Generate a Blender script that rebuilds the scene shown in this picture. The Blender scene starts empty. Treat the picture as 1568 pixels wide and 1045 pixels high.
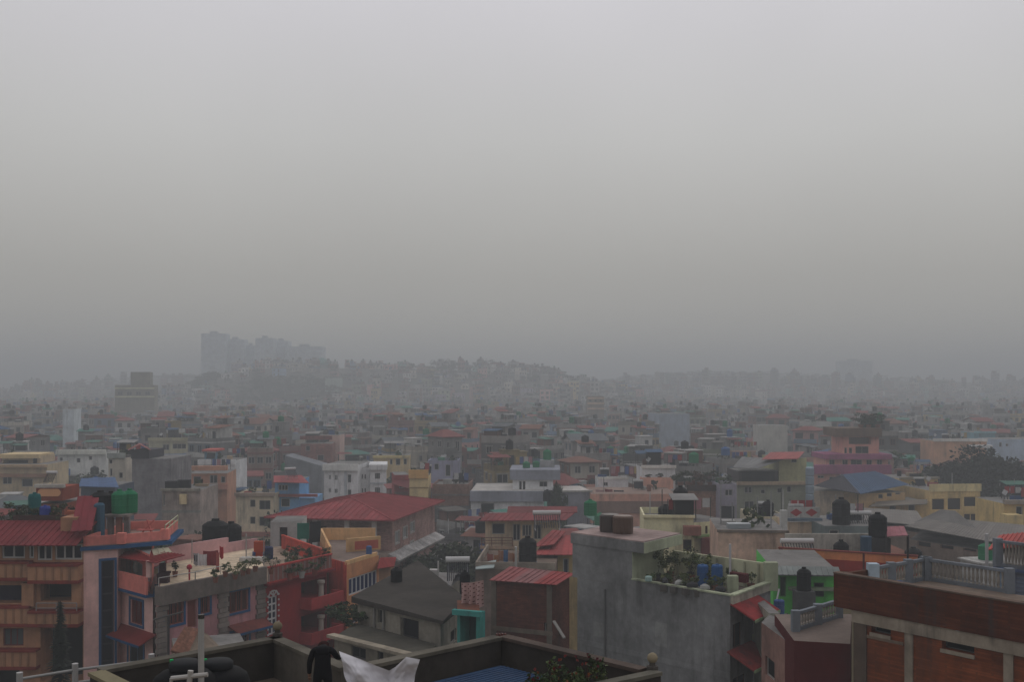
import bpy, bmesh, math, random
from mathutils import Vector, Matrix
rad = math.radians
SC = bpy.context.scene
COL = SC.collection

# ------------------------------------------------------------------ camera, sky, sun, exposure
FPX, CX, HY, CZ = 1681.0, 784.0, 595.0, 24.0        # focal length (px of a 1568 px wide frame), centre, horizon row, camera height
cam_d = bpy.data.cameras.new('camera'); cam = bpy.data.objects.new('camera', cam_d); COL.objects.link(cam)
cam.location = (0, 0, CZ); cam.rotation_euler = (rad(90), 0, 0)
cam_d.sensor_width = 36; cam_d.lens = 36 * FPX / 1568; cam_d.shift_y = (HY - 522.5) / 1568
cam_d.clip_start = 0.5; cam_d.clip_end = 12000
SC.camera = cam
W = bpy.data.worlds.new('World'); SC.world = W; W.use_nodes = True
nt = W.node_tree; N = nt.nodes; LK = nt.links; N.clear()
out = N.new('ShaderNodeOutputWorld'); bg = N.new('ShaderNodeBackground')
SUN_EL, SUN_ROT = 38, 12
sky = N.new('ShaderNodeTexSky'); sky.sky_type = 'NISHITA'; sky.sun_disc = False
sky.sun_elevation = rad(SUN_EL); sky.sun_rotation = rad(SUN_ROT); sky.dust_density = 4; sky.air_density = 1.5
hsv = N.new('ShaderNodeHueSaturation'); hsv.inputs['Saturation'].default_value = 0.15
LK.new(sky.outputs[0], hsv.inputs['Color'])
tc = N.new('ShaderNodeTexCoord'); sx = N.new('ShaderNodeSeparateXYZ'); LK.new(tc.outputs['Generated'], sx.inputs[0])
ramp = N.new('ShaderNodeValToRGB'); LK.new(sx.outputs['Z'], ramp.inputs[0])
el = ramp.color_ramp.elements
# an overcast sky: about twice as bright overhead as at the horizon
SKY = [(0.0, (.468, .446, .388)), (.10, (.464, .449, .412)), (.22, (.590, .585, .574)), (.34, (.668, .655, .690)), (1.0, (.700, .695, .735))]
el[0].position = SKY[0][0]; el[0].color = (*SKY[0][1], 1); el[1].position = SKY[-1][0]; el[1].color = (*SKY[-1][1], 1)
for p_, c_ in SKY[1:-1]:
    e_ = el.new(p_); e_.color = (*c_, 1)
# a broad soft brightening where the sun stands behind the cloud
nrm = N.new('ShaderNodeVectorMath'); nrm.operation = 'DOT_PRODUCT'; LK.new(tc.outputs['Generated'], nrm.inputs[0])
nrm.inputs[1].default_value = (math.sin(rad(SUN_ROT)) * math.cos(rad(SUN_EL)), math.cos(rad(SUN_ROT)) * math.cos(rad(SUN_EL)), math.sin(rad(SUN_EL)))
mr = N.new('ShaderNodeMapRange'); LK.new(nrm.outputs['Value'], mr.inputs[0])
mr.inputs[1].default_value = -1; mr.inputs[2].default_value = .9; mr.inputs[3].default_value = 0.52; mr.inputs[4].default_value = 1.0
cn = N.new('ShaderNodeTexNoise'); cn.inputs['Scale'].default_value = 3.0; cn.inputs['Detail'].default_value = 3; LK.new(tc.outputs['Generated'], cn.inputs['Vector'])   # faint unevenness of the cloud
cr = N.new('ShaderNodeMapRange'); LK.new(cn.outputs['Fac'], cr.inputs[0]); cr.inputs[1].default_value = .3; cr.inputs[2].default_value = .7; cr.inputs[3].default_value = .965; cr.inputs[4].default_value = 1.035
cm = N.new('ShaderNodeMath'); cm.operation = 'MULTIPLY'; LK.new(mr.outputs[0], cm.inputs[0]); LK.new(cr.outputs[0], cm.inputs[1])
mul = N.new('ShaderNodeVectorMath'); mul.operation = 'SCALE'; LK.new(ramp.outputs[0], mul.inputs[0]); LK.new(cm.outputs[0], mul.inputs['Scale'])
sc2 = N.new('ShaderNodeVectorMath'); sc2.operation = 'MULTIPLY_ADD'; LK.new(hsv.outputs[0], sc2.inputs[0])
sc2.inputs[1].default_value = (.0015, .0015, .0015)        # a little clear-sky light through the cloud
scm = N.new('ShaderNodeVectorMath'); scm.operation = 'SCALE'; scm.inputs['Scale'].default_value = 1.0
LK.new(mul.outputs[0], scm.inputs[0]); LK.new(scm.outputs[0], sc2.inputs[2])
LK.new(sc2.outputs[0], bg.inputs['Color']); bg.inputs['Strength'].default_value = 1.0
LK.new(bg.outputs[0], out.inputs[0])
sun_d = bpy.data.lights.new('sun', 'SUN'); sun = bpy.data.objects.new('sun', sun_d); COL.objects.link(sun)
sun_d.energy = 0.5; sun_d.angle = rad(25); sun_d.color = (1, .95, .88)
sun.rotation_euler = (rad(90 - SUN_EL), 0, rad(180 - SUN_ROT))
sun.location = (0, 0, 500)
SC.view_settings.view_transform = 'Standard'; SC.view_settings.look = 'None'
SC.view_settings.exposure = 0; SC.view_settings.gamma = 1; SC.view_settings.use_curve_mapping = False
SC.render.engine = 'CYCLES'
cy = SC.cycles
cy.use_denoising = True; cy.max_bounces = 6; cy.diffuse_bounces = 3; cy.glossy_bounces = 2; cy.transmission_bounces = 2
cy.volume_bounces = 0; cy.transparent_max_bounces = 6; cy.caustics_reflective = False; cy.caustics_refractive = False
HAZE_DENSITY = 0.0018
HAZE_COLOR = (.845, .885, .91)

# ------------------------------------------------------------------ colour helper: photo colour -> surface colour
def lin(v):
    v /= 255.0
    return v / 12.92 if v <= .04045 else ((v + .055) / 1.055) ** 2.4
def C(r, g, b, Y=0, k=.36):
    """surface colour of a wall seen as sRGB r,g,b at distance Y through the haze (k: light on it)"""
    T = math.exp(-.00122 * max(55, min(Y, 190) * .8)); h = (.175, .18, .182); o = []
    for v, hh in zip((r, g, b), h):
        a = (lin(v) - (1 - T) * hh) / (T * k)
        o.append(min(.8, max(.012, a)))
    g = sum(o) / 3
    q = .04 + min(Y, 300) * .0012
    return tuple(x * (1 - q) + g * q for x in o)
def G(v): return (v, v, v)

# ------------------------------------------------------------------ materials: colour comes from the mesh attribute 'col', wear from noise
def new_mat(name):
    m = bpy.data.materials.new(name); m.use_nodes = True
    n = m.node_tree.nodes; n.clear()
    o = n.new('ShaderNodeOutputMaterial'); p = n.new('ShaderNodeBsdfPrincipled')
    m.node_tree.links.new(p.outputs[0], o.inputs[0])
    return m, n, m.node_tree.links, p
def noise(n, l, vec, scale, detail=4, rough=.55, stretch=None):
    t = n.new('ShaderNodeTexNoise'); t.inputs['Scale'].default_value = scale; t.inputs['Detail'].default_value = detail
    t.inputs['Roughness'].default_value = rough
    if stretch:
        mp = n.new('ShaderNodeMapping'); mp.inputs['Scale'].default_value = stretch; l.new(vec, mp.inputs[0]); vec = mp.outputs[0]
    l.new(vec, t.inputs['Vector'])
    return t.outputs['Fac']
def rng(n, l, v, a, b, c, d):
    m = n.new('ShaderNodeMapRange'); l.new(v, m.inputs[0])
    for i, x in enumerate((a, b, c, d)): m.inputs[i + 1].default_value = x
    return m.outputs[0]
def mixc(n, l, f, a, b, mode='MIX'):
    m = n.new('ShaderNodeMix'); m.data_type = 'RGBA'; m.blend_type = mode
    if isinstance(f, float): m.inputs[0].default_value = f
    else: l.new(f, m.inputs[0])
    for s, x in ((m.inputs[6], a), (m.inputs[7], b)):
        if isinstance(x, tuple): s.default_value = (*x, 1)
        else: l.new(x, s)
    return m.outputs[2]
def surf(name, rough=.85, stain=.5, mottle=.25, bump=.15, spec=.3, kind=None, big=.35, stain_col=(.045, .042, .04), metal=0):
    m, n, l, p = new_mat(name)
    at = n.new('ShaderNodeAttribute'); at.attribute_name = 'col'
    geo = n.new('ShaderNodeNewGeometry'); pos = geo.outputs['Position']
    c = at.outputs['Color']
    f1 = noise(n, l, pos, big, 5, .6)
    f2 = noise(n, l, pos, 3.1, 5, .65)
    c = mixc(n, l, 1.0, c, mixc(n, l, rng(n, l, f1, .3, .7, 0, 1), G(1 - mottle), G(1 + mottle * .6)), 'MULTIPLY')
    c = mixc(n, l, 1.0, c, mixc(n, l, rng(n, l, f2, .3, .7, 0, 1), G(1 - mottle * .45), G(1 + mottle * .3)), 'MULTIPLY')
    if kind == 'brick':
        tx = n.new('ShaderNodeTexBrick'); vm = n.new('ShaderNodeVectorMath'); vm.operation = 'MULTIPLY_ADD'
        sp = n.new('ShaderNodeSeparateXYZ'); l.new(pos, sp.inputs[0])
        ad = n.new('ShaderNodeMath'); ad.operation = 'ADD'; l.new(sp.outputs[0], ad.inputs[0]); l.new(sp.outputs[1], ad.inputs[1])
        cb = n.new('ShaderNodeCombineXYZ'); l.new(ad.outputs[0], cb.inputs[0]); l.new(sp.outputs[2], cb.inputs[1])
        l.new(cb.outputs[0], tx.inputs['Vector'])
        tx.inputs['Scale'].default_value = 1; tx.inputs['Brick Width'].default_value = .23; tx.inputs['Row Height'].default_value = .075
        tx.inputs['Mortar Size'].default_value = .008; tx.inputs['Color1'].default_value = (1.2, 1.2, 1.2, 1); tx.inputs['Color2'].default_value = (.75, .72, .7, 1)
        tx.inputs['Mortar'].default_value = (.75, .9, 1.0, 1)
        c = mixc(n, l, 1.0, c, tx.outputs['Color'], 'MULTIPLY')
    if stain > 0:
        fs = noise(n, l, pos, 1.0, 6, .7, (1.3, 1.3, .16))
        fl = noise(n, l, pos, .22, 3, .6)
        mm = n.new('ShaderNodeMath'); mm.operation = 'MULTIPLY'
        l.new(rng(n, l, fs, .48, .72, 0, 1), mm.inputs[0]); l.new(rng(n, l, fl, .4, .65, .1, 1), mm.inputs[1])
        m2 = n.new('ShaderNodeMath'); m2.operation = 'MULTIPLY'; l.new(mm.outputs[0], m2.inputs[0]); m2.inputs[1].default_value = stain
        c = mixc(n, l, m2.outputs[0], c, stain_col)
    l.new(c, p.inputs['Base Color'])
    p.inputs['Roughness'].default_value = rough; p.inputs['Specular IOR Level'].default_value = spec; p.inputs['Metallic'].default_value = metal
    if bump:
        b = n.new('ShaderNodeBump'); b.inputs['Strength'].default_value = bump; b.inputs['Distance'].default_value = .05
        l.new(f2, b.inputs['Height']); l.new(b.outputs[0], p.inputs['Normal'])
    return m
M_PLASTER = surf('plaster_paint', .95, .75, .27, .15, .12)
M_OLD = surf('weathered_concrete', .95, .9, .42, .3, .1, big=.5)
M_CLEAN = surf('smooth_paint', .6, .15, .08, .03, .35)
M_BRICK = surf('brickwork', .95, .85, .42, .25, .1, kind='brick', big=.6)
M_TIN = surf('painted_tin_sheet', .8, .45, .24, .08, .12, big=.9, stain_col=(.07, .04, .03))
M_PLASTIC = surf('moulded_plastic', .75, .15, .12, .03, .1)
M_CLOTH = surf('woven_cloth', .95, 0, .12, .1, .1, big=2)
M_METAL = surf('dull_metal', .5, .3, .15, .05, .5, metal=.3, stain_col=(.09, .05, .03))
M_GLASS = surf('window_glass', .4, 0, .1, 0, .04)
M_WOOD = surf('dark_timber', .8, .3, .25, .1, .2)
def leafmat():
    m, n, l, p = new_mat('leaf')
    at = n.new('ShaderNodeAttribute'); at.attribute_name = 'col'
    geo = n.new('ShaderNodeNewGeometry'); f = noise(n, l, geo.outputs['Position'], 1.2, 3)
    c = mixc(n, l, 1.0, at.outputs['Color'], mixc(n, l, rng(n, l, f, .3, .7, 0, 1), G(.6), G(1.35)), 'MULTIPLY')
    l.new(c, p.inputs['Base Color']); p.inputs['Roughness'].default_value = .75; p.inputs['Specular IOR Level'].default_value = .2
    return m
M_LEAF = leafmat()
M_BARK = surf('bark', .95, .3, .3, .4, .1, big=2)
def groundmat():
    m, n, l, p = new_mat('earth_and_lanes')
    geo = n.new('ShaderNodeNewGeometry'); f = noise(n, l, geo.outputs['Position'], .03, 6, .6); g = noise(n, l, geo.outputs['Position'], .4, 5, .6)
    c = mixc(n, l, rng(n, l, f, .4, .6, 0, 1), (.10, .09, .075), (.05, .065, .035))
    c = mixc(n, l, rng(n, l, g, .35, .65, 0, 1), c, (.12, .11, .10)); l.new(c, p.inputs['Base Color']); p.inputs['Roughness'].default_value = 1
    return m
M_GROUND = groundmat()

# ------------------------------------------------------------------ mesh builder
SR = random.Random(21)
class MB:
    def __init__(s, col=(.5, .5, .5)): s.v = []; s.f = []; s.c = []; s.col = col
    def face(s, pts):
        i = len(s.v); s.v += [tuple(p) for p in pts]; s.f.append(tuple(range(i, i + len(pts)))); s.c.append(s.col)
    def box(s, x0, x1, y0, y1, z0, z1, col=None):
        s.obox((x0, y0, z0), (x1 - x0, 0, 0), (0, y1 - y0, 0), (0, 0, z1 - z0), col)
    def obox(s, o, a, b, c, col=None):
        if col: s.col = col
        o, a, b, c = Vector(o), Vector(a), Vector(b), Vector(c)
        if a.cross(b).dot(c) < 0: a, b = b, a
        i = len(s.v)
        s.v += [tuple(p) for p in (o, o + a, o + a + b, o + b, o + c, o + a + c, o + a + b + c, o + b + c)]
        for q in ((3, 2, 1, 0), (4, 5, 6, 7), (0, 1, 5, 4), (1, 2, 6, 5), (2, 3, 7, 6), (3, 0, 4, 7)):
            s.f.append(tuple(i + k for k in q)); s.c.append(s.col)
    def bar(s, p, q, w, h=None, col=None):
        p, q = Vector(p), Vector(q); d = q - p; h = h or w
        up = Vector((0, 0, 1)) if abs(d.normalized().z) < .95 else Vector((1, 0, 0))
        a = d.cross(up).normalized() * w; b = a.cross(d).normalized() * h
        s.obox(p - a / 2 - b / 2, a, d, b, col)
    def tube(s, p, q, r, r1=None, n=8, col=None):
        if col: s.col = col
        p, q = Vector(p), Vector(q); d = (q - p).normalized(); r1 = r if r1 is None else r1
        up = Vector((0, 0, 1)) if abs(d.z) < .95 else Vector((1, 0, 0))
        a = d.cross(up).normalized(); b = d.cross(a); i = len(s.v)
        for c, rr in ((p, r), (q, r1)):
            for k in range(n):
                t = 2 * math.pi * k / n; s.v.append(tuple(c + a * math.cos(t) * rr + b * math.sin(t) * rr))
        for k in range(n):
            k2 = (k + 1) % n; s.f.append((i + k, i + n + k, i + n + k2, i + k2)); s.c.append(s.col)
        s.f.append(tuple(i + k for k in range(n))); s.c.append(s.col)
        s.f.append(tuple(i + n + n - 1 - k for k in range(n))); s.c.append(s.col)
    def path(s, pts, r, n=6, col=None):
        for a, b in zip(pts, pts[1:]): s.tube(a, b, r, n=n, col=col)
    def lathe(s, c, prof, n=16, col=None):
        if col: s.col = col
        i = len(s.v); c = Vector(c); m = len(prof)
        for r, z in prof:
            for k in range(n):
                t = 2 * math.pi * k / n; s.v.append((c.x + r * math.cos(t), c.y + r * math.sin(t), c.z + z))
        for j in range(m - 1):
            for k in range(n):
                k2 = (k + 1) % n
                s.f.append((i + j * n + k, i + j * n + k2, i + (j + 1) * n + k2, i + (j + 1) * n + k)); s.c.append(s.col)
        s.f.append(tuple(i + n - 1 - k for k in range(n))); s.c.append(s.col)
        s.f.append(tuple(i + (m - 1) * n + k for k in range(n))); s.c.append(s.col)
    def prism(s, poly, z0, z1, col=None, top=True, bottom=True):
        if col: s.col = col
        n = len(poly)
        zz0 = z0 if isinstance(z0, (list, tuple)) else [z0] * n; zz1 = z1 if isinstance(z1, (list, tuple)) else [z1] * n
        for k in range(n):
            a, b = poly[k], poly[(k + 1) % n]; k2 = (k + 1) % n
            s.face([(a[0], a[1], zz0[k]), (b[0], b[1], zz0[k2]), (b[0], b[1], zz1[k2]), (a[0], a[1], zz1[k])])
        if top: s.face([(p[0], p[1], zz1[k]) for k, p in enumerate(poly)])
        if bottom: s.face([(p[0], p[1], zz0[k]) for k, p in reversed(list(enumerate(poly)))])
    def sheet(s, a, b, c, d, t=.04, col=None):
        """slab between four corners (counter-clockwise from above), thickness t downwards"""
        if col: s.col = col
        P = [Vector(x) for x in (a, b, c, d)]; n = (P[1] - P[0]).cross(P[3] - P[0]).normalized() * t
        Q = [p - n for p in P]
        s.face(P); s.face(Q[::-1])
        for k in range(4): s.face([Q[k], Q[(k + 1) % 4], P[(k + 1) % 4], P[k]])
    def ribbed(s, a, b, c, d, pitch=.25, t=.03, col=None, rib=.035):
        """tin sheet: slab plus raised ribs running from edge ab up to edge dc"""
        a, b, c, d = (Vector(x) for x in (a, b, c, d)); base = col or s.col; q = max(1, int((b - a).length / .95))
        for i in range(q):
            f0, f1 = i / q, (i + 1) / q; g = SR.uniform(.8, 1.12); s.sheet(a.lerp(b, f0), a.lerp(b, f1), d.lerp(c, f1), d.lerp(c, f0), t, tuple(x * g for x in base))
        s.col = base
        n = (b - a).cross(d - a).normalized(); L = (b - a).length; k = max(2, int(L / pitch))
        for i in range(1, k):
            f = i / k; p = a.lerp(b, f) + n * rib * .5; q = d.lerp(c, f) + n * rib * .5
            if (q - p).length > .05: s.bar(p, q, .05, rib)
    def build(s, name, mat, parent=None, org=None, smooth=False):
        me = bpy.data.meshes.new(name)
        v = s.v
        if org is not None: v = [(x - org[0], y - org[1], z - org[2]) for x, y, z in v]
        me.from_pydata(v, [], s.f); me.materials.append(mat)
        put_cols(me, s.c)
        if smooth: me.polygons.foreach_set('use_smooth', [True] * len(me.polygons))
        o = bpy.data.objects.new(name, me); COL.objects.link(o)
        if parent is not None: o.parent = parent
        return o
def put_cols(me, cs):
    at = me.attributes.new('col', 'FLOAT_COLOR', 'FACE'); buf = []
    for c in cs: buf += (c[0], c[1], c[2], 1.0)
    at.data.foreach_set('color', buf)
def tag(o, label, cat, group=None, kind=None):
    if label: o['label'] = label
    if cat: o['category'] = cat
    if group: o['group'] = group
    if kind: o['kind'] = kind
    return o
def empty(name, loc, label=None, cat=None, group=None):
    o = bpy.data.objects.new(name, None); COL.objects.link(o); o.location = loc; o.empty_display_size = .3
    return tag(o, label, cat, group)
def dup(o, parent=None, loc=None, rz=None):
    c = o.copy(); COL.objects.link(c); c.parent = parent
    if loc is not None: c.location = loc
    if rz is not None: c.rotation_euler = (0, 0, rz)
    for ch in list(o.children): dup(ch, c)
    return c
def P(px, py, Y): return Vector(((px - CX) / FPX * Y, Y, CZ - (py - HY) / FPX * Y))
def ZP(py, Y): return CZ - (py - HY) / FPX * Y
def YZ(py, z): return (CZ - z) * FPX / (py - HY)          # distance of a level z seen at row py
def XY(px, Y): return ((px - CX) / FPX * Y, Y)
def PZ(px, py, z):                                        # ground-plan point of a level z seen at a pixel
    Y = YZ(py, z); return Vector(((px - CX) / FPX * Y, Y, z))

# ------------------------------------------------------------------ buildings
def rect(px, Y, th, w=None, d=None, pxr=None, pxl=None):
    """footprint corners near, right, back, left of a box whose front wall leaves (px, Y) at th degrees"""
    X0 = (px - CX) / FPX * Y; c, s = math.cos(rad(th)), math.sin(rad(th))
    if pxr is not None: k = (pxr - CX) / FPX; w = (k * Y - X0) / (c - k * s)
    if pxl is not None: k = (pxl - CX) / FPX; d = (k * Y - X0) / (-s - k * c)
    a = (X0, Y); b = (X0 + w * c, Y + w * s); e = (b[0] - d * s, b[1] + d * c); f = (X0 - d * s, Y + d * c)
    return [a, b, e, f]
class Bld:
    def __init__(s, name, label, poly, cat='house', group=None, z0=0):
        s.poly = poly; n = len(poly); s.z0 = z0
        s.org = (sum(p[0] for p in poly) / n, sum(p[1] for p in poly) / n, z0)
        s.root = empty(name, s.org, label, cat, group); s.name = name
        REG.append((s, label))
    def part(s, name, mb, mat=None, parent=None, smooth=False):
        return mb.build(name, mat or M_PLASTER, parent or s.root, s.org, smooth)
    def vol(s, poly, z0, z1, col, mat=None, name='wall'): return Vol(s, poly, z0, z1, col, mat, name)
REG = []
class Vol:
    def __init__(s, b, poly, z0, z1, col, mat, name):
        s.b = b; s.poly = [Vector((p[0], p[1])) for p in poly]; s.z0 = z0; s.z1 = z1; s.col = col; s.mat = mat or M_PLASTER; s.name = name
        s.holes = {i: [] for i in range(len(poly))}; s.todo = []
    def edge(s, e):
        p = s.poly[e]; q = s.poly[(e + 1) % len(s.poly)]; d = (q - p); L = d.length; d = d / L
        return p, d, L, Vector((d.y, -d.x))
    def at(s, e, px, py=None):
        p, d, L, n = s.edge(e); k = (px - CX) / FPX
        t = (k * p.y - p.x) / (d.x - k * d.y); Y = p.y + t * d.y
        return t, (ZP(py, Y) if py is not None else None), Y
    def pos(s, e, t, z, o=0):
        p, d, L, n = s.edge(e); q = p + d * t + n * o
        return Vector((q.x, q.y, z))
    def span(s, e, px0, py0, px1, py1):
        a = s.at(e, px0)[0]; b = s.at(e, px1)[0]; m = s.at(e, (px0 + px1) / 2)[2]
        z0, z1 = ZP(max(py0, py1), m), ZP(min(py0, py1), m); L = s.edge(e)[2]
        a, b = max(.04, min(a, b)), min(L - .04, max(a, b))
        return a, b, max(z0, s.z0 + .02), min(z1, s.z1 - .02)
    def win(s, e, px0, py0, px1, py1, **k): s.winr(e, *s.span(e, px0, py0, px1, py1), **k)
    def winr(s, e, a, b, z0, z1, frame=(.3, .28, .26), glass=(.007, .008, .010), nx=2, ny=1, depth=.14, fw=.06, name='window', trim=None, bars=None, shade=None, split=False):
        if b - a < .1 or z1 - z0 < .1: return
        for h in s.holes[e]:
            if a < h[1] and b > h[0] and z0 < h[3] and z1 > h[2]: return
        s.holes[e].append((a, b, z0, z1, depth, None))
        s.todo.append((e, a, b, z0, z1, frame, glass, nx, ny, depth, fw, name, trim, bars, shade, split))
    def loggia(s, e, px0, py0, px1, py1, depth=1.2, back=(.2, .18, .16)): s.loggiar(e, *s.span(e, px0, py0, px1, py1), depth=depth, back=back)
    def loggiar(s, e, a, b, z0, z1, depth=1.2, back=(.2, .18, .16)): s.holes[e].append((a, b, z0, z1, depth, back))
    def build(s, top=None):
        mb = MB(s.col); n = len(s.poly)
        for e in range(n):
            p, d, L, nn = s.edge(e); H = s.holes[e]
            ss = sorted({0, L, *[h[0] for h in H], *[h[1] for h in H]}); zs = sorted({s.z0, s.z1, *[h[2] for h in H], *[h[3] for h in H]})
            for a, b in zip(ss, ss[1:]):
                for z, y in zip(zs, zs[1:]):
                    cs, cz = (a + b) / 2, (z + y) / 2
                    if any(h[0] < cs < h[1] and h[2] < cz < h[3] for h in H): continue
                    mb.face([s.pos(e, a, z), s.pos(e, b, z), s.pos(e, b, y), s.pos(e, a, y)])
            for a, b, z, y, dp, back in H:
                o = [s.pos(e, *k) for k in ((a, z), (b, z), (b, y), (a, y))]; i = [s.pos(e, *k, -dp) for k in ((a, z), (b, z), (b, y), (a, y))]
                for k in range(4): mb.face([o[k], o[(k + 1) % 4], i[(k + 1) % 4], i[k]])
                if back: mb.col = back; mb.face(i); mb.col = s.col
        mb.col = top or (.2, .19, .18)
        mb.face([(q.x, q.y, s.z1) for q in s.poly])
        w = s.b.part(s.name, mb, s.mat)
        for (e, a, b, z0, z1, fc, gc, nx, ny, dp, fw, name, trim, bars, shade, split) in s.todo:
            m = MB(fc); p, d, L, nn = s.edge(e); d3 = Vector((d.x, d.y, 0)); n3 = Vector((nn.x, nn.y, 0)); U = Vector((0, 0, 1))
            def bx(m, a, b, z0, z1, o0, o1):
                m.obox(s.pos(e, a, z0, o0), d3 * (b - a), n3 * (o1 - o0), U * (z1 - z0))
            i0, i1 = -dp + .015, -dp + .06
            for x in range(nx + 1):
                f = a + (b - a - fw) * x / nx; bx(m, f, f + fw, z0, z1, i0, i1)
            for y in range(ny + 1):
                f = z0 + (z1 - z0 - fw) * y / ny; bx(m, a + fw, b - fw, f, f + fw, i0, i1 - .004)
            if trim:
                m.col = trim; t = .13
                bx(m, a - t, b + t, z1, z1 + t, .003, .05); bx(m, a - t, b + t, z0 - t, z0, .003, .06)
                bx(m, a - t, a, z0, z1, .003, .05); bx(m, b, b + t, z0, z1, .003, .05)
            if shade:
                m.col = shade; bx(m, a - .25, b + .25, z1 + .14, z1 + .23, .003, .5)
            if bars:
                m.col = bars; k = max(3, int((b - a) / .14))
                for x in range(1, k): f = a + (b - a) * x / k; bx(m, f - .012, f + .012, z0, z1, -.05, -.03)
            wo = s.b.part(name, m, M_CLEAN)
            if split and nx > 1:
                for x in range(nx):
                    g = MB(gc); f0 = a + (b - a - fw) * x / nx + fw; f1 = a + (b - a - fw) * (x + 1) / nx
                    bx(g, f0 + .002, f1 - .002, z0 + fw, z1 - fw, -dp - .02, i0 + .01); s.b.part('pane', g, M_GLASS, wo)
                g = MB(G(.02)); bx(g, a, b, z0, z1, -dp - .06, -dp - .03); s.b.part('backing', g, M_OLD, wo)
            else:
                g = MB(gc); bx(g, a, b, z0, z1, -dp - .03, i0 + .01); s.b.part('pane', g, M_GLASS, wo)
        return w
    # ---- trim fixed to a wall
    def ledge(s, e, a, b, z0, z1, o, col, name='band', o0=.003, mat=None):
        m = MB(col); p, d, L, n = s.edge(e)
        m.obox(s.pos(e, a, z0, o0), Vector((d.x, d.y, 0)) * (b - a), Vector((n.x, n.y, 0)) * (o - o0), (0, 0, z1 - z0))
        return s.b.part(name, m, mat or s.mat)
    def awning(s, e, a, b, z, o, drop, col, name='awning', t=.06, mat=None, fascia=None):
        m = MB(col)
        if mat is M_TIN: m.ribbed(s.pos(e, a, z - drop, o), s.pos(e, b, z - drop, o), s.pos(e, b, z, .003), s.pos(e, a, z, .003), .3, t, col)
        else: m.sheet(s.pos(e, a, z - drop, o), s.pos(e, b, z - drop, o), s.pos(e, b, z, .003), s.pos(e, a, z, .003), t, col)
        if fascia:
            p, d, L, n = s.edge(e)
            m.obox(s.pos(e, a, z - drop - .14, o + .004), Vector((d.x, d.y, 0)) * (b - a), Vector((n.x, n.y, 0)) * .03, (0, 0, .13), fascia)
        return s.b.part(name, m, mat or s.mat)
    def balcony(s, e, a, b, z, o, h, col, t=.12, slab=.14, name='balcony', mat=None, slabcol=None):
        p, d, L, n = s.edge(e); d3 = Vector((d.x, d.y, 0)); n3 = Vector((n.x, n.y, 0)); m = MB(slabcol or col)
        m.obox(s.pos(e, a, z - slab, .003), d3 * (b - a), n3 * o, (0, 0, slab)); m.col = col
        m.obox(s.pos(e, a, z, o - t), d3 * (b - a), n3 * (t + .006), (0, 0, h))
        m.obox(s.pos(e, a, z, .003), d3 * t, n3 * (o - t), (0, 0, h)); m.obox(s.pos(e, b - t, z, .003), d3 * t, n3 * (o - t), (0, 0, h))
        return s.b.part(name, m, mat or s.mat)
    def parapet(s, h=.85, t=.14, col=None, over=.0, sides=None, z=None, cop=None, name='parapet', mat=None):
        m = MB(col or s.col); n = len(s.poly); z = s.z1 if z is None else z
        for e in (sides if sides is not None else range(n)):
            p, d, L, nn = s.edge(e); d3 = Vector((d.x, d.y, 0)); n3 = Vector((nn.x, nn.y, 0)); x = .002 * (e % 2)
            ext = 0 if e % 2 else t
            a0 = over * 0 + (0 if e % 2 == 0 else t); m.col = col or s.col
            m.obox(s.pos(e, a0 - (over if e % 2 == 0 else 0), z + .001, over), d3 * (L - 2 * a0 + (2 * over if e % 2 == 0 else 0)), -n3 * t, (0, 0, h - x))
            if cop:
                m.col = cop; m.obox(s.pos(e, a0 - over - .03, z + h + .002, over + .04), d3 * (L - 2 * a0 + 2 * over + .06), -n3 * (t + .08), (0, 0, .06 + x))
        return s.b.part(name, m, mat or s.mat)
    def hip(s, over=.5, rise=2.0, col=(.3, .1, .1), name='roof', z=None, ribs=.5, gable=False, mat=None):
        """hip or gable roof over a four-sided footprint; ridge along the longer side"""
        z = s.z1 if z is None else z; q = s.poly; c = sum(q, Vector((0, 0))) / 4
        u = (q[1] - q[0]); v = (q[3] - q[0]); lu, lv = u.length, v.length; u = u / lu; v = v / lv
        hu, hv = lu / 2 + over, lv / 2 + over
        def w(a, b, zz): r = c + u * a + v * b; return Vector((r.x, r.y, zz))
        A, B_, D, E = w(-hu, -hv, z), w(hu, -hv, z), w(hu, hv, z), w(-hu, hv, z); m = MB(col)
        if hu >= hv: k = hu if gable else hu - hv; r0, r1 = w(-k, 0, z + rise), w(k, 0, z + rise); F = ((A, B_, r1, r0), (B_, D, r1), (D, E, r0, r1), (E, A, r0))
        else: k = hv if gable else hv - hu; r0, r1 = w(0, -k, z + rise), w(0, k, z + rise); F = ((A, B_, r0), (B_, D, r1, r0), (D, E, r1), (E, A, r0, r1))
        for f in F:
            a_, b_ = f[0], f[1]; d_, c_ = (f[3], f[2]) if len(f) == 4 else (f[2], f[2]); L = (b_ - a_).length; dr = (b_ - a_) / L; sd = (d_ - a_).dot(dr); sc_ = (c_ - a_).dot(dr); up = (d_ - a_) - dr * sd
            cuts = sorted({0, L, sd, sc_, *[L * i / max(1, int(L / .95)) for i in range(1, max(1, int(L / .95)))]})
            hh = lambda x: x / max(sd, .001) if x < sd - 1e-6 else (L - x) / max(L - sc_, .001) if x > sc_ + 1e-6 else 1
            for x0, x1 in zip(cuts, cuts[1:]):
                if x1 - x0 < 1e-4: continue
                g = SR.uniform(.84, 1.1); m.col = tuple(y * g for y in col); p0, p1 = a_ + dr * x0, a_ + dr * x1; h0, h1 = hh(x0 + 1e-5), hh(x1 - 1e-5)
                pts = [p0, p1] + ([p1 + up * h1] if h1 > .002 else []) + ([p0 + up * h0] if h0 > .002 else [])
                if len(pts) > 2: m.face(pts)
        m.col = col
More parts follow.
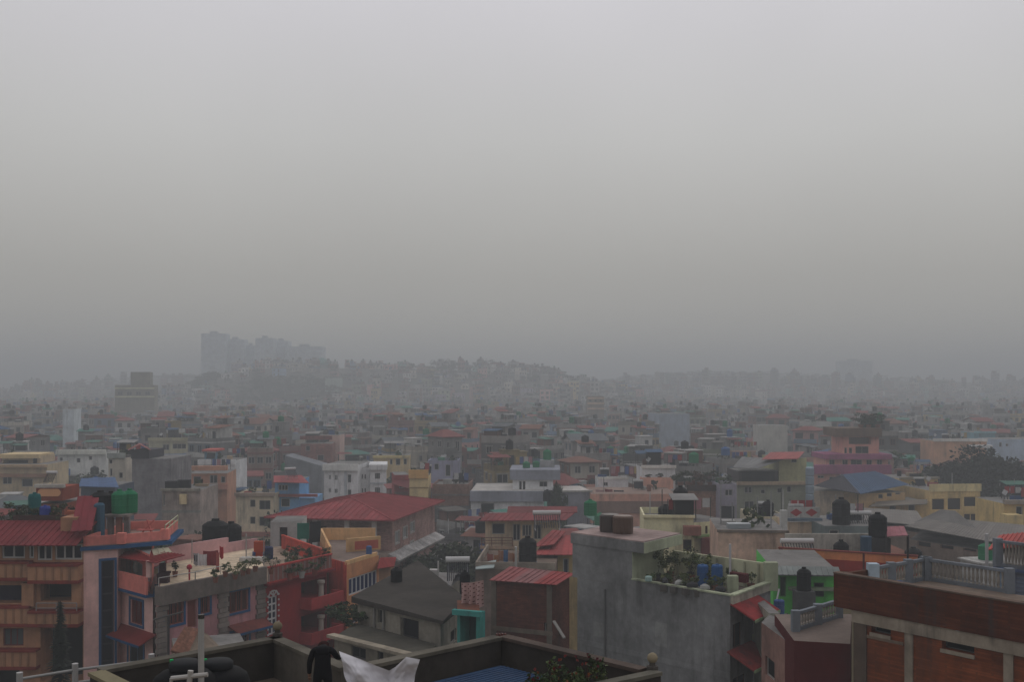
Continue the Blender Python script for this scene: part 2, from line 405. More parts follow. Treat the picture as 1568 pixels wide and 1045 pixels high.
        for a_, b_ in ((A, B_), (B_, D), (D, E), (E, A)):
            m.face([a_ - Vector((0, 0, .12)), b_ - Vector((0, 0, .12)), b_, a_])
        m.face([x - Vector((0, 0, .12)) for x in (E, D, B_, A)])
        if ribs:
            for f in F:
                a_, b_ = f[0], f[1]; d_, c_ = (f[3], f[2]) if len(f) == 4 else (f[2], f[2])
                nn = (b_ - a_).cross(d_ - a_).normalized() * .02; L = (b_ - a_).length; dr = (b_ - a_) / L; kk = int(L / ribs)
                sd = (d_ - a_).dot(dr); sc_ = (c_ - a_).dot(dr); up = (d_ - a_) - dr * sd
                for i in range(1, kk):
                    x = L * i / kk
                    if x < sd: hgt = x / max(sd, .01)
                    elif x > sc_: hgt = (L - x) / max(L - sc_, .01)
                    else: hgt = 1
                    p_ = a_ + dr * x + nn; m.bar(p_, p_ + up * hgt, .05, .04)
            m.bar(r0 + Vector((0, 0, .03)), r1 + Vector((0, 0, .03)), .22, .06)
            if not gable:
                for p_, q_ in ((A, r0), (E, r0) if hu >= hv else (B_, r0), (B_, r1) if hu >= hv else (D, r1), (D, r1) if hu >= hv else (E, r1)):
                    m.bar(p_ + Vector((0, 0, .03)), q_ + Vector((0, 0, .03)), .16, .05)
        o = s.b.part(name, m, mat or M_TIN)
        if gable and (hu >= hv):
            g = MB(s.col)
            for sg in (-1, 1):
                x = sg * (lu / 2 - .02); g.face([w(x, -lv / 2, z), w(x, lv / 2, z), w(x, 0, z + rise * lv / 2 / hv - .05)])
            s.b.part('gable', g, s.mat)
        return o
# ------------------------------------------------------------------ vegetation kit
def crown_mesh(mb, rnd, c, rx, ry, rz, n, leaf, cols, clumps=14, hollow=.35):
    """leaf-sized faces gathered in clumps through an uneven crown"""
    cl = []
    for i in range(clumps):
        while True:
            v = Vector((rnd.uniform(-1, 1), rnd.uniform(-1, 1), rnd.uniform(-.9, 1)))
            if hollow < v.length < .92: break
        cl.append((Vector((c[0] + v.x * rx, c[1] + v.y * ry, c[2] + v.z * rz)), rnd.uniform(.22, .45), rnd.choice(cols)))
    for i in range(n):
        k = i % clumps; o, r, col = cl[k]
        v = Vector((rnd.gauss(0, 1), rnd.gauss(0, 1), rnd.gauss(0, .8))).normalized() * (rnd.random() ** .45) * r
        p = o + Vector((v.x * rx, v.y * ry, v.z * rz * .9)); f = rnd.uniform(.75, 1.3)
        a = Vector((rnd.gauss(0, 1), rnd.gauss(0, 1), rnd.gauss(0, .5))).normalized(); b = a.cross(Vector((rnd.gauss(0, 1), rnd.gauss(0, 1), rnd.gauss(0, 1)))).normalized()
        s = leaf * rnd.uniform(.6, 1.4); mb.col = (col[0] * f, col[1] * f, col[2] * f)
        mb.face([p - a * s * .5, p + b * s * .28, p + a * s * .5, p - b * s * .28])
DARK_GREENS = [(.035, .05, .022), (.045, .06, .028), (.028, .04, .02), (.05, .06, .03)]
GREENS = [(.05, .085, .03), (.07, .10, .035), (.04, .06, .025), (.09, .11, .04)]
def tree_proto(rnd, h, r, n, leaf, cols, trunk_r=.18, clumps=22):
    t = MB((.07, .055, .045)); t.tube((0, 0, 0), (.1, 0, h * .45), trunk_r, trunk_r * .7)
    for k in range(5):
        a = rnd.uniform(0, 6.28); e = (math.cos(a) * r * .6, math.sin(a) * r * .6, h * rnd.uniform(.6, .85))
        t.tube((.08, 0, h * rnd.uniform(.32, .45)), e, trunk_r * .45, trunk_r * .15, 6)
    c = MB(); crown_mesh(c, rnd, (0, 0, h * .68), r, r, h * .36, n, leaf, cols, clumps)
    to = t.build('trunk', M_BARK); co = c.build('crown', M_LEAF)
    return to.data, co.data, to, co
TREES = []
for i in range(4):
    a_, b_, o1, o2 = tree_proto(random.Random(50 + i), 8, 3 + .4 * i, 2600, .5, DARK_GREENS if i % 2 else GREENS[:3] + DARK_GREENS)
    bpy.data.objects.remove(o1); bpy.data.objects.remove(o2); TREES.append((a_, b_))
def tree(x, y, z, s, k, label, group=None, sz=None):
    r = empty('tree', (x, y, z), label, 'tree', group)
    for nm, d in zip(('trunk', 'crown'), TREES[k % 4]):
        o = bpy.data.objects.new(nm, d); COL.objects.link(o); o.parent = r
    r.scale = (s, s, sz or s); r.rotation_euler.z = x * 1.7 + y
    return r

# ------------------------------------------------------------------ terrain
def gz(x, y):
    sg = lambda t: 1 / (1 + math.exp(max(-40, min(40, -t))))
    z = 39 * sg((x + 230) / 13) * sg((66 - x) / 18) * math.exp(-((y - 800) / 105) ** 2) * (1 - .06 * sg((x + 95) / 22)) if 350 < y < 1300 else 0
    z += 34 * math.exp(-((x + 330) / 190) ** 2 - ((y - 1120) / 170) ** 2) + 37 * math.exp(-((x - 210) / 230) ** 2 - ((y - 1130) / 190) ** 2)
    z += 22 * math.exp(-((x - 520) / 160) ** 2 - ((y - 1100) / 170) ** 2)
    return z
def ground():
    m = MB((.1, .1, .1)); xs = [-6000, -2500, -1400] + [i * 30 for i in range(-30, 31)] + [1400, 2500, 6000]
    ys = [-300, 0, 100, 200, 300] + [330 + i * 30 for i in range(40)] + [1800, 2500, 4000, 9000]
    n = len(xs); m.v = [(x, y, gz(x, y)) for y in ys for x in xs]
    for j in range(len(ys) - 1):
        for i in range(n - 1): m.f.append((j * n + i, j * n + i + 1, (j + 1) * n + i + 1, (j + 1) * n + i)); m.c.append(m.col)
    o = m.build('ground', M_GROUND, smooth=True); tag(o, 'dark earth and lanes between the houses rising into misty hills', 'ground', kind='structure')
ground()

# ------------------------------------------------------------------ the town: ordinary houses
PAL = [((.20, .195, .19), 'grey concrete', 17), ((.30, .285, .27), 'pale grey', 12), ((.40, .36, .29), 'cream', 15), ((.22, .095, .065), 'red brick', 9), ((.42, .25, .19), 'peach', 9),
       ((.40, .20, .18), 'pink', 9), ((.42, .41, .39), 'off-white', 14), ((.15, .30, .26), 'sea-green', 6), ((.16, .26, .40), 'light blue', 6), ((.45, .33, .13), 'ochre', 6),
       ((.24, .27, .17), 'olive green', 4), ((.30, .26, .33), 'lilac grey', 4)]
TINS = [((.22, .06, .055), 'red tin roof', 6), ((.20, .085, .06), 'rust-brown tin roof', 3), ((.13, .14, .15), 'grey tin roof', 3), ((.045, .10, .21), 'blue tin roof', 1.6), ((.06, .20, .16), 'green tin roof', 1.5)]
def pick(rnd, L):
    t = rnd.random() * sum(x[2] for x in L)
    for x in L:
        t -= x[2]
        if t <= 0: return x
    return L[-1]
def win_proto(w, h, fc, gc=(.009, .010, .013)):
    m = MB(fc); t = .09
    for x in (-w / 2, w / 2 - t, -t / 2): m.box(x, x + t, -.05, .02, 0, h)
    for z in (0, h - t): m.box(-w / 2 + t, w / 2 - t, -.048, .02, z, z + t)
    m.box(-w / 2 - .12, w / 2 + .12, -.28, .02, h + .06, h + .13)
    m.col = gc; m.face([(-w / 2, -.012, 0), (w / 2, -.012, 0), (w / 2, -.012, h), (-w / 2, -.012, h)])
    return m
WSIZES = [(1.15, 1.25), (.75, 1.1), (1.75, 1.35), (.95, 2.0)]
WFR = [(.34, .33, .31), (.13, .075, .05), (.10, .16, .22)]
WMESH = {}
for i, s_ in enumerate(WSIZES):
    for j, c_ in enumerate(WFR):
        o_ = win_proto(*s_, c_).build('window', M_GLASS); WMESH[i, j] = o_.data; bpy.data.objects.remove(o_)
JUNK = [(.02, .02, .022), (.03, .03, .035), (.45, .44, .42), (.36, .35, .34), (.05, .10, .24), (.3, .05, .05), (.12, .11, .1), (.2, .09, .06), (.06, .2, .13), (.4, .3, .2), (.16, .15, .14)]
def clutter(rnd, m, x0, x1, y0, y1, z, n, far=False):
    """roof-top odds and ends, too small to pick apart"""
    for k in range(n):
        x, y = rnd.uniform(x0, x1), rnd.uniform(y0, y1); t = rnd.random(); z_ = z + .006 + .001 * (k % 5)
        if t < .16:
            h = rnd.uniform(1.2, 3.2); r = .035 if not far else .06; m.box(x - r, x + r, y - r, y + r, z_, z_ + h, rnd.choice([(.5, .5, .5), (.3, .3, .3), (.1, .1, .1)]))
        elif t < .42:
            a, b, h = rnd.uniform(.2, .7), rnd.uniform(.2, .5), rnd.uniform(.25, 1.0); m.box(x - a, x + a, y - b, y + b, z_, z_ + h, rnd.choice(JUNK))
        elif t < .64:
            cols = [(.03, .045, .02), (.045, .06, .025), (.06, .075, .03), (.025, .035, .018)]; w = rnd.uniform(.4, 1.1); h = rnd.uniform(.5, 1.5)
            for q in range(16 if not far else 7):
                p = Vector((x + rnd.gauss(0, w * .4), y + rnd.gauss(0, w * .4), z_ + rnd.uniform(.1, h))); a = Vector((rnd.gauss(0, 1), rnd.gauss(0, 1), rnd.gauss(0, 1))).normalized() * (.22 if not far else .4); b = a.orthogonal() * .8
                m.col = rnd.choice(cols); m.face([p - a, p + b, p + a, p - b])
        elif t < .76:
            n_ = rnd.randint(2, 5); m.col = (.1, .1, .1); L = n_ * .7; m.box(x - .03, x + .03, y - .03, y + .03, z_, z_ + 1.7); m.box(x + L, x + L + .06, y - .03, y + .03, z_, z_ + 1.7)
            for q in range(n_):
                m.col = rnd.choice([(.5, .49, .48), (.35, .05, .05), (.08, .12, .3), (.42, .3, .12), (.05, .05, .06), (.4, .2, .22), (.5, .5, .5)]); h = rnd.uniform(.6, 1.2); u = x + .08 + q * .7; m.face([(u, y, z_ + 1.65 - h), (u + .6, y + .03, z_ + 1.65 - h), (u + .6, y, z_ + 1.65), (u, y, z_ + 1.65)])
        elif t < .84:
            m.tube((x - .7, y + .4, z_ + 1.2), (x + .7, y + .4, z_ + 1.2), .2, n=6, col=(.5, .5, .49)); m.col = (.02, .02, .025); m.face([(x - .65, y - .6, z_ + .2), (x + .65, y - .6, z_ + .2), (x + .65, y + .3, z_ + 1.1), (x - .65, y + .3, z_ + 1.1)]); m.box(x - .05, x + .05, y + .38, y + .44, z_, z_ + 1.02, (.1, .1, .1))
        elif t < .93:
            a, b, h = rnd.uniform(.8, 1.6), rnd.uniform(.8, 1.4), rnd.uniform(1.7, 2.2); c = rnd.choice([(.2, .06, .055), (.17, .16, .15), (.05, .1, .18), (.12, .11, .1), (.08, .18, .14), (.3, .29, .28)])
            for sx_ in (-1, 1):
                for sy_ in (-1, 1): m.box(x + sx_ * a - .04, x + sx_ * a + .04, y + sy_ * b - .04, y + sy_ * b + .04, z_, z_ + h - .02, (.08, .07, .06))
            m.sheet((x - a - .2, y - b - .2, z_ + h), (x + a + .2, y - b - .2, z_ + h), (x + a + .2, y + b + .2, z_ + h + .3), (x - a - .2, y + b + .2, z_ + h + .3), .05, c)
            if rnd.random() < .6: m.box(x - a + .06, x + a - .06, y - b + .5, y + b - .06, z_, z_ + h - .1, rnd.choice([(.2, .19, .18), (.16, .08, .06), (.03, .03, .03)]))
        else:
            m.tube((x, y, z_), (x, y, z_ + .8), .05, n=5, col=(.12, .12, .12)); m.col = rnd.choice([(.03, .03, .03), (.4, .4, .4)]); p = Vector((x, y - .1, z_ + 1.0)); m.v += []; a = Vector((.4, 0, .1)); b = Vector((0, .2, .38)); m.face([p - a, p - b, p + a, p + b])
def house_spec(rnd, floors=None, small=False, bright=1.0):
    """everything about one ordinary house: boxes, bands, roof sheets, windows, in its own frame (front at y = -d/2)"""
    S = {}; w, d = rnd.uniform(3.9, 7.0), rnd.uniform(4.8, 7.5); n = floors or rnd.choice([2, 3, 3, 3, 4, 4, 5]); fh = rnd.uniform(2.75, 3.0); H = n * fh
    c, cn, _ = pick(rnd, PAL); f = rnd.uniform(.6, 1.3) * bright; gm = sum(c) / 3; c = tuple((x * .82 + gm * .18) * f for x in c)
    side = c if rnd.random() < .55 else rnd.choice([(.2, .19, .185), (.25, .24, .23), (.22, .10, .07)])
    trim = rnd.choice([tuple(min(.6, x * 1.45) for x in c), tuple(x * .6 for x in c), (.5, .49, .46), (.24, .07, .06), (.3, .28, .26), (.13, .2, .28)])
    S.update(w=w, d=d, H=H, n=n, fh=fh, col=c, cname=cn, side=side, trim=trim)
    wall = MB(side)
    for q, cc in (((-w / 2, -d / 2), c),):
        wall.box(-w / 2, w / 2, -d / 2 + .05, d / 2, 0, H - .001, side); wall.box(-w / 2, w / 2, -d / 2, -d / 2 + .048, 0, H, c)
    if rnd.random() < .45 and n > 1:
        ww = rnd.uniform(.35, .6) * w; dd = rnd.uniform(1.2, 2.4); xx = rnd.choice([-w / 2 + .02, w / 2 - ww - .02]); hh = (n - 1) * fh - rnd.choice([0, 0, fh * .5]); wc = rnd.choice([c, side, (.24, .23, .22)])
        wall.box(xx, xx + ww, -d / 2 - dd, -d / 2 - .001, 0, hh, wc); wall.box(xx - .05, xx + ww + .05, -d / 2 - dd - .06, -d / 2 - dd + .08, hh + .002, hh + .7, trim)
        wall.col = (.025, .025, .028)
        for q in range(2): wall.face([(xx + ww * (.15 + .42 * q), -d / 2 - dd - .02, hh - 2), (xx + ww * (.42 + .42 * q), -d / 2 - dd - .02, hh - 2), (xx + ww * (.42 + .42 * q), -d / 2 - dd - .02, hh - .7), (xx + ww * (.15 + .42 * q), -d / 2 - dd - .02, hh - .7)])
        wall.col = side
    S['wall'] = wall
    b = MB(trim)
    for k in range(1, n + 1):
        o = .06 if rnd.random() < .5 else .12; ox = .03
        b.box(-w / 2 - ox, w / 2 + ox, -d / 2 - o, d / 2 + .03, k * fh - .24, k * fh - .001 + (.004 if k == n else 0), trim)
    balc = rnd.random() < .55
    if balc:
        bw = rnd.uniform(.5, .95) * w; bx = rnd.choice([-w / 2, w / 2 - bw, -bw / 2]); cc = rnd.choice([c, trim, trim])
        for k in range(1, n):
            if rnd.random() < .8:
                b.box(bx, bx + bw, -d / 2 - 1.1, -d / 2 - .061 * 2, k * fh - .12, k * fh, trim)
                b.box(bx, bx + bw, -d / 2 - 1.1, -d / 2 - 1.0, k * fh, k * fh + .85, cc); b.box(bx, bx + .1, -d / 2 - 1.0, -d / 2 - .122, k * fh, k * fh + .85); b.box(bx + bw - .1, bx + bw, -d / 2 - 1.0, -d / 2 - .122, k * fh, k * fh + .85)
    S['band'] = b
    # roof
    r = rnd.random(); S['roof'] = None; S['rname'] = 'flat roof'; S['parapet'] = None; S['room'] = None
    pc = rnd.choice([c, trim, c, (.36, .35, .33)]); par = MB(pc); t = .13; ph = rnd.uniform(.55, 1.0)
    if r < .24 and not small:
        tc_, tn, _ = pick(rnd, TINS); m = MB(tc_); rise = rnd.uniform(.6, 1.7); ov = .5; zz = H + .01
        if rnd.random() < .5:
            m.face([(-w / 2 - ov, -d / 2 - ov, zz), (w / 2 + ov, -d / 2 - ov, zz), (w / 2 + ov, 0, zz + rise), (-w / 2 - ov, 0, zz + rise)])
            m.face([(w / 2 + ov, d / 2 + ov, zz), (-w / 2 - ov, d / 2 + ov, zz), (-w / 2 - ov, 0, zz + rise), (w / 2 + ov, 0, zz + rise)])
            for sg in (-1, 1):
                x = sg * (w / 2 - .05); m.col = c; m.face([(x, -d / 2, zz), (x, d / 2, zz), (x, 0, zz + rise - .12)][::sg])
        else:
            k = w / 2 - min(w, d) * .35; A = [(-w / 2 - ov, -d / 2 - ov, zz), (w / 2 + ov, -d / 2 - ov, zz), (w / 2 + ov, d / 2 + ov, zz), (-w / 2 - ov, d / 2 + ov, zz)]; r0, r1 = (-k, 0, zz + rise), (k, 0, zz + rise)
            for f_ in ((A[0], A[1], r1, r0), (A[1], A[2], r1), (A[2], A[3], r0, r1), (A[3], A[0], r0)): m.face(f_)
        m.col = tuple(x * .8 for x in tc_); m.face([(-w / 2 - ov, -d / 2 - ov, zz - .15), (w / 2 + ov, -d / 2 - ov, zz - .15), (w / 2 + ov, -d / 2 - ov, zz), (-w / 2 - ov, -d / 2 - ov, zz)])
        S['roof'] = m; S['rname'] = tn; S['top'] = H + rise
    else:
        for (x0, x1, y0, y1) in ((-w / 2, w / 2, -d / 2, -d / 2 + t), (-w / 2, w / 2, d / 2 - t, d / 2), (-w / 2, -w / 2 + t, -d / 2 + t, d / 2 - t), (w / 2 - t, w / 2, -d / 2 + t, d / 2 - t)):
            par.box(x0, x1, y0, y1, H + .004, H + ph)
        if rnd.random() < .4:
            par.col = (.38, .37, .35); par.box(-w / 2 - .05, w / 2 + .05, -d / 2 - .06, -d / 2 + t + .04, H + ph + .002, H + ph + .07)
        S['parapet'] = par; S['top'] = H + ph
        if rnd.random() < .8:
            rw, rd_, rh = rnd.uniform(2.4, w * .6), rnd.uniform(2.5, d * .55), rnd.uniform(2.2, 2.7); x0 = rnd.choice([-w / 2 + .2, w / 2 - rw - .2]); y0 = rnd.uniform(-d * .15, d / 2 - rd_ - .2)
            rc = rnd.choice([c, side, (.5, .49, .47), (.22, .21, .2), trim]); m = MB(rc); m.box(x0, x0 + rw, y0, y0 + rd_, H + .003, H + rh)
            if rnd.random() < .35:
                tc_, tn, _ = pick(rnd, TINS); m.col = tc_; S['rname'] = tn.replace(' roof', '-roofed rooftop room')
                m.sheet((x0 - .4, y0 - .6, H + rh + .05), (x0 + rw + .4, y0 - .6, H + rh + .05), (x0 + rw + .4, y0 + rd_ + .3, H + rh + .55), (x0 - .4, y0 + rd_ + .3, H + rh + .55), .06)
            else:
                m.box(x0 - .15, x0 + rw + .15, y0 - .15, y0 + rd_ + .15, H + rh + .001, H + rh + .13, rnd.choice([(.42, .41, .39), trim, rc])); S['rname'] = 'rooftop stair room'
            m.col = (.03, .03, .035); dx = x0 + rw * rnd.uniform(.2, .5); m.face([(dx, y0 - .012, H + .05), (dx + .8, y0 - .012, H + .05), (dx + .8, y0 - .012, H + 1.9), (dx, y0 - .012, H + 1.9)])
            S['room'] = m; S['top'] = H + rh; S['roomtop'] = (x0 + rw / 2, y0 + rd_ / 2, H + rh + .135)
    cl = MB(); S['half'] = None
    if S['roof'] is None:
        clutter(rnd, cl, -w / 2 + .6, w / 2 - .9, -d / 2 + .5, d / 2 - .6, H, rnd.randint(5, 10) if not small else 4, small)
        if rnd.random() < .2 and S['room'] is None:       # unfinished storey: columns, slab, brick infill
            hb = MB((.19, .185, .18)); zz = H + .005
            for cx_ in (-w / 2 + .2, 0, w / 2 - .45):
                for cy_ in (-d / 2 + .2, d / 2 - .45): hb.box(cx_, cx_ + .25, cy_, cy_ + .25, zz, zz + 2.5)
            hb.box(-w / 2 - .2, w / 2 + .2, -d / 2 - .2, d / 2 + .2, zz + 2.501, zz + 2.68); hb.box(-w / 2 + .5, w * .1, -d * .1, d / 2 - .5, zz, zz + 2.49, (.18, .085, .06)); S['half'] = hb; S['top'] = H + 2.7
            for cx_ in (-w / 2 + .3, .1, w / 2 - .3):
                for q in range(3): hb.box(cx_ + q * .08, cx_ + q * .08 + .04, -d / 2 + .3, -d / 2 + .34, zz + 2.681, zz + 3.3, (.1, .06, .04))
    S['clutter'] = cl if cl.v else None
    # windows: (x, y, z, rotation, size index, frame index)
    win = []; fj = rnd.choice([0, 0, 1, 2]); sz = rnd.choice([0, 0, 1, 2]); nw = rnd.choice([2, 2, 3]); S['fj'] = fj
    for k in range(max(0, n - 3), n):
        for q in range(nw):
            s2 = 3 if (balc and q == 1) else sz
            win.append((-w / 2 + w * (q + .5) / nw, -d / 2 - .001, k * fh + (.9 if s2 != 3 else .12), 0, s2, fj))
        for sg in (-1, 1):
            if rnd.random() < .55:
                for q in range(2):
                    win.append((sg * (w / 2 + .001), -d / 2 + d * (q + .5) / 2 + rnd.uniform(-.4, .4), k * fh + 1.0, sg * math.pi / 2, 1 if rnd.random() < .5 else 0, fj))
    S['win'] = win
    # roof tank
    q = rnd.random(); S['tank'] = None
    if S['roof'] is None and q < .62:
        tcol = ((.018, .018, .02), 'black') if q < .42 else ((.02, .16, .08), 'green') if q < .55 else ((.06, .13, .3), 'blue')
        if S['room'] is not None and rnd.random() < .6: p_ = S['roomtop']
        else: p_ = (rnd.uniform(-w * .3, w * .3), rnd.uniform(-d * .3, 0), H + .003)
        S['tank'] = (p_, tcol, rnd.uniform(.55, .75), rnd.uniform(1.2, 1.6), p_[2] < H + .1)
    return S
def tank_mb(m, c, r, h, col, stand):
    x, y, z = c
    if stand:
        for sx_, sy_ in ((-1, -1), (1, -1), (1, 1), (-1, 1)): m.box(x + sx_ * r * .7 - .04, x + sx_ * r * .7 + .04, y + sy_ * r * .7 - .04, y + sy_ * r * .7 + .04, z, z + stand, (.12, .11, .1))
        m.box(x - r, x + r, y - r, y + r, z + stand, z + stand + .06)
    z0 = z + (stand + .062 if stand else .002)
    m.lathe((x, y, z0), [(r * .97, 0), (r, .08), (r, h * .3), (r * 1.03, h * .33), (r, h * .37), (r, h * .62), (r * 1.03, h * .66), (r, h * .7), (r, h * .84), (r * .62, h * .96), (r * .3, h), (r * .3, h * 1.07), (.02, h * 1.08)], 14, col)
TANKM = {}
for nm_, c_ in (('black', (.007, .007, .008)), ('green', (.015, .17, .075)), ('blue', (.04, .11, .28)), ('grey', (.25, .26, .27)), ('dark_green', (.015, .06, .04))):
    for st in (0, 1.2):
        m_ = MB(); tank_mb(m_, (0, 0, 0), .62, 1.45, c_, st); o_ = m_.build('water_tank', M_PLASTIC, smooth=False); TANKM[nm_, st] = o_.data; bpy.data.objects.remove(o_)
def water_tank(loc, colour, label, s=1, stand=0, group='rooftop water tanks', sz=None):
    o = bpy.data.objects.new('water_tank', TANKM[colour, 1.2 if stand else 0]); COL.objects.link(o); o.location = loc; o.scale = (s, s, sz or s)
    return tag(o, label, 'water tank', group)
def inside_any(x, y, polys, pad):
    for (cx, cy, r) in polys:
        if (x - cx) ** 2 + (y - cy) ** 2 < (r + pad) ** 2: return True
    return False
KEEP=[]; SHORT={}; N_IND=240
# ================================================================== things of the photograph, near to far
KEEP = []            # (px0, px1, row, distance): nothing of the filler town may hide a named building
SHORT = {}           # label -> short name used when another thing is described beside it
N_IND = 215
def B(name, label, poly, short=None, keep=None, cat='house', group=None):
    b = Bld(name, label, poly, cat, group)
    if short: SHORT[label] = short
    if keep: KEEP.append((*keep, min(p[1] for p in poly)))
    return b
HR = random.Random(3)
ORD_ = ['', 'second ', 'third ', 'fourth ', 'fifth ', 'sixth ', 'seventh ', 'eighth ', 'ninth ', 'tenth ', 'eleventh ', 'twelfth ', 'thirteenth ', 'fourteenth ', 'fifteenth ']
def one(name, mb, mat, label, cat, group=None, base=None, smooth=False):
    """a thing that is a single mesh, origin at its base"""
    if base is None:
        n = len(mb.v); base = (sum(v[0] for v in mb.v) / n, sum(v[1] for v in mb.v) / n, min(v[2] for v in mb.v))
    o = mb.build(name, mat, None, base, smooth); o.location = base
    return tag(o, label, cat, group)
def leafy(loc, w, h, label, cols=GREENS, n=160, leaf=.16, pot=(.22, .09, .06), pr=.16, ph=.26, name='potted_plant', cat='plant', flowers=None, group='potted plants'):
    r = empty(name, loc, label, cat, group)
    if pot:
        p = MB(pot); p.lathe((0, 0, 0), [(pr * .72, 0), (pr, ph), (pr * 1.08, ph), (pr * 1.08, ph + .04), (pr * .9, ph + .04), (pr * .85, ph - .02)], 10); p.build('pot', M_PLASTIC, r)
    z0 = ph if pot else 0
    st = MB((.06, .05, .03))
    for k in range(4): st.tube((0, 0, z0 - .02), (HR.uniform(-.3, .3) * w, HR.uniform(-.3, .3) * w, z0 + h * HR.uniform(.4, .8)), .012, .006, 5)
    st.build('stem', M_BARK, r)
    c = MB(); crown_mesh(c, HR, (0, 0, z0 + h * .52), w / 2, w / 2, h * .5, int(n * 1.8), leaf * .68, cols, 11, .15)
    if flowers:
        for k in range(n // 22):
            c.col = HR.choice(flowers); p = Vector((HR.gauss(0, w * .25), HR.gauss(0, w * .25), z0 + h * HR.uniform(.45, 1.0)))
            for q in range(3):
                a = Vector((HR.gauss(0, 1), HR.gauss(0, 1), HR.gauss(0, 1))).normalized() * .022; b = a.orthogonal(); c.face([p - a, p + b, p + a, p - b])
    c.build('foliage', M_LEAF, r)
    return r
def pole(px, py0, Y, z0, label, r=.035, col=(.45, .44, .42), cap=None, name='pole', group=None, cat='pole'):
    p = P(px, py0, Y); m = MB(col); m.tube((p.x, p.y, z0), p, r, n=10)
    if cap: m.tube(p, p + Vector((0, 0, .05)), r * 1.1, n=10, col=cap)
    return one(name, m, M_METAL, label, cat, group, (p.x, p.y, z0))
def solar(loc, yaw, label, w=1.7, s=1.0):
    """tube water heater: tank tube, slanting collector, frame"""
    r = empty('solar_water_heater', loc, label, 'water heater', 'rooftop solar water heaters'); r.rotation_euler.z = rad(yaw); r.scale = (s, s, s)
    m = MB((.55, .54, .53)); m.tube((-w / 2, .5, 1.35), (w / 2, .5, 1.35), .2, n=14); m.build('tank', M_CLEAN, r, smooth=False)
    m = MB((.03, .032, .04)); k = 12
    for i in range(k): x = -w / 2 + .1 + (w - .2) * i / (k - 1); m.tube((x, -.75, .25), (x, .42, 1.22), .03, n=6)
    m.build('collector', M_GLASS, r)
    m = MB((.25, .25, .26))
    for x in (-w / 2 + .15, w / 2 - .15):
        m.bar((x, -.8, .0), (x, .5, 1.15), .04); m.bar((x, .55, 0), (x, .55, 1.15), .04); m.bar((x, -.8, .03), (x, .55, .03), .04)
    m.bar((-w / 2 + .15, .55, .6), (w / 2 - .15, .55, .6), .04); m.build('frame', M_METAL, r)
    return r
def cloth(pts_top, drop, label, col, name='hung_cloth', waves=3, amp=.05, cat='laundry', pattern=None, group='washing hung on the roofs', nx=12, nz=6):
    """a cloth hanging from the line pts_top[0] -> pts_top[1]"""
    a, b = Vector(pts_top[0]), Vector(pts_top[1]); m = MB(col); d = (b - a); nrm_ = Vector((d.y, -d.x, 0)).normalized(); g = []
    ph = HR.uniform(0, 6)
    for j in range(nz + 1):
        for i in range(nx + 1):
            f = i / nx; t = j / nz; w = math.sin(f * waves * 6.28 + ph) * amp * (.3 + t)
            g.append(a + d * (f + (.03 * math.sin(7 * t + ph)) * t) + nrm_ * w - Vector((0, 0, drop * t * (1 + .06 * math.sin(f * 5 + ph)) + .05 * math.sin(f * 3.14))))
    m.v = [tuple(p) for p in g]
    for j in range(nz):
        for i in range(nx):
            q = j * (nx + 1) + i; m.f.append((q, q + nx + 1, q + nx + 2, q + 1)); m.c.append(pattern(i, j) if pattern else col)
    return one(name, m, M_CLOTH, label, cat, group, smooth=True)
def barrel(loc, r, h, col, label, name='plastic_barrel', cat='barrel', group=None):
    m = MB(col); m.lathe((0, 0, 0), [(r * .9, 0), (r, h * .08), (r, h * .3), (r * 1.05, h * .33), (r, h * .36), (r, h * .64), (r * 1.05, h * .67), (r, h * .7), (r, h * .93), (r * .85, h), (r * .3, h), (r * .3, h * 1.04)], 14)
    o = m.build(name, M_PLASTIC); o.location = loc
    return tag(o, label, cat, group)
def rail(b, pts, h, col, n=3, r=.022, post=1.2, name='railing', parent=None):
    m = MB(col)
    for a, c in zip(pts, pts[1:]):
        a, c = Vector(a), Vector(c)
        for k in range(1, n + 1): m.tube(a + Vector((0, 0, h * k / n)), c + Vector((0, 0, h * k / n)), r, n=6)
        L = (c - a).length; q = max(1, int(L / post))
        for k in range(q + 1): p = a.lerp(c, k / q); m.tube(p, p + Vector((0, 0, h)), r * 1.1, n=6)
    return b.part(name, m, M_METAL)

# ------------------------------------------------------------------ the terrace in front, with its zigzag parapet
FT, FF = 19.8, 19.15
T = [PZ(*q, FT) for q in ((150, 1025), (425, 975), (535, 1022), (770, 972), (990, 1024), (1040, 1040))]
near = [Vector((5.5, 12.0, FT)), Vector((-8.5, 12.0, FT)), Vector((-8.5, 14.2, FT))]
foot = [T[5], T[4], T[3], T[2], T[1], T[0]]
polyF = [(-8.5, 10.5), (4.6, 10.5), (4.6, 14.0), (T[4].x, T[4].y), (T[3].x, T[3].y), (T[2].x, T[2].y), (T[1].x, T[1].y), (T[0].x, T[0].y), (-8.5, 14.1)]
terr = B('terrace_house', 'near house top with mossy zigzag parapet below the camera', polyF, cat='house')
m = MB(C(92, 84, 76)); m.prism(polyF, 0, FF - .2, C(90, 86, 80)); terr.part('wall', m, M_OLD)
m = MB(C(96, 86, 76, k=.55)); m.prism([(x, y) for x, y in polyF], FF - .198, FF); terr.part('floor', m, M_OLD)
def pwall(b, p, q, z0, z1, t, col, cop, name='parapet', mat=None):
    p, q = Vector((p.x, p.y, 0)), Vector((q.x, q.y, 0)); d = (q - p); n = Vector((d.y, -d.x, 0)).normalized()      # inner side is to the right of p->q
    m = MB(col); m.obox(p + Vector((0, 0, z0)), d, n * t, (0, 0, z1 - z0 - .05)); m.col = cop
    m.obox(p - n * .035 + Vector((0, 0, z1 - .049)), d, n * (t + .07), (0, 0, .055)); return b.part(name, m, mat or M_OLD)
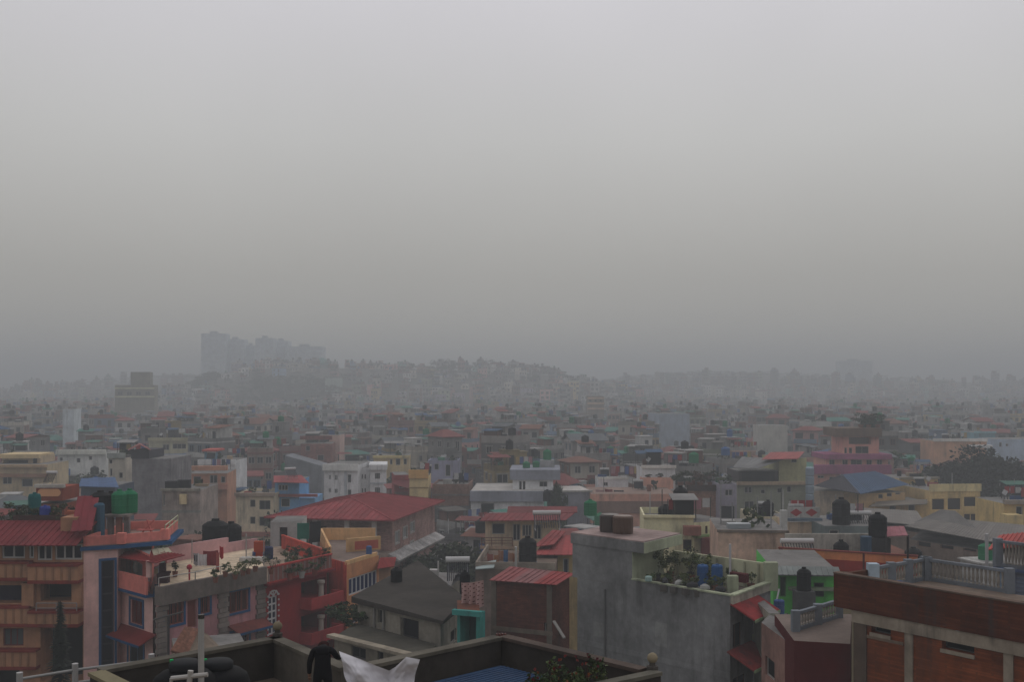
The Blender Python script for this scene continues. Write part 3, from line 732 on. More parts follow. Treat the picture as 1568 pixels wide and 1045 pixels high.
W1, W2 = (.06, .053, .046), (.135, .122, .098)
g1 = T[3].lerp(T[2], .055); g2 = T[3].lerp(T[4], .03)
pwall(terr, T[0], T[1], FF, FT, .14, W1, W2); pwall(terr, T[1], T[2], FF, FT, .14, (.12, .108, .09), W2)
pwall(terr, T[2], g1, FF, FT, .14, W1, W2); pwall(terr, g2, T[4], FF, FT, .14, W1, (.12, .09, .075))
e1 = PZ(1012, 1030, FT); e0 = PZ(900, 1054, FT)
pwall(terr, e1, e0, FF, FT, .12, W1, (.16, .15, .12))
l1 = PZ(200, 1049, FT); pwall(terr, T[0] + Vector((.1, -.1, 0)), l1, FF, FT, .18, W1, (.24, .21, .13))
for px, py, lab in ((425, 975, 0), (999, 1026, 1)):
    p = PZ(px, py, FT); m = MB((.10, .09, .08)); m.lathe((p.x, p.y, FF), [(.085, 0), (.085, FT - FF + .05), (.05, FT - FF + .055), (.045, FT - FF + .11)], 12)
    o = terr.part('post', m, M_OLD); m = MB((.27, .225, .15)); R_ = .08
    m.lathe((p.x, p.y, FT + .17), [(R_ * math.sin(math.pi * (i + .02) / 10.04), -R_ * math.cos(math.pi * i / 10)) for i in range(11)], 16); terr.part('ball_finial', m, M_PLASTER, o, True)
for i in range(4):          # red bars filling the gap at the far corner
    p = g1.lerp(g2, (i + .5) / 4); m = MB((.16, .035, .03)); m.tube((p.x, p.y, FF), (p.x, p.y, FT + .03), .018, n=6); terr.part('red_bar', m, M_METAL)
# metal pipe railing beside it on the left
rl = [PZ(*q, 19.62) for q in ((30, 1041), (115, 1027), (232, 1012))]
rr = empty('pipe_railing', (rl[1].x, rl[1].y, 18.8), 'grey pipe railing with white posts left of the mossy parapet', 'railing')
for k in range(3):
    m = MB((.30, .30, .29))
    for a, c in zip(rl, rl[1:]): m.tube(a - Vector((0, 0, .2 * k)), c - Vector((0, 0, .2 * k)), .022, n=8)
    m.build('pipe', M_METAL, rr, (rl[1].x, rl[1].y, 18.8))
for p in (rl[0], rl[1], rl[2]):
    m = MB((.42, .41, .40)); m.tube((p.x, p.y, 18.8), p + Vector((0, 0, .1)), .05, n=8); m.build('post', M_METAL, rr, (rl[1].x, rl[1].y, 18.8))
m = MB((.2, .19, .18)); m.obox((-8.6, 14.6, 18.6), (3.2, 3.2, 0), (-1.2, 1.2, 0), (0, 0, .198)); o = m.build('ledge', M_OLD, rr, (rl[1].x, rl[1].y, 18.8))
# black water tank with a green tap on top
tk = empty('water_tank', (-4.28, 14.35, FF), 'large black water tank with domed lid beside the tall white pole', 'water tank', 'rooftop water tanks')
m = MB((.008, .008, .009)); R_ = .43
m.lathe((0, 0, 0), [(R_ * .95, 0), (R_, .06), (R_, .3), (R_ * 1.03, .34), (R_, .38), (R_, .7), (R_ * 1.03, .74), (R_, .78), (R_ * .99, .95), (R_ * .9, 1.07), (R_ * .7, 1.14), (R_ * .42, 1.17)], 26); m.build('body', M_PLASTIC, tk, smooth=True)
m = MB((.025, .026, .028)); m.lathe((0, 0, 1.165), [(.19, 0), (.2, .02), (.2, .09), (.17, .12), (.03, .13)], 18); m.build('lid', M_PLASTIC, tk, smooth=True)
m = MB((.02, .4, .12)); m.tube((-.17, 0, 1.22), (-.17, 0, 1.3), .025, n=8); m.build('tap', M_PLASTIC, tk)
tk2 = dup(tk, None, (-3.95, 14.75, FF)); tk2.scale = (1, 1, .93); tk2['label'] = 'black water tank half hidden behind the tall white pole'
pole(308, 948, 14.0, FF, 'tall white painted pole with dark cap rising from the near terrace', .038, (.40, .39, .37), (.05, .045, .04))
m = MB((.42, .40, .37)); p = P(262, 1040, 13.6); m.tube(p, P(318, 1034, 13.6), .03, n=8); m.tube(P(290, 1045, 13.6), P(292, 1028, 13.6), .035, n=8); m.tube(p, (p.x, p.y, FF), .02, n=6)
one('drain_pipe', m, M_METAL, 'short white cross pipe in front of the black tank', 'pipe', base=(p.x, p.y, FF))
# blue tin sheet and flower pots on the right half of the terrace
cB = PZ(767, 1020, 19.42); uB = (T[2] - T[3]).normalized() * 1.7; vB = (T[4] - T[3]).normalized() * 1.05
m = MB(); m.ribbed(cB + uB, cB + uB + vB, cB + vB, cB, .09, .02, (.028, .065, .14), .008)
one('tin_sheet', m, M_TIN, 'blue ribbed tin sheet lying inside the near parapet corner', 'sheet', base=(0, 16, FF))
for i, (px, py, w, h) in enumerate(((820, 1034, .34, .5), (846, 1022, .42, .6), (872, 1016, .4, .62), (898, 1010, .36, .6), (916, 1018, .36, .55), (836, 1046, .4, .45), (885, 1040, .4, .5))):
    Yp = 15.3 + (px - 820) * .006; p = P(px, py, Yp); z = FF
    leafy((p.x, p.y, z), w, max(.25, p.z - z - .1), ['marigold pot nearest the blue tin sheet', 'bushy marigold pot second from the blue tin sheet', 'tall marigold pot in the middle of the near parapet', 'flowering pot under the near parapet, upper right', 'rightmost flowering pot against the near parapet', 'lowest marigold pot beside the blue tin sheet', 'low flowering pot in front of the tall marigolds'][i],
          GREENS, 220, .09, flowers=[(.22, .06, .015), (.16, .025, .02), (.1, .015, .02)], pr=.12, ph=.2)
# person in black shaking out a white sheet
PY = 16.1
pr = empty('person', ((494 - CX) / FPX * PY, PY, FF), 'person in black seen from behind holding out a white sheet', 'person')
def skin_mesh(name, verts, edges, radii, mat, col, parent, sub=2, root=0):
    me = bpy.data.meshes.new(name); me.from_pydata(verts, edges, []); o = bpy.data.objects.new(name, me); COL.objects.link(o)
    md = o.modifiers.new('skin', 'SKIN'); md.use_smooth_shade = True
    for i, v in enumerate(me.skin_vertices[0].data): v.radius = radii[i] if isinstance(radii[i], tuple) else (radii[i], radii[i]); v.use_root = (i == root)
    s_ = o.modifiers.new('sub', 'SUBSURF'); s_.levels = sub; s_.render_levels = sub
    dg = bpy.context.evaluated_depsgraph_get(); me2 = bpy.data.meshes.new_from_object(o.evaluated_get(dg)); bpy.data.objects.remove(o)
    me2.materials.clear(); me2.materials.append(mat)
    for a in list(me2.attributes):
        if a.name == 'col': me2.attributes.remove(a)
    put_cols(me2, [col(me2.polygons[i].center) if callable(col) else col for i in range(len(me2.polygons))])
    me2.name = name; o2 = bpy.data.objects.new(name, me2); COL.objects.link(o2); o2.parent = parent
    return o2
BV = [(0, 0, .92), (0, .02, 1.1), (0, .03, 1.28), (0, .04, 1.36), (0, .12, 1.39), (0, .20, 1.37), (0, .29, 1.33),              # pelvis .. head
      (.17, .04, 1.34), (.27, .12, 1.16), (.33, .28, 1.15), (.36, .36, 1.17), (-.17, .04, 1.34), (-.24, .02, 1.10), (-.25, .10, .88), (-.25, .13, .80),
      (.1, 0, .85), (.1, .02, .48), (.1, -.02, .08), (.1, .12, .03), (-.1, 0, .85), (-.1, .02, .48), (-.1, -.02, .08), (-.1, .12, .03)]
BE = [(0, 1), (1, 2), (2, 3), (3, 4), (4, 5), (5, 6), (3, 7), (7, 8), (8, 9), (9, 10), (3, 11), (11, 12), (12, 13), (13, 14), (0, 15), (15, 16), (16, 17), (17, 18), (0, 19), (19, 20), (20, 21), (21, 22)]
BR = [(.16, .12), (.15, .11), (.17, .12), (.11, .09), (.055, .055), (.085, .095), (.075, .085), .07, .055, .042, .03, .07, .055, .042, .03, .095, .065, .045, .04, .095, .065, .045, .04]
BLK = (.012, .012, .014); SKIN = (.28, .16, .11)
def bodycol(c):
    if c.y > .15 and c.z > 1.2 and abs(c.x) < .12: return SKIN
    if (c - Vector((.36, .36, 1.17))).length < .09 or (c - Vector((-.25, .13, .80))).length < .1: return SKIN
    return BLK if c.z > .1 else (.05, .04, .035)
skin_mesh('body', BV, BE, BR, M_CLOTH, bodycol, pr)
m = MB((.035, .012, .012)); k_ = 12
m.lathe((0, 0, 0), [(.108 * math.sin(math.pi * (i + .04) / (k_ + .08)), -.125 * math.cos(math.pi * i / k_)) for i in range(k_ + 1)], 18); ho_ = m.build('hair', M_CLOTH, pr, smooth=True); ho_.location = (0, .245, 1.37); ho_.rotation_euler.x = rad(-75)
for sx_, hx, hy_, hz_ in ((1, .36, .36, 1.17), (-1, -.25, .13, .80)):
    m = MB(SKIN)
    for k in range(5):
        L = (.045, .07, .08, .072, .055)[k]; a = (k - 2) * .018
        p0 = Vector((hx + a * .6, hy_ + .02, hz_ + (.0 if sx_ > 0 else -.02))); d_ = Vector((a * .5 + .2 * sx_ * (k == 0), 1, .2 if sx_ > 0 else -1.6)).normalized()
        p1 = p0 + d_ * L * .6; p2 = p1 + (d_ + Vector((0, -.3, -.8))).normalized() * L * .5
        m.tube(p0, p1, .0095, .009, 6); m.tube(p1, p2, .009, .007, 6)
    m.build('fingers', M_CLOTH, pr)
pr.rotation_euler.z = rad(5); pr.scale = (.80, .80, .74)
hand = Vector((0, 15.95, 0))
m = MB((.60, .585, .61)); nx, nz = 64, 40
TOP = [(0, 519, 998), (.2, 545, 1008), (.42, 572, 1019), (.6, 596, 1028), (.72, 606, 1022), (.86, 622, 1007), (1, 643, 1011)]
BOT = [(0, 531, 1044), (.2, 545, 1066), (.42, 570, 1074), (.6, 592, 1078), (.72, 604, 1074), (.86, 618, 1066), (1, 630, 1056)]
def along(tb, f):
    for (a0, x0, y0), (a1, x1, y1) in zip(tb, tb[1:]):
        if f <= a1: u = (f - a0) / (a1 - a0); u = u * u * (3 - 2 * u) * .6 + u * .4; return x0 + (x1 - x0) * u, y0 + (y1 - y0) * u
    return tb[-1][1:]
g = []
for j in range(nz + 1):
    for i in range(nx + 1):
        f, t = i / nx, j / nz; (xa, ya), (xb, yb) = along(TOP, f), along(BOT, f)
        dep = 15.75 - .25 * f - .18 * t + .05 * math.sin(f * 13 + t * 3) + .06 * math.sin(f * 6 - t * 7) + .014 * math.sin(f * 31 + t * 9) + .004 * math.sin(f * 57 - t * 23 + math.sin(t * 9) * 2) + .005 * math.sin(f * 19 + t * 31)
        g.append(tuple(P(xa + (xb - xa) * t + 2 * math.sin(t * 6 + f * 9) * t, ya + (yb - ya) * t, dep)))
m.v = g
for j in range(nz):
    for i in range(nx): q_ = j * (nx + 1) + i; m.f.append((q_, q_ + nx + 1, q_ + nx + 2, q_ + 1)); m.c.append(m.col)
one('sheet', m, M_CLOTH, 'crumpled white sheet held out over the parapet by the person in black', 'sheet', smooth=True)
# ------------------------------------------------------------------ left cluster: orange-brick house, pink house, terraced pink house, maroon house
PINK = C(162, 118, 113); SALMON = C(148, 86, 79); NAVY = C(34, 56, 82); REDTIN = C(104, 44, 44, k=.5)
# orange-brick apartment house at the left edge
OB = C(112, 84, 66); OBR = C(84, 42, 38)
Yb = 60.0
pb = rect(-70, Yb, 0, d=11, pxr=128)
b = B('apartment_house', 'orange brick apartment house with ribbed balcony bands at the left edge', pb, 'the orange brick house', (-40, 130, 900))
def zb(py): return ZP(py, Yb)
v = b.vol(pb, 0, zb(833), OB)
for (x0, y0, x1, y1, n) in ((3, 833.8, 38, 856, 2), (44, 833.8, 52, 856, 1), (57, 834, 80, 859, 2), (84, 834, 126, 858, 3)):
    v.win(0, x0, y0, x1, y1, nx=n, frame=(.5, .49, .47), split=True, fw=.09, glass=(.02, .02, .028))
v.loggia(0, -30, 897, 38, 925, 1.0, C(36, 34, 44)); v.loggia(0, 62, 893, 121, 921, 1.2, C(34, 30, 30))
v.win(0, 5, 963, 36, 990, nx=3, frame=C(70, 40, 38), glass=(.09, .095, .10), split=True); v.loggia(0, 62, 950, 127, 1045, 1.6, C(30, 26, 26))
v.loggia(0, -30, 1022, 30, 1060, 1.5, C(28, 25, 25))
v.build(C(70, 62, 60, k=.6))
L = v.edge(0)[2]; s38 = v.at(0, 51)[0]; s62 = v.at(0, 62)[0]
def band(a, c, py0, py1, o, col, nm='balcony_band'): return v.ledge(0, a, c, zb(py1), zb(py0), o, col, nm)
for (a, c, p0, p1, o) in ((0, s38, 862, 883, .5), (s38 + .02, L, 865, 886, .75), (0, s38, 930, 953, .5), (s38 + .02, L, 936, 952, .75), (0, s62, 996, 1018, .55)):
    bo = band(a, c, p0, p1, o, OB); band(a, c, p1, p1 + 5, o + .06, OBR, 'moulding'); band(a, c, p0 - 3.5, p0, o + .08, OBR, 'moulding')
    k = int((c - a) / .42); m = MB(tuple(x * .72 for x in OB))
    for i in range(1, k):
        s_ = a + (c - a) * i / k; m.obox(v.pos(0, s_ - .05, zb(p1), o + .002), (.1, 0, 0), (0, -.05, 0), (0, 0, zb(p0) - zb(p1)))
    b.part('rib', m, M_PLASTER, bo)
for px in (50, 126):
    s_ = v.at(0, px)[0]; v.ledge(0, s_ - .45, min(L - .01, s_ + .2), zb(928), zb(892), .35, OB, 'pillar')
rail(b, [v.pos(0, v.at(0, 64)[0], zb(936), .7), v.pos(0, L - .1, zb(936), .7)], .55, C(90, 84, 82), 2, .03, 1.0)
# lean-to of red tin above the top windows
m = MB(); zt = zb(832); m.ribbed((pb[0][0], Yb - .9, zt), (pb[1][0] - .05, Yb - .9, zt), (pb[1][0] - .05, Yb + 2.2, zb(812) + .25), (pb[0][0], Yb + 2.2, zb(812) + .25), .35, .05, C(92, 44, 46, k=.5)); b.part('tin_roof', m, M_TIN)
m = MB(); q = [P(108, 815, 59.6), P(140, 812, 59.6), P(152, 760, 63.5), P(119, 760, 63.5)]; m.ribbed(*q, .35, .06, C(96, 44, 48, k=.5)); b.part('stair_roof', m, M_TIN)
m = MB(); a_ = P(119, 762, 63.2); c_ = P(151, 762, 63.2); m.obox((a_.x, 60.8, zb(833) + .01), (c_.x - a_.x - .3, 0, 0), (0, 2.6, 0), (0, 0, a_.z - zb(833) - .9), OB); b.part('stair_wall', m)
m = MB(C(58, 46, 44)); a_ = P(20, 808, 62.2); c_ = P(105, 808, 62.2); m.box(a_.x, c_.x, 62.2, 62.4, zb(833), ZP(790, 62.2)); b.part('planter_wall', m, M_OLD)
m = MB(C(120, 70, 55)); a_ = P(100, 790, 62.5); m.box(a_.x, a_.x + .5, 62.5, 62.9, zb(833), ZP(783, 62.5)); b.part('chimney', m)
for i, (px, py, w, h) in enumerate(((8, 772, 2.0, 1.4), (24, 776, 1.2, .9), (36, 778, 1.4, 1.0), (52, 772, 1.3, 1.2), (66, 778, 1.2, .9), (82, 776, 1.0, .9), (96, 770, 1.6, 1.9))):
    p = P(px, 791, 62.9 + .3 * (i % 2)); leafy((p.x, p.y, zb(833)), w, ZP(py, p.y) - zb(833) - .3, ['broad bush at the very left of the orange brick roof', 'low green bush second from left on the orange brick roof', 'pale leafy pot in the rooftop row, third from left', 'tall leafy pot left of the blue drum', 'small leafy pot right of the blue drum', 'leafy pot beside the red stair roof', 'tallest leafy bush behind the red stair roof'][i], [(.05, .07, .03), (.07, .09, .04), (.04, .05, .025)], 240, .22, pr=.25, ph=.4)
barrel((P(69, 790, 62.7).x, 62.7, zb(833)), .3, ZP(776, 62.7) - zb(833), C(40, 48, 92), 'blue plastic drum among plants on the orange brick roof')
barrel((P(53, 790, 63.6).x, 63.6, zb(833)), .35, ZP(757, 63.6) - zb(833), C(34, 66, 66), 'teal drum standing on the orange brick roof')
# conifer in front of the orange brick house
pt = P(92, 1050, 52); r_ = empty('conifer_tree', (pt.x, 52, 0), 'dark pointed conifer in front of the orange brick house', 'tree')
topz = ZP(921, 52); t = MB((.05, .04, .03)); t.tube((0, 0, 0), (0, 0, topz - .1), .2, .03); t.build('trunk', M_BARK, r_); c = MB()
for k in range(4200):
    f = HR.random() ** .7; z = topz * (1 - f * .75); R_ = .06 + f * 1.7 * (.75 + .25 * math.sin(z * 7)); a = HR.uniform(0, 6.28); rr_ = R_ * HR.uniform(.2, 1)
    p = Vector((rr_ * math.cos(a), rr_ * math.sin(a), z - .25 * rr_)); d = Vector((math.cos(a), math.sin(a), -.25)) * .2; e = Vector((-math.sin(a), math.cos(a), 0)) * .07
    c.col = HR.choice([(.018, .026, .016), (.022, .03, .018), (.014, .02, .013)]); c.face([p - d, p + e, p + d, p - e])
c.build('crown', M_LEAF, r_)
# ---- pink house with blue trim
zc = lambda py, Y=60: ZP(py, Y)
p0, p1, p2 = XY(128, 60), XY(187, 61), XY(253, 62.5)
tw = [XY(128, 60), XY(180, 60.9), (XY(180, 60.9)[0] - .6, 66), (XY(128, 60)[0] - .4, 66)]
b = B('pink_house', 'salmon pink house with blue trim and tall dark stair window', [p0, p1, p2, (p2[0] - 1, 68), (p0[0], 68)], 'the salmon pink house', (125, 255, 1000))
v = b.vol(tw, 0, zc(842), PINK, name='stair_tower')
v.win(0, 155, 859, 175, 1040, nx=1, ny=7, frame=(.025, .02, .03), glass=(.012, .012, .018), trim=NAVY, depth=.2, fw=.09); v.build()
# wing whose windows look left of the camera
w0, w1 = Vector(XY(179.5, 62)), Vector(XY(234, 59.1)); n_ = Vector((w1.y - w0.y, -(w1.x - w0.x))).normalized(); wing = [w0, w1, Vector(XY(240, 66)), Vector(XY(186, 67))]
v = b.vol(wing, 0, ZP(903, 61), PINK)
v.win(0, 200, 920, 219, 957, nx=3, frame=C(92, 46, 42), trim=NAVY, glass=(.035, .02, .02), bars=C(86, 44, 40)); v.win(0, 197, 985, 220, 1040, nx=2, frame=C(40, 50, 62), trim=NAVY); v.build(C(100, 80, 75, k=.6))
Lw = v.edge(0)[2]
v.ledge(0, -.05, Lw + .1, ZP(905, 61), ZP(901, 61), .45, NAVY, 'blue_band'); v.ledge(0, -.02, Lw + .02, ZP(900.9, 61), ZP(878, 60.4), .4, SALMON, 'balcony_wall', o0=.28)
v.ledge(1, -.02, 3.2, ZP(900.9, 61), ZP(878, 60.4), .4, SALMON, 'balcony_wall', o0=.28); v.awning(0, -.1, Lw + .4, ZP(962, 60.5), 1.0, .45, C(96, 46, 44, k=.5), 'sunshade', fascia=NAVY)
v.ledge(1, -.02, 3.2, ZP(905, 61), ZP(901, 61), .45, NAVY, 'blue_band')
rec = [w0 - n_ * .9 + Vector((.15, 0)), w1 + Vector((-.5, 1.0)), Vector(XY(236, 65.5)), Vector(XY(187, 66.5))]
v2 = b.vol(rec, ZP(903, 61) + .002, ZP(846, 61), SALMON, name='upper_wall')
v2.win(0, 203, 861, 218, 892, nx=1, frame=(.5, .45, .42), glass=(.30, .31, .30), depth=.08); v2.win(0, 224, 859, 233, 892, nx=1, frame=(.5, .45, .42), glass=(.30, .31, .30), depth=.08); v2.build()
m = MB((.55, .5, .47)); m.lathe((*(v2.pos(0, .35, ZP(870, 62), .03))[:2], ZP(870, 62)), [(.02, -.35), (.14, -.3), (.18, 0), (.14, .3), (.02, .35)], 10); b.part('wall_lamp', m, M_CLEAN)
m = MB(); a0 = v.pos(0, -.3, ZP(858, 60.5), .35); a1 = v.pos(0, Lw + .9, ZP(858, 59.2), .35); m.ribbed(a0, a1, v.pos(0, Lw + .9, ZP(848, 60), -1.4), v.pos(0, -.3, ZP(847, 61.5), -1.4), .35, .05, C(100, 42, 42, k=.5)); b.part('tin_awning', m, M_TIN)
for k in (Lw - .05,):
    m = MB(PINK); p = v.pos(0, k, 0, .2); m.box(p.x - .12, p.x + .12, p.y - .12, p.y + .12, ZP(878, 60.4), ZP(857, 59.5)); b.part('pillar', m)
# roof deck, blue band and parapet
deck = [p0, p1, p2, (p2[0] - .8, 67.5), (p0[0], 67)]; out_ = [(p0[0] - .12, p0[1] - .2), (p1[0], p1[1] - .25), (p2[0] + .4, p2[1] - .1), (p2[0] - .5, 67.7), (p0[0] - .12, 67.2)]
m = MB(NAVY); m.prism(out_, zc(844), zc(838.5)); b.part('blue_band', m)
m = MB(C(120, 100, 92, k=.6)); m.prism(deck, zc(838.4), zc(838.4) + .05); b.part('roof', m)
dv = b.vol(deck, zc(838.3) + .05, zc(823), SALMON); m = MB(SALMON)
for e in range(5):
    p, d, L_, nn = dv.edge(e); d3 = Vector((d.x, d.y, 0)); n3 = Vector((nn.x, nn.y, 0)); zz = zc(838.3) + .05
    m.obox(dv.pos(e, 0 if e % 2 == 0 else .14, zz), d3 * (L_ - (0 if e % 2 == 0 else .28)), -n3 * .13, (0, 0, zc(823) - zz + .003 * e))
b.part('parapet', m)
m = MB(SALMON); m.box(p1[0] - .22, p1[0] + .22, p1[1] - .28, p1[1] + .12, zc(838.3) + .05, zc(820)); b.part('parapet_post', m); m = MB(SALMON); m.box(p2[0] - .25, p2[0] + .2, p2[1] - .1, p2[1] + .3, zc(838.3) + .05, ZP(811, 62.5)); b.part('parapet_post', m)
zr = zc(838.4) + .052
# tank stand of pillars with slab, tanks on it
st = empty('tank_stand', (P(172, 800, 63.5).x, 63.5, zr), 'concrete pillar stand under the tanks on the salmon pink roof', 'stand'); zs = ZP(791, 63.5)
for i, px in enumerate((145, 158, 171, 184, 196)):
    m = MB(C(112, 82, 72) if i % 2 else C(84, 80, 78)); x = P(px, 800, 63.5).x; m.box(x - .15, x + .15, 63.2, 63.5, zr, zs); m.build('pillar', M_OLD, st, (P(172, 800, 63.5).x, 63.5, zr))
m = MB(C(90, 84, 80)); m.box(P(143, 0, 63.5).x, P(200, 0, 63.5).x, 62.9, 64.9, zs + .001, zs + .13); m.build('slab', M_OLD, st, (P(172, 800, 63.5).x, 63.5, zr))
water_tank((P(154, 0, 63.9).x, 63.9, zs + .132), 'black', 'black tank left of the green tanks on the salmon pink roof', .95, sz=.85)
water_tank((P(166, 0, 63.9).x, 64.3, zs + .132), 'black', 'black tank between black and green tanks on the salmon pink roof', .7, sz=.8)
for i, px in enumerate((183, 195)): water_tank((P(px, 0, 63.8).x, 63.8 + .4 * i, zs + .132), 'green', ['green tank, left of the pair on the salmon pink roof', 'green tank, right of the pair on the salmon pink roof'][i], .72, sz=.9)
m = MB(); x = P(152, 0, 62.4).x; m.lathe((x, 62.4, zr), [(.28, 0), (.3, .1), (.3, 2.0), (.2, 2.1)], 12, C(44, 62, 74)); one('tall_drum', m, M_PLASTIC, 'tall blue-grey drum inside the salmon pink parapet', 'drum')
rail(b, [(*deck[2], ZP(812, 62.5) - .3), (*deck[3], ZP(812, 62.5) - .3)], .55, C(110, 112, 90), 2, .03, 1.5)
m = MB(C(120, 66, 62)); p = P(222, 815, 63.5); m.bar((p.x - .4, 63.4, zr), (p.x + .5, 63.6, zr + 1.0), .08); m.bar((p.x + .5, 63.4, zr), (p.x + .1, 63.6, zr + 1.0), .08); m.bar((p.x - .4, 63.4, zr + .45), (p.x + .5, 63.4, zr + .45), .4, .06); one('chair', m, M_PLASTIC, 'pink folding chair on the salmon pink roof', 'chair')
m = MB(C(120, 116, 100, k=.5)); m.ribbed(P(235, 851, 60.3), P(265, 848, 60.6), P(258, 839, 62), P(232, 841, 62), .3, .04); b.part('tin_flap', m, M_TIN)
# ---- long pink terraced house with stone pilasters
d0, d1 = Vector(XY(235, 58)), Vector(XY(402, 64.8)); dn = Vector((d1.y - d0.y, -(d1.x - d0.x))).normalized(); DD = 8.5
d0 = Vector(XY(243, 58.2)); dA, dB = Vector(XY(392, 72.5)), Vector(XY(253, 66)); pd = [d0, d1, dA, dB]
b = B('terraced_house', 'long pink house with dark stone pilasters and a cluttered roof terrace', pd, 'the terraced pink house', (236, 402, 1000))
zd = lambda py, Y=61: ZP(py, Y); zt = ZP(899.5, 58)
v = b.vol(pd, 0, zt - 1.0, C(118, 86, 88))
BL = dict(frame=C(84, 46, 40), trim=NAVY, glass=(.03, .02, .02), bars=C(80, 46, 40))
v.win(0, 252, 924, 281, 957, nx=4, **BL); v.win(0, 287, 920, 301, 962, nx=1, frame=C(90, 58, 52), glass=C(78, 46, 42), name='door'); v.win(0, 306, 915, 321, 940, nx=2, **BL)
v.win(0, 346, 906, 380, 938, nx=4, **BL); v.win(0, 346, 968, 381, 990, nx=4, **BL); v.build(C(124, 112, 100, k=.6))
LD = v.edge(0)[2]; STONE = C(84, 78, 74)
v.ledge(0, -.1, LD, zt - 1.0, zt, .35, C(82, 76, 72), 'fascia', o0=-.2, mat=M_OLD)
for px in (247, 341, 399):
    s_ = v.at(0, px)[0]; m = MB(STONE); p, d, L_, nn = v.edge(0); d3 = Vector((d.x, d.y, 0)); n3 = Vector((nn.x, nn.y, 0)); k = 30
    for i in range(k):
        w_ = .42 if i % 2 else .32; f = HR.uniform(.8, 1.25); m.col = tuple(x * f for x in STONE); z = 4 + (zt - 5.05) * i / k
        m.obox(v.pos(0, s_ - w_, z, .003), d3 * (2 * w_), n3 * .1, (0, 0, (zt - 5.05) / k - .03))
    o = b.part('stone_pilaster', m, M_OLD); o['kind'] = 'stuff'
v.awning(0, v.at(0, 341)[0] + .4, LD, zd(953, 63.5), .9, .35, C(94, 56, 52, k=.5), 'sunshade', fascia=NAVY)
m = MB(C(172, 156, 134, k=.60)); m.prism([d0 + dn * .1, d1 + dn * .1, dA, dB], zt - .06, zt - .001 + .002); b.part('roof_terrace', m, M_OLD)
# back and side walls of the terrace
m = MB(C(128, 100, 100)); q0, q1 = dB, dA
d_ = (q1 - q0).normalized(); m.obox((q0.x, q0.y, zt + .003), (d_.x * 5, d_.y * 5, 0), (dn.x * .15, dn.y * .15, 0), (0, 0, .95)); m.obox((q0.x + d_.x * 5, q0.y + d_.y * 5, zt + .003), ((q1 - q0).x - d_.x * 5, (q1 - q0).y - d_.y * 5, 0), (dn.x * .15, dn.y * .15, 0), (0, 0, .6)); b.part('parapet', m)
p_ = [P(243, 899, 58.1), P(299, 890, 60), P(338, 880, 62)]; rail(b, [(p.x, p.y, zt) for p in p_], .45, (.42, .41, .39), 1, .025, 1.6)
def on(px, py, z): p = PZ(px, py, z); return (p.x, p.y, z)
zT = zt + .003
for i, (px, py, w, h, c) in enumerate(((360, 888, .9, .5, 0), (372, 882, .8, .6, 0), (380, 880, .8, .7, 1), (391, 876, .9, .5, 0), (330, 893, .8, .5, 1), (415, 880, 1.2, 1.0, 2), (345, 884, .7, .6, 1), (268, 884, .5, .7, 2))):
    leafy(on(px, py, zT), w, h, ['yellowish pot plant in the middle of the pink terrace edge', 'pot plant next to the yellowish one on the pink terrace', 'third pot plant along the pink terrace edge', 'pot plant at the right end of the pink terrace edge', 'low plant by the railing of the pink terrace', 'dark shrub at the corner where pink terrace meets maroon roof', 'small plant before the white heap on the pink terrace', 'little plant beside the washing on the pink terrace'][i],
          ([(.12, .13, .05), (.1, .11, .04)], GREENS, DARK_GREENS)[c], 150, .14)
def line2(px0, py0, px1, py1, Y): return P(px0, py0, Y), P(px1, py1, Y)
cloth(line2(296, 847, 304, 847, 64.5), .7, 'grey cloth with dark heart marks on the pink terrace', (.34, .34, .36), pattern=lambda i, j: (.03, .03, .035) if (i in (2, 3, 7, 8) and j in (1, 2, 3)) else (.34, .34, .36))
cloth(line2(303, 848, 317, 849, 63.5), .68, 'white cloth hung in the middle of the pink terrace', (.55, .54, .56))
cloth(line2(311, 844, 334, 843, 65), 1.0, 'dark red cloth hung behind the white one', (.20, .025, .03)); cloth(line2(331, 846, 336, 846, 63), 1.3, 'pink towel hung right of the dark red cloth', (.42, .12, .11))
cloth(line2(336, 836, 342, 838, 66), .7, 'bright red garment hung high on the pink terrace', (.42, .03, .04)); cloth(line2(283, 863, 304, 864, 66), .35, 'maroon cloth over the terrace wall', (.2, .03, .035))
p = on(250, 893, zT); m = MB((.04, .012, .015)); m.box(p[0] - .3, p[0] + .3, p[1] - .2, p[1] + .2, zT, zT + .5); m.box(p[0] - .18, p[0] + .12, p[1] - .15, p[1] + .15, zT + .5, zT + 1.05); m.box(p[0] + .1, p[0] + .4, p[1] - .15, p[1] + .1, zT + .5, zT + .62); one('washing_machine', m, M_PLASTIC, 'dark maroon stack of goods at the near corner of the pink terrace', 'goods')
m = MB((.45, .04, .06)); p = on(290, 889, zT); m.tube(p, (p[0], p[1], zT + .6), .05, n=8); m.lathe((p[0], p[1], zT + .58), [(.06, 0), (.14, .05), (.16, .15), (.1, .25), (.02, .28)], 10); one('red_bucket_stand', m, M_PLASTIC, 'red pot on a short post at the terrace edge', 'pot')
m = MB((.5, .48, .44)); p = on(385, 862, zT)
for k in range(5): m.lathe((p[0] + k * .3 - .5, p[1] + .1 * (k % 2), zT), [(.2, 0), (.26, .1), (.22, .3), (.05, .36)], 9)
one('sack_heap', m, M_CLOTH, 'heap of white sacks near the right end of the pink terrace', 'sacks')
pole(377, 818, 67, zT - .5, 'thin white pole at the back of the pink terrace', .04, (.42, .4, .38)); pole(294, 826, 66, zT, 'thin grey aerial pole by the terrace wall', .03, (.36, .35, .33)); pole(404, 822, 68, zT - .5, 'thin grey pole beside the blue drums', .03, (.3, .3, .3))
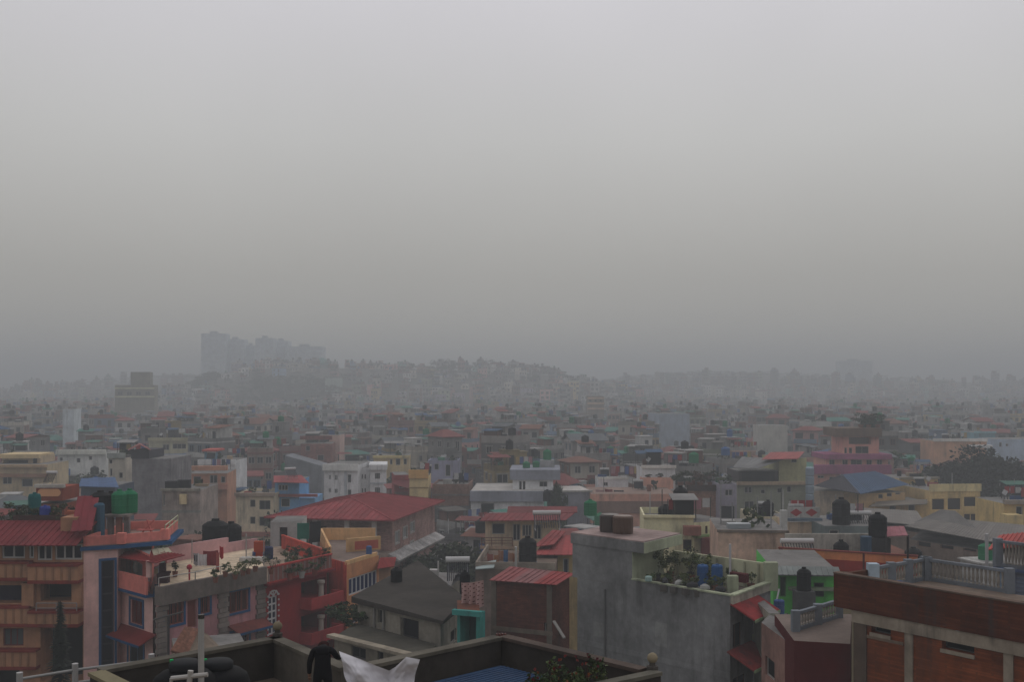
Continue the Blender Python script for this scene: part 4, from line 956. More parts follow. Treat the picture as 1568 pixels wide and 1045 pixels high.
for i, (px, c, hh) in enumerate(((395, (.03, .08, .2), 845), (410, (.03, .04, .1), 838))): barrel((P(px, 0, 69 + i).x, 69 + i, zT - .4), .35, ZP(hh, 69 + i) - zT + .4, c, ['bright blue drum behind the pink terrace', 'dark blue drum right of the bright one'][i])
m = MB((.4, .07, .03)); p = P(397, 838, 68.5); m.box(p.x - .3, p.x + .3, 68.3, 68.7, p.z - .3, p.z + .35); m.box(p.x - .2, p.x + .2, 68.4, 68.6, zT - .4, p.z - .3); one('gas_bottle', m, M_PLASTIC, 'orange-red box standing on the pink terrace beside the drums', 'box')
water_tank((P(330, 0, 78).x, 78, ZP(840, 78)), 'black', 'big black tank behind the washing of the pink terrace', 1.5, sz=1.35); water_tank((P(354, 0, 79).x, 79, ZP(842, 79)), 'black', 'second big black tank behind the pink terrace, right one', 1.2, sz=1.3)
# small brick-tiled roof and chimney post in front
b = B('tile_roofed_shed', 'small shed with brown tiled roof below the pink terrace', rect(268, 50, 20, w=3.2, d=3))
v = b.vol(b.poly, 0, ZP(1000, 50), C(96, 86, 76), M_OLD); v.build(); m = MB(C(104, 74, 62, k=.5))
A0, A1, A2, A3 = P(262, 998, 48.8), P(283, 962, 51), P(305, 966, 52), P(286, 1006, 49.5); m.sheet(A0, A3, A2, A1, .06); ro = b.part('roof', m, M_OLD)
for i in range(7):
    for j in range(9):
        f0, g0 = i / 7, j / 9; q = A0.lerp(A3, f0).lerp(A1.lerp(A2, f0), g0); q1 = A0.lerp(A3, f0 + 1 / 7.4).lerp(A1.lerp(A2, f0 + 1 / 7.4), g0); q2 = A0.lerp(A3, f0).lerp(A1.lerp(A2, f0), g0 + 1 / 9.6); f = HR.uniform(.75, 1.2)
        m = MB(tuple(x * f for x in C(104, 74, 62, k=.5))); m.obox(q + Vector((0, 0, .02)), q1 - q, q2 - q, (0, 0, .05)); b.part('tile', m, M_OLD, ro)
m = MB(C(80, 72, 64)); m.sheet(A3, P(345, 1000, 50.5), P(318, 972, 52.5), A2, .06); b.part('roof_slope', m, M_OLD)
pole(258, 945, 54, 6, 'dark iron post in front of the pink windows', .06, (.05, .045, .045)); m = MB((.06, .055, .05)); m.tube(P(235, 950, 54), P(280, 938, 54), .04); m.tube(P(258, 944, 54), P(258, 1000, 54), .03); one('cable_arm', m, M_METAL, 'dark iron arm crossing the iron post', 'bracket')
# ---- maroon house with arched window and columned balconies
MAR = C(98, 38, 39); e0, e1 = Vector(XY(402.5, 64.9)), Vector(XY(500, 70.2)); en = Vector((e1.y - e0.y, -(e1.x - e0.x))).normalized(); pe = [e0, e1, Vector(XY(492, 80)), Vector(XY(394, 80))]
b = B('maroon_house', 'maroon house with white arched window and columned balconies', pe, 'the maroon house', (402, 545, 985))
ze = ZP(897, 65); v = b.vol(pe, 0, ze, MAR); s_a = v.at(0, 461)[0]; LE = v.edge(0)[2]
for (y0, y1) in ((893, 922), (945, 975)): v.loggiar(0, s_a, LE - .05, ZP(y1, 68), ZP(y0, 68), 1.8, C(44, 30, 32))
# arched window: white lattice
a, c_ = v.at(0, 411)[0], v.at(0, 425)[0]; z0, z1 = ZP(973, 65.6), ZP(914, 65.6); v.winr(0, a, c_, z0, z1, frame=(.62, .6, .6), nx=2, ny=5, fw=.1, glass=(.03, .035, .06))
v.build(C(128, 112, 100, k=.6)); m = MB((.62, .6, .6)); mid = (a + c_) / 2; rr_ = (c_ - a) / 2
for k in range(9):
    t = math.pi * k / 9; t2 = math.pi * (k + 1) / 9
    m.bar(v.pos(0, mid - rr_ * math.cos(t), z1 + rr_ * .8 * math.sin(t), .02), v.pos(0, mid - rr_ * math.cos(t2), z1 + rr_ * .8 * math.sin(t2), .02), .08, .08)
for k in (-.5, 0, .5): m.bar(v.pos(0, mid, z1, .02), v.pos(0, mid + k * rr_ * 1.5, z1 + rr_ * .75, .02), .06)
for k in range(8):
    z = z0 + (z1 - z0) * k / 7
    for sgn, s_ in ((-1, a), (1, c_)): m.obox(v.pos(0, s_ - .12 if sgn < 0 else s_ + .02, z, .003), *(Vector((v.edge(0)[1].x, v.edge(0)[1].y, 0)) * .1, Vector((en.x, en.y, 0)) * .05, (0, 0, .1)))
b.part('arch_surround', m, M_CLEAN)
for y0, y1 in ((922, 945), (975, 990)): v.balcony(0, s_a - .1, LE + .6, ZP(y0 + 8, 68), .9, ZP(y0, 68) - ZP(y0 + 8, 68) + .25, C(110, 46, 46), name='balcony')
for y0, y1 in ((893, 925), (947, 978)):
    for px in (481,):
        p = v.pos(0, v.at(0, px)[0], 0, .55); m = MB((.44, .38, .33)); m.lathe((p.x, p.y, ZP(y1, 68)), [(.24, 0), (.24, .15), (.17, .2), (.15, ZP(y0, 68) - ZP(y1, 68) - .25), (.24, ZP(y0, 68) - ZP(y1, 68) - .15), (.24, ZP(y0, 68) - ZP(y1, 68))], 12); b.part('column', m, M_CLEAN, smooth=False)
# roof slab edge with a red balustrade of pale bars
p, d, L_, nn = v.edge(0); m = MB(C(84, 36, 38)); v.ledge(0, -.1, LE + .3, ze, ze + .14, .5, C(84, 36, 38), 'roof_edge', o0=-.3)
m = MB(C(128, 112, 98, k=.6)); m.prism(pe, ze + .01, ze + .141); b.part('roof_terrace', m, M_OLD)
zr = ze + .142; m = MB(C(122, 54, 50)); k = 44
bal = b.part('balustrade', (lambda mm: (mm.bar(v.pos(0, 0, zr + .95, .4), v.pos(0, LE, zr + .95, .4), .14, .1), mm.bar(v.pos(0, 0, zr + .05, .4), v.pos(0, LE, zr + .05, .4), .14, .1), mm)[-1])(MB(C(116, 48, 46))))
for i in range(k):
    m = MB((.40, .17, .15) if i % 3 else (.40, .30, .27)); s_ = LE * (i + .5) / k; q = v.pos(0, s_, zr + .1, .4); m.box(q.x - .045, q.x + .045, q.y - .045, q.y + .045, zr + .1, zr + .9); b.part('baluster', m, M_PLASTER, bal)
# second balustrade at the back and the gate-red screens
q0, q1 = Vector(XY(432, 79)), Vector(XY(499, 71.5)); dd = (q1 - q0)
m = MB(C(124, 56, 48)); m.bar((q0.x, q0.y, zr + .95), (q1.x, q1.y, zr + .95), .16, .1); m.bar((q0.x, q0.y, zr + .45), (q1.x, q1.y, zr + .45), .1, .9); b.part('rear_parapet', m)
for i, (px, py, w, h, f) in enumerate(((448, 874, .9, .9, 0), (458, 876, 1.0, .8, 1), (468, 878, .9, .7, 0), (478, 872, .9, 1.0, 1), (488, 876, 1.0, .7, 0), (440, 868, .8, 1.0, 0), (452, 862, 1.0, .9, 1), (497, 868, .9, .9, 0), (470, 864, .9, .8, 1), (482, 882, .8, .6, 0), (444, 888, 1.1, .6, 1), (462, 886, 1.0, .6, 0))):
    leafy(on(px, py, zr), w, h, f'{ORD_[i]}pot plant from the left in the crowd of plants on the maroon roof' if i else 'leftmost pot plant in the crowd of plants on the maroon roof', GREENS + DARK_GREENS, 170, .16, pot=[(.22, .05, .04), (.3, .08, .06), (.35, .34, .32)][i % 3], pr=.2, ph=.35, flowers=[(.35, .04, .05), (.4, .3, .3)] if f else None) if True else None
# slender shrub, green panel and dark board by the white annex
b = B('white_annex', 'white rooftop annex under the red hip roof behind the plants', rect(414, 84, 5, d=4, pxr=462)); v = b.vol(b.poly, ZP(850, 84), ZP(800, 84), (.5, .49, .47)); v.loggia(0, 428, 808, 440, 840, .8, C(60, 55, 54)); v.build()
m = MB((.02, .17, .12)); p = P(455, 802, 82); q = P(473, 826, 82); m.box(p.x, q.x, 82, 82.12, q.z, p.z); m.box(p.x + .1, p.x + .18, 82, 82.1, q.z - 1.2, q.z); m.box(q.x - .18, q.x - .1, 82, 82.1, q.z - 1.2, q.z); one('green_board', m, M_TIN, 'green board standing beside the white annex', 'board')
m = MB((.02, .022, .025)); p = P(473, 800, 81); q = P(488, 832, 81); m.obox((p.x, 81, q.z), (q.x - p.x, .5, 0), (0, .08, 0), (.1, 0, p.z - q.z)); m.box(p.x + .1, p.x + .2, 81.1, 81.2, q.z - 1.2, q.z); one('dark_board', m, M_TIN, 'tilted black board right of the green board', 'board')
# ------------------------------------------------------------------ the red hip-roofed hall
HALLC = C(112, 88, 82, 100)
pe = rect(404, 102.5, -11.5, w=12.6, d=18.2); ez = ZP(799, 100.2)
b = B('hip_roofed_hall', 'brick hall with broad dark red hip roof and white columns', pe, 'the red hip-roofed hall', (405, 648, 800))
q = [Vector(p) for p in pe]; u = (q[1] - q[0]).normalized(); w_ = (q[3] - q[0]).normalized(); ins = .9
inner = [q[0] + u * ins + w_ * 2.6, q[1] - u * ins + w_ * 2.6, q[2] - u * ins - w_ * ins, q[3] + u * ins - w_ * ins]
v = b.vol(inner, 0, ez, HALLC, M_BRICK)
for i, (x0, y0, x1, y1) in enumerate(((594, 812, 600, 838), (605, 815, 611, 832), (617, 808, 623, 824), (628, 801, 634, 815), (605, 848, 611, 864), (617, 838, 622, 854), (628, 830, 633, 844))):
    v.win(1, x0, y0, x1, y1, nx=1, frame=(.6, .59, .58), glass=(.28, .29, .29), depth=.1, trim=(.42, .4, .38))
v.win(0, 490, 806, 500, 830, nx=1, frame=C(70, 55, 50, 100), name='door'); v.build()
rv = b.vol([q[0] + u * .0, q[1], q[2], q[3]], 0, ez, REDTIN); rv.hip(.0, 1.35, C(112, 52, 54, 100, k=.5), 'roof', ez + .12, .55)
m = MB(C(104, 92, 84, 100)); g = [q[0] + u * ins + w_ * .8, q[1] - u * ins + w_ * .8, q[1] - u * ins + w_ * 2.55, q[0] + u * ins + w_ * 2.55]; m.prism([tuple(x) for x in g], 0, ez - 3.1); b.part('veranda_floor', m, M_PLASTER)
for f in (.04, .37, .62, .83):
    p = q[0].lerp(q[1], f) + w_ * 1.0; m = MB((.55, .53, .51)); m.box(p.x - .22, p.x + .22, p.y - .22, p.y + .22, ez - 3.099, ez - .002); b.part('column', m, M_CLEAN)
v2 = b.vol([x.copy() for x in inner], 0, ez, HALLC); L1 = v.edge(1)[2]
v.awning(1, -1.2, L1 + .3, ZP(843, 104), 1.1, .55, (.50, .47, .45), 'white_awning', .25); v.awning(1, -1.2, L1 + .3, ZP(880, 104), 1.1, .5, (.44, .42, .41), 'lower_awning', .25)
# ------------------------------------------------------------------ ochre house with the blue glazed front
pf = [XY(531, 72), XY(580, 76.2), XY(575, 84), XY(490, 84), XY(504, 74.1)]
b = B('ochre_house', 'ochre house with blue glazed front and red side wall', pf, 'the ochre house', (500, 605, 925))
zf = ZP(866, 72); OC = C(126, 88, 64); v = b.vol(pf, 0, zf, OC)
v.win(0, 534, 880, 578, 906, nx=7, ny=1, frame=(.55, .55, .56), glass=(.02, .03, .09), fw=.1, split=True)
v.win(0, 540, 925, 572, 950, nx=4, frame=(.4, .4, .42), glass=(.02, .025, .06)); v.build(C(104, 92, 86, k=.6))
m = MB(C(126, 58, 50)); p, d, L_, nn = v.edge(4); m.obox(v.pos(4, 0, 3, .003), Vector((d.x, d.y, 0)) * L_, Vector((nn.x, nn.y, 0)) * .04, (0, 0, zf - 3 + .15)); b.part('red_wall', m)
# low parapets and the tan screen wall on its roof
for e, hh in ((0, .25), (3, .9), (2, .9)):
    p, d, L_, nn = v.edge(e); m = MB(C(140, 112, 80)); m.obox(v.pos(e, 0 if e != 3 else .2, zf + .002), Vector((d.x, d.y, 0)) * (L_ - .2), -Vector((nn.x, nn.y, 0)) * .15, (0, 0, hh)); b.part('parapet', m)
m = MB(C(136, 112, 80)); a_, c_ = P(553, 850, 77.5), P(578, 846, 79.5); m.obox((a_.x - 1, 77.6, zf + .003), (2.2, 1.4, 0), (-.1, .15, 0), (0, 0, .95)); b.part('screen_wall', m)
m = MB(C(112, 62, 54)); m.obox((a_.x - .3, 76.6, zf + .3), (1.5, 1.0, 0), (-.03, .05, 0), (0, 0, .6)); b.part('red_panel', m)
one('water_drum', (lambda mm: (mm.lathe((P(565, 0, 75.2).x, 75.2, zf + .25), [(.2, 0), (.2, .5), (.12, .55)], 12), mm)[-1])(MB((.05, .11, .26))), M_PLASTIC, 'small blue drum on the edge of the ochre house', 'drum')
m = MB(); p0_ = P(581, 870, 75); m.ribbed(P(578, 872, 74.5), P(604, 868, 78.5), P(607, 854, 80.5), P(582, 855, 76.5), .3, .04, C(110, 46, 46, k=.5)); b.part('lean_to_roof', m, M_TIN)
m = MB(C(98, 76, 62)); m.obox(P(580, 872, 76.5) - Vector((0, 0, 8)), Vector(XY(603, 80) + (0,)) - Vector(XY(580, 76.5) + (0,)), (-.2, .3, 0), (0, 0, 8)); b.part('lean_to_wall', m)
# ------------------------------------------------------------------ grey house with dark flat roof, lower yard, teal shed
ph = [XY(674.6, 50), XY(707, 54), XY(640, 63), XY(547.6, 54.6)]
b = B('grey_plaster_house', 'stained grey plaster house with dark sheet roof and black window', ph, 'the dark-roofed grey house', (540, 740, 1000)); zh = ZP(950, 50)
GP = C(96, 92, 84); v = b.vol(ph, 0, zh - .1, GP, M_OLD)
v.win(3, 613, 949, 641, 979, nx=1, frame=(.03, .03, .035), glass=(.012, .012, .016), depth=.25); v.win(3, 578, 935, 587, 955, nx=1, frame=(.05, .05, .05), depth=.2); v.win(3, 672, 970, 684, 1004, nx=1, frame=(.06, .05, .05), name='door', depth=.25)
v.win(0, 690, 965, 699, 985, nx=1); v.build()
m = MB(C(58, 55, 52, k=.62)); rp = [Vector(p) for p in ph]; c0 = sum(rp, Vector((0, 0))) / 4; big_ = [c0 + (p - c0) * 1.1 for p in rp]; m.prism([tuple(p) for p in big_], [zh - .1 + .002] * 4, [zh + .06, zh + .25, zh + .55, zh + .2]); b.part('roof', m, M_OLD)
for px in (575, 589): m = MB((.25, .24, .22)); m.tube(v.pos(3, v.at(3, px)[0], zh - 4, .08), v.pos(3, v.at(3, px)[0], zh - .15, .08), .06, n=8); b.part('drain_pipe', m, M_METAL)
yd = [XY(655, 46.6), XY(668, 49.5), XY(545, 54), XY(512, 51)]; zy = ZP(1004, 47.5); yv = b.vol(yd, 0, zy, C(82, 78, 70), M_OLD, 'yard_wall'); yv.win(3, 538, 992, 560, 1010, nx=2, frame=(.05, .05, .05)); yv.win(3, 578, 999, 587, 1013, nx=1, frame=(.05, .05, .05)); yv.build(C(64, 62, 56, k=.6))
yv.ledge(3, -.2, yv.edge(3)[2] + .1, zy - .02, zy + .12, .3, C(96, 90, 80), 'yard_ledge', o0=-.15, mat=M_OLD)
for i, (px, py, Y_, w, h) in enumerate(((532, 950, 56, 2.0, 2.2), (520, 958, 55, 1.6, 1.6), (548, 962, 54.6, 1.8, 1.6), (540, 975, 53.5, 1.4, 1.0))):
    p = P(px, py, Y_); leafy((p.x, Y_, zy), w, max(.6, p.z - zy + .6), ['tangled dark bush left of the grey plaster house', 'dark bush below the maroon balcony', 'dark bush against the drain pipe of the grey house', 'low weeds on the yard ledge of the grey house'][i], DARK_GREENS + GREENS[:1], 420, .2, pot=None, name='bush', group='bushes in the yard')
water_tank((P(607, 0, 58).x, 58, zh + .33), 'black', 'small black tank on the dark sheet roof', .5, sz=.5)
cloth((P(618, 901, 57.5), P(646, 903, 57)), .28, 'white plastic sheet crumpled on the dark roof', (.5, .49, .47), 'plastic_sheet', 2, .2, 'sheet')
TEAL = (.05, .26, .23); pt_ = [XY(700, 48), XY(735, 47.6), XY(733, 50.2), XY(700, 50.6)]
b = B('teal_shed', 'teal painted shed with open doorway beside the grey plaster house', pt_, 'the teal shed', (698, 748, 985)); v = b.vol(pt_, 0, ZP(934, 48.5), TEAL)
v.loggia(0, 704.5, 942, 729, 1010, 1.0, (.02, .07, .065)); v.build(C(90, 60, 50, k=.6)); v.ledge(0, -.15, v.edge(0)[2] + .15, ZP(940, 48.2), ZP(932, 48.2), .22, (.06, .30, .27), 'lintel')
DOT = lambda i, j: (.10, .03, .03) if (i % 4 in (1, 2) and (j + (i // 4) * 2) % 4 == 1) else (.46, .29, .27)
cloth((P(706, 893, 50), P(740, 889, 49.5)), 1.25, 'pale pink cloth with dark dots above the teal shed', (.46, .27, .25), 'hung_cloth', 3, .12, pattern=DOT, nx=32, nz=26)
solar((P(701, 0, 56).x, 56, ZP(893, 56)), 4, 'white solar heater tube above the teal shed', 1.5, .82)
b = B('patchwork_shed', 'low grey shed with curved tin roof behind the dark roof', rect(632, 66, -8, d=4, pxr=690)); v = b.vol(b.poly, 0, ZP(899, 66), C(84, 80, 74), M_OLD); v.win(0, 660, 900, 682, 910, nx=1); v.build(); m = MB(C(96, 94, 92, k=.55))
for i in range(6):
    f0, f1 = i / 6, (i + 1) / 6; pp = [Vector((b.poly[k][0], b.poly[k][1], 0)) for k in (0, 1, 2, 3)]; z_ = lambda f: ZP(899, 66) + .5 * math.sin(math.pi * f)
    A, B2, C2, D2 = pp[0].lerp(pp[3], f0), pp[1].lerp(pp[2], f0), pp[1].lerp(pp[2], f1), pp[0].lerp(pp[3], f1); A.z = B2.z = z_(f0); C2.z = D2.z = z_(f1); m.sheet(A, B2, C2, D2, .04)
b.part('roof', m, M_TIN)
water_tank((P(712, 0, 54).x, 54, ZP(910, 54)), 'black', 'black drum between solar heater and dotted cloth', .42, sz=.75)
m = MB((.5, .48, .46)); p = P(664, 890, 62); m.box(p.x - .25, p.x + .25, 62, 62.5, ZP(900, 62) - .6, p.z + .6); m.box(p.x - .6, p.x - .2, 62, 62.4, ZP(900, 62) - .6, p.z); one('white_chimney', m, M_PLASTER, 'stubby white chimney behind the dark sheet roof', 'chimney'); pole(671, 860, 61, ZP(910, 61), 'white post beside the stubby white chimney', .05, (.5, .49, .47))
# ------------------------------------------------------------------ brick box with red tin roof
pi_ = [XY(846, 58), XY(872, 60.2), XY(781, 62.6), XY(752, 59.5)]
b = B('brick_box_house', 'windowless brick house with rusty red tin roof', pi_, 'the brick box house', (750, 868, 972)); zi = ZP(896, 58); BRK = C(74, 48, 42)
v = b.vol(pi_, 0, zi, BRK, M_BRICK); v.win(3, 833, 955, 845, 972, nx=1, depth=.2); v.build()
for s_ in (.02, v.edge(3)[2] - .32): v.ledge(3, s_, s_ + .3, 0, zi - .05, .04, C(78, 72, 66), 'concrete_column', mat=M_OLD)
v.ledge(3, 0, v.edge(3)[2], ZP(975, 58), ZP(968, 58), .05, C(84, 76, 68), 'concrete_beam', mat=M_OLD)
for i, (f0, f1, cc) in enumerate(((0, .33, (100, 58, 58)), (.33, .66, (96, 66, 66)), (.66, 1, (108, 50, 50)))):
    A, D2 = Vector(pi_[3] + (0,)), Vector(pi_[0] + (0,)); E2, F2 = Vector(pi_[2] + (0,)), Vector(pi_[1] + (0,)); m = MB(); o_ = Vector((-.1, -.45, 0)); r2 = Vector((.3, 0, 0))
    a0, a1 = A.lerp(D2 + r2, f0) + o_, A.lerp(D2 + r2, f1) + o_; c1, c0_ = E2.lerp(F2 + r2, f1), E2.lerp(F2 + r2, f0); a0.z = a1.z = zi + .06 + .004 * i; c1.z = c0_.z = zi + .22 + .004 * i
    m.ribbed(a0, a1, c1, c0_, .3, .03, C(*cc, k=.5)); b.part('tin_sheet', m, M_TIN)
m = MB((.3, .28, .26)); m.bar(P(848, 952, 55), P(864, 978, 54), .15, .06); one('leaning_plank', m, M_WOOD, 'pale plank leaning beside the brick box house', 'plank')
KEEP.append((606, 742, 866, 112))
for i, (px, Y_, s_) in enumerate(((650, 98, .95), (668, 104, 1.0), (690, 96, .9), (706, 106, 1.05), (722, 99, .95), (636, 107, 1.0))): tree(P(px, 0, Y_).x, Y_, 0, s_, i, ['dark tree just right of the red hip-roofed hall', 'dark tree in the gap before the plain brick house', 'dark tree behind the solar heater of the teal shed', 'dark tree left of the banded white house', 'dark tree beside the wall of the red-roofed cream house', 'dark tree at the back corner of the red hip-roofed hall'][i], 'trees between the houses')
# clutter terrace between brick box and cream house: washing, pots, pipes
b = B('clutter_house', 'low house with washing-filled terrace behind the brick box house', rect(728, 78, -4, d=9, pxr=850), None, (728, 850, 868)); zk = ZP(872, 78); v = b.vol(b.poly, 0, zk, C(86, 76, 70), M_OLD); v.build(C(90, 78, 70, k=.6)); v.parapet(.5, .12, C(100, 92, 84), sides=[0, 3], mat=M_OLD)
for i, (x0, y0, x1, y1, Y_, d_, c_) in enumerate(((746, 848, 755, 849, 81, .9, (.3, .1, .08)), (756, 850, 764, 850, 81, .8, (.35, .16, .08)), (763, 843, 771, 844, 82, 1.0, (.38, .19, .12)), (771, 842, 778, 842, 81, 1.1, (.07, .16, .33)), (778, 846, 786, 847, 82, .8, (.4, .2, .12)), (785, 848, 792, 848, 81, .7, (.33, .12, .05)), (755, 868, 764, 868, 78.5, .7, (.4, .03, .05)))):
    cloth((P(x0, y0, Y_), P(x1, y1, Y_)), d_, ['rust-red garment at the left of the clutter terrace', 'brown garment second on the clutter terrace line', 'large orange cloth on the clutter terrace line', 'blue garment on the clutter terrace line', 'orange garment right of the blue one', 'small dark orange cloth beside the black tank', 'bright red bundle at the front of the clutter terrace'][i], c_)
water_tank((P(808, 0, 80).x, 80, ZP(862, 80)), 'black', 'tall black tank between cream house and clutter terrace', 1.05, sz=1.25, stand=0)
m = MB((.10, .13, .16)); p = P(808, 0, 80); m.box(p.x - .7, p.x + .7, 79.3, 80.7, zk, ZP(862, 80) - .01); one('tank_plinth', m, M_OLD, 'blue-grey plinth under the tall black tank', 'plinth')
pole(790, 838, 76, 8, 'white post with cross arm in front of the clutter terrace', .09, (.5, .49, .47)); m = MB((.3, .36, .35)); m.sheet(P(728, 872, 76.5), P(756, 870, 76.5), P(760, 858, 80), P(729, 864, 80), .05); one('pale_tarp', m, M_TIN, 'pale turquoise sheet roof beside the solar heater', 'sheet')
# ------------------------------------------------------------------ big grey house with the planted roof terrace
JC = Vector(XY(1118, 48)); JR = Vector(XY(1176, 51.4)); uL = Vector((-math.cos(rad(47)), math.sin(rad(47)))); uR = (JR - JC).normalized()
k884 = (884 - CX) / FPX; tL = (k884 * JC.y - JC.x) / (uL.x - k884 * uL.y); JL = JC + uL * tL; JB = JL + uR * 4.5; JRB = JC + uR * 4.5
pj = [JC, JRB, JB, JL]
b = B('planted_roof_house', 'tall bare grey house with planted roof terrace and red awnings', [tuple(p) for p in pj], 'the planted-roof grey house', (865, 1190, 1045))
zp = ZP(912, 48); zfl = zp - .42; JG = C(84, 84, 84); MINT = C(112, 116, 98)
v = b.vol(pj, 0, zfl, JG, M_OLD)
v.win(0, 1122, 954, 1140, 994, nx=2, frame=C(60, 44, 38), glass=(.012, .012, .014), depth=.25); v.win(0, 1122, 1036, 1142, 1060, nx=2, frame=C(60, 44, 38)); v.win(0, 1160, 1000, 1172, 1040, nx=1, frame=C(50, 40, 36)); v.build(C(88, 80, 74, k=.6))
m = MB(MINT); L0 = v.edge(0)[2]; v.ledge(0, -.003, L0, 0, zfl - .05, .03, C(112, 112, 96), 'mint_front', o0=.002) if False else None
Sd = v.edge(3)[2]; s968 = v.at(3, 968)[0]           # edge 3 runs from JL to JC
v.ledge(3, s968, Sd + .02, zfl, zp - .05, .0, JG, 'parapet', o0=-.13, mat=M_OLD); v.ledge(3, s968 - .02, Sd + .05, zp - .049, zp + .02, .05, MINT, 'coping', o0=-.18)
v.ledge(0, .002, L0, zfl, zp - .05, .12, C(112, 108, 98), 'parapet', o0=-.02); v.ledge(0, .055, L0, zp - .049, zp + .022, .2, MINT, 'coping', o0=-.1)
v.ledge(3, .02, Sd - .02, zfl - 3.25, zfl - 3.0, .02, C(88, 88, 88), 'slab_line', mat=M_OLD)
for i, (a, z_, w_, h_) in enumerate(((1.1, 2.0, .9, .7), (3.4, 4.2, 1.3, .9), (5.0, 1.4, .7, 1.1), (2.2, 5.6, 1.0, .6), (4.3, 3.4, .5, .5))): v.ledge(3, a, a + w_, zfl - z_ - h_, zfl - z_, .012, [C(90, 90, 89), C(78, 77, 76)][i % 2], 'plaster_patch', mat=M_OLD)
m = MB((.16, .16, .16)); m.tube(v.pos(3, 1.9, 2, .07), v.pos(3, 1.9, zfl - .3, .07), .045, n=8); b.part('drain_pipe', m, M_METAL)
# red awnings on the window side
a0, a1 = v.at(0, 1120)[0], v.at(0, 1186)[0]
v.awning(0, .0, L0 * .62, ZP(921, 48.5), 1.15, .6, C(108, 46, 46, k=.5), 'awning', .07, fascia=C(92, 104, 80)); v.awning(0, -.3, L0 * .5, ZP(992, 48.5), 1.25, .65, C(100, 48, 46, k=.5), 'awning', .07, fascia=C(92, 104, 80))
v.balcony(0, L0 * .52, L0 * .9, ZP(972, 50.5), 1.1, .12, C(90, 92, 80), name='balcony'); q0, q1 = v.pos(0, L0 * .52, ZP(972, 50.5) + .12, 1.0), v.pos(0, L0 * .9, ZP(972, 50.5) + .12, 1.0); rail(b, [q0, q1], .8, (.05, .045, .045), 3, .02, .4)
# upper stair block at the left end
uN = -uR; zu = ZP(831, 51.8); ub = [JL + uL * .35, JL - uL * (s968 - .02), JL - uL * (s968 - .02) + uR * 3.2, JL + uL * .35 + uR * 3.2]
ub = [ub[0] + uR * .02, ub[1] + uR * .02, ub[2], ub[3]]
v3 = b.vol(ub, zfl + .002, zu - .5, JG, M_OLD, 'stair_block'); v3.build()
m = MB(JG); o2 = [ub[0] + uL * .1 - uR * .04, ub[1] - uL * .75 - uR * .04, ub[2] - uL * .75 + uR * .6, ub[3] + uL * .1 + uR * .6]; m.prism([tuple(p) for p in o2], zu - .499, zu - .0); m.col = C(128, 112, 108, k=.6); m.prism([tuple(p + (sum(o2, Vector((0, 0))) / 4 - p) * .02) for p in o2], zu + .001, zu + .05); b.part('stair_roof', m, M_OLD)
m = MB(MINT); m.obox((*(o2[1] + uL * -.004), zu - .499), (uR.x * 3.86, uR.y * 3.86, 0), (-uL.x * .05, -uL.y * .05, 0), (0, 0, .5)); m.obox((*(ub[1] - uL * .004), zfl + .01), (uR.x * 3.1, uR.y * 3.1, 0), (-uL.x * .03, -uL.y * .03, 0), (0, 0, zu - zfl - .52)); b.part('mint_face', m)
for px, py in ((900, 818), (935, 826)):            # rusty box tanks on the stair roof
    pass
for i, (f, cc, lab) in enumerate(((.36, (.05, .036, .03), 'dark brown'), (.58, (.10, .055, .035), 'rust brown'))):
    p = ub[0].lerp(ub[1], f) + uR * 1.6; m = MB(cc); m.lathe((0, 0, 0), [(.5, 0), (.52, .1), (.52, .8), (.45, .88), (.1, .92)], 16); o = m.build('oil_drum', M_METAL); o.location = (p.x, p.y, zu + .052); tag(o, f'{lab} oil drum on the stair block of the planted roof', 'drum', 'rusty drums')
# terrace furniture: rear wall, pots, tubs, pole, bags
rb0, rb1 = JB + uL * -3.6 - uR * .3, JRB - uR * .3; m = MB(C(124, 124, 104)); d_ = rb1 - rb0; m.obox((rb0.x, rb0.y, zfl + .002), (d_.x, d_.y, 0), (uR.x * .14, uR.y * .14, 0), (0, 0, 1.25)); b.part('rear_wall', m)
for i in range(7):
    p = rb0.lerp(rb1, i / 7 + .06); mm = MB(C(104, 104, 88)); mm.obox((p.x - uR.x * .1, p.y - uR.y * .1, zfl + .003), (uL.x * .08, uL.y * .08, 0), (uR.x * .08, uR.y * .08, 0), (0, 0, 1.2)); b.part('wall_rib', mm)
p = P(1126, 895, 49.3); m = MB(MINT); m.box(p.x - .35, p.x + .1, p.y - .2, p.y + .2, zfl, ZP(884, 49)); b.part('corner_post', m)
m = MB(MINT); p = JC + uR * 4.3 - uL * .1; m.box(p.x - .3, p.x + .3, p.y - .2, p.y + .2, zfl, zp + .9); b.part('end_post', m)
def jt(a, c_, z=None): p = JC + uL * a + uR * c_ * (.62 if c_ > .7 else 1); return (p.x, p.y, zfl + .002 if z is None else z)
JP = [(1.0, 1.6), (1.9, 3.2), (2.6, 4.8), (3.2, 6.3), (3.9, 5.2), (4.4, 6.4), (4.8, 3.6), (5.3, 5.4), (5.6, 4.0), (3.4, 3.0), (4.2, 2.0), (2.4, 1.4), (1.4, .6), (2.9, .5), (3.9, .6), (4.8, 1.2), (.6, 5.6), (2.0, 6.4), (1.3, 4.6)]
for i, (a, c_) in enumerate(JP):
    big_ = i in (3, 4, 5, 6, 7, 8); leafy(jt(a, c_), (1.0, .6)[not big_], (1.15, .55)[not big_] * HR.uniform(.8, 1.2), f'{ORD_[i] if i < 15 else ["sixteenth ", "seventeenth ", "eighteenth ", "nineteenth "][i - 15]}potted plant on the planted roof, counted from its front corner'.strip() if i else 'potted plant nearest the front corner of the planted roof', GREENS + [(.11, .12, .03)], 260 if big_ else 120, .15, pr=.18, ph=.3, pot=[(.07, .06, .05), (.2, .08, .05), (.1, .1, .1)][i % 3])
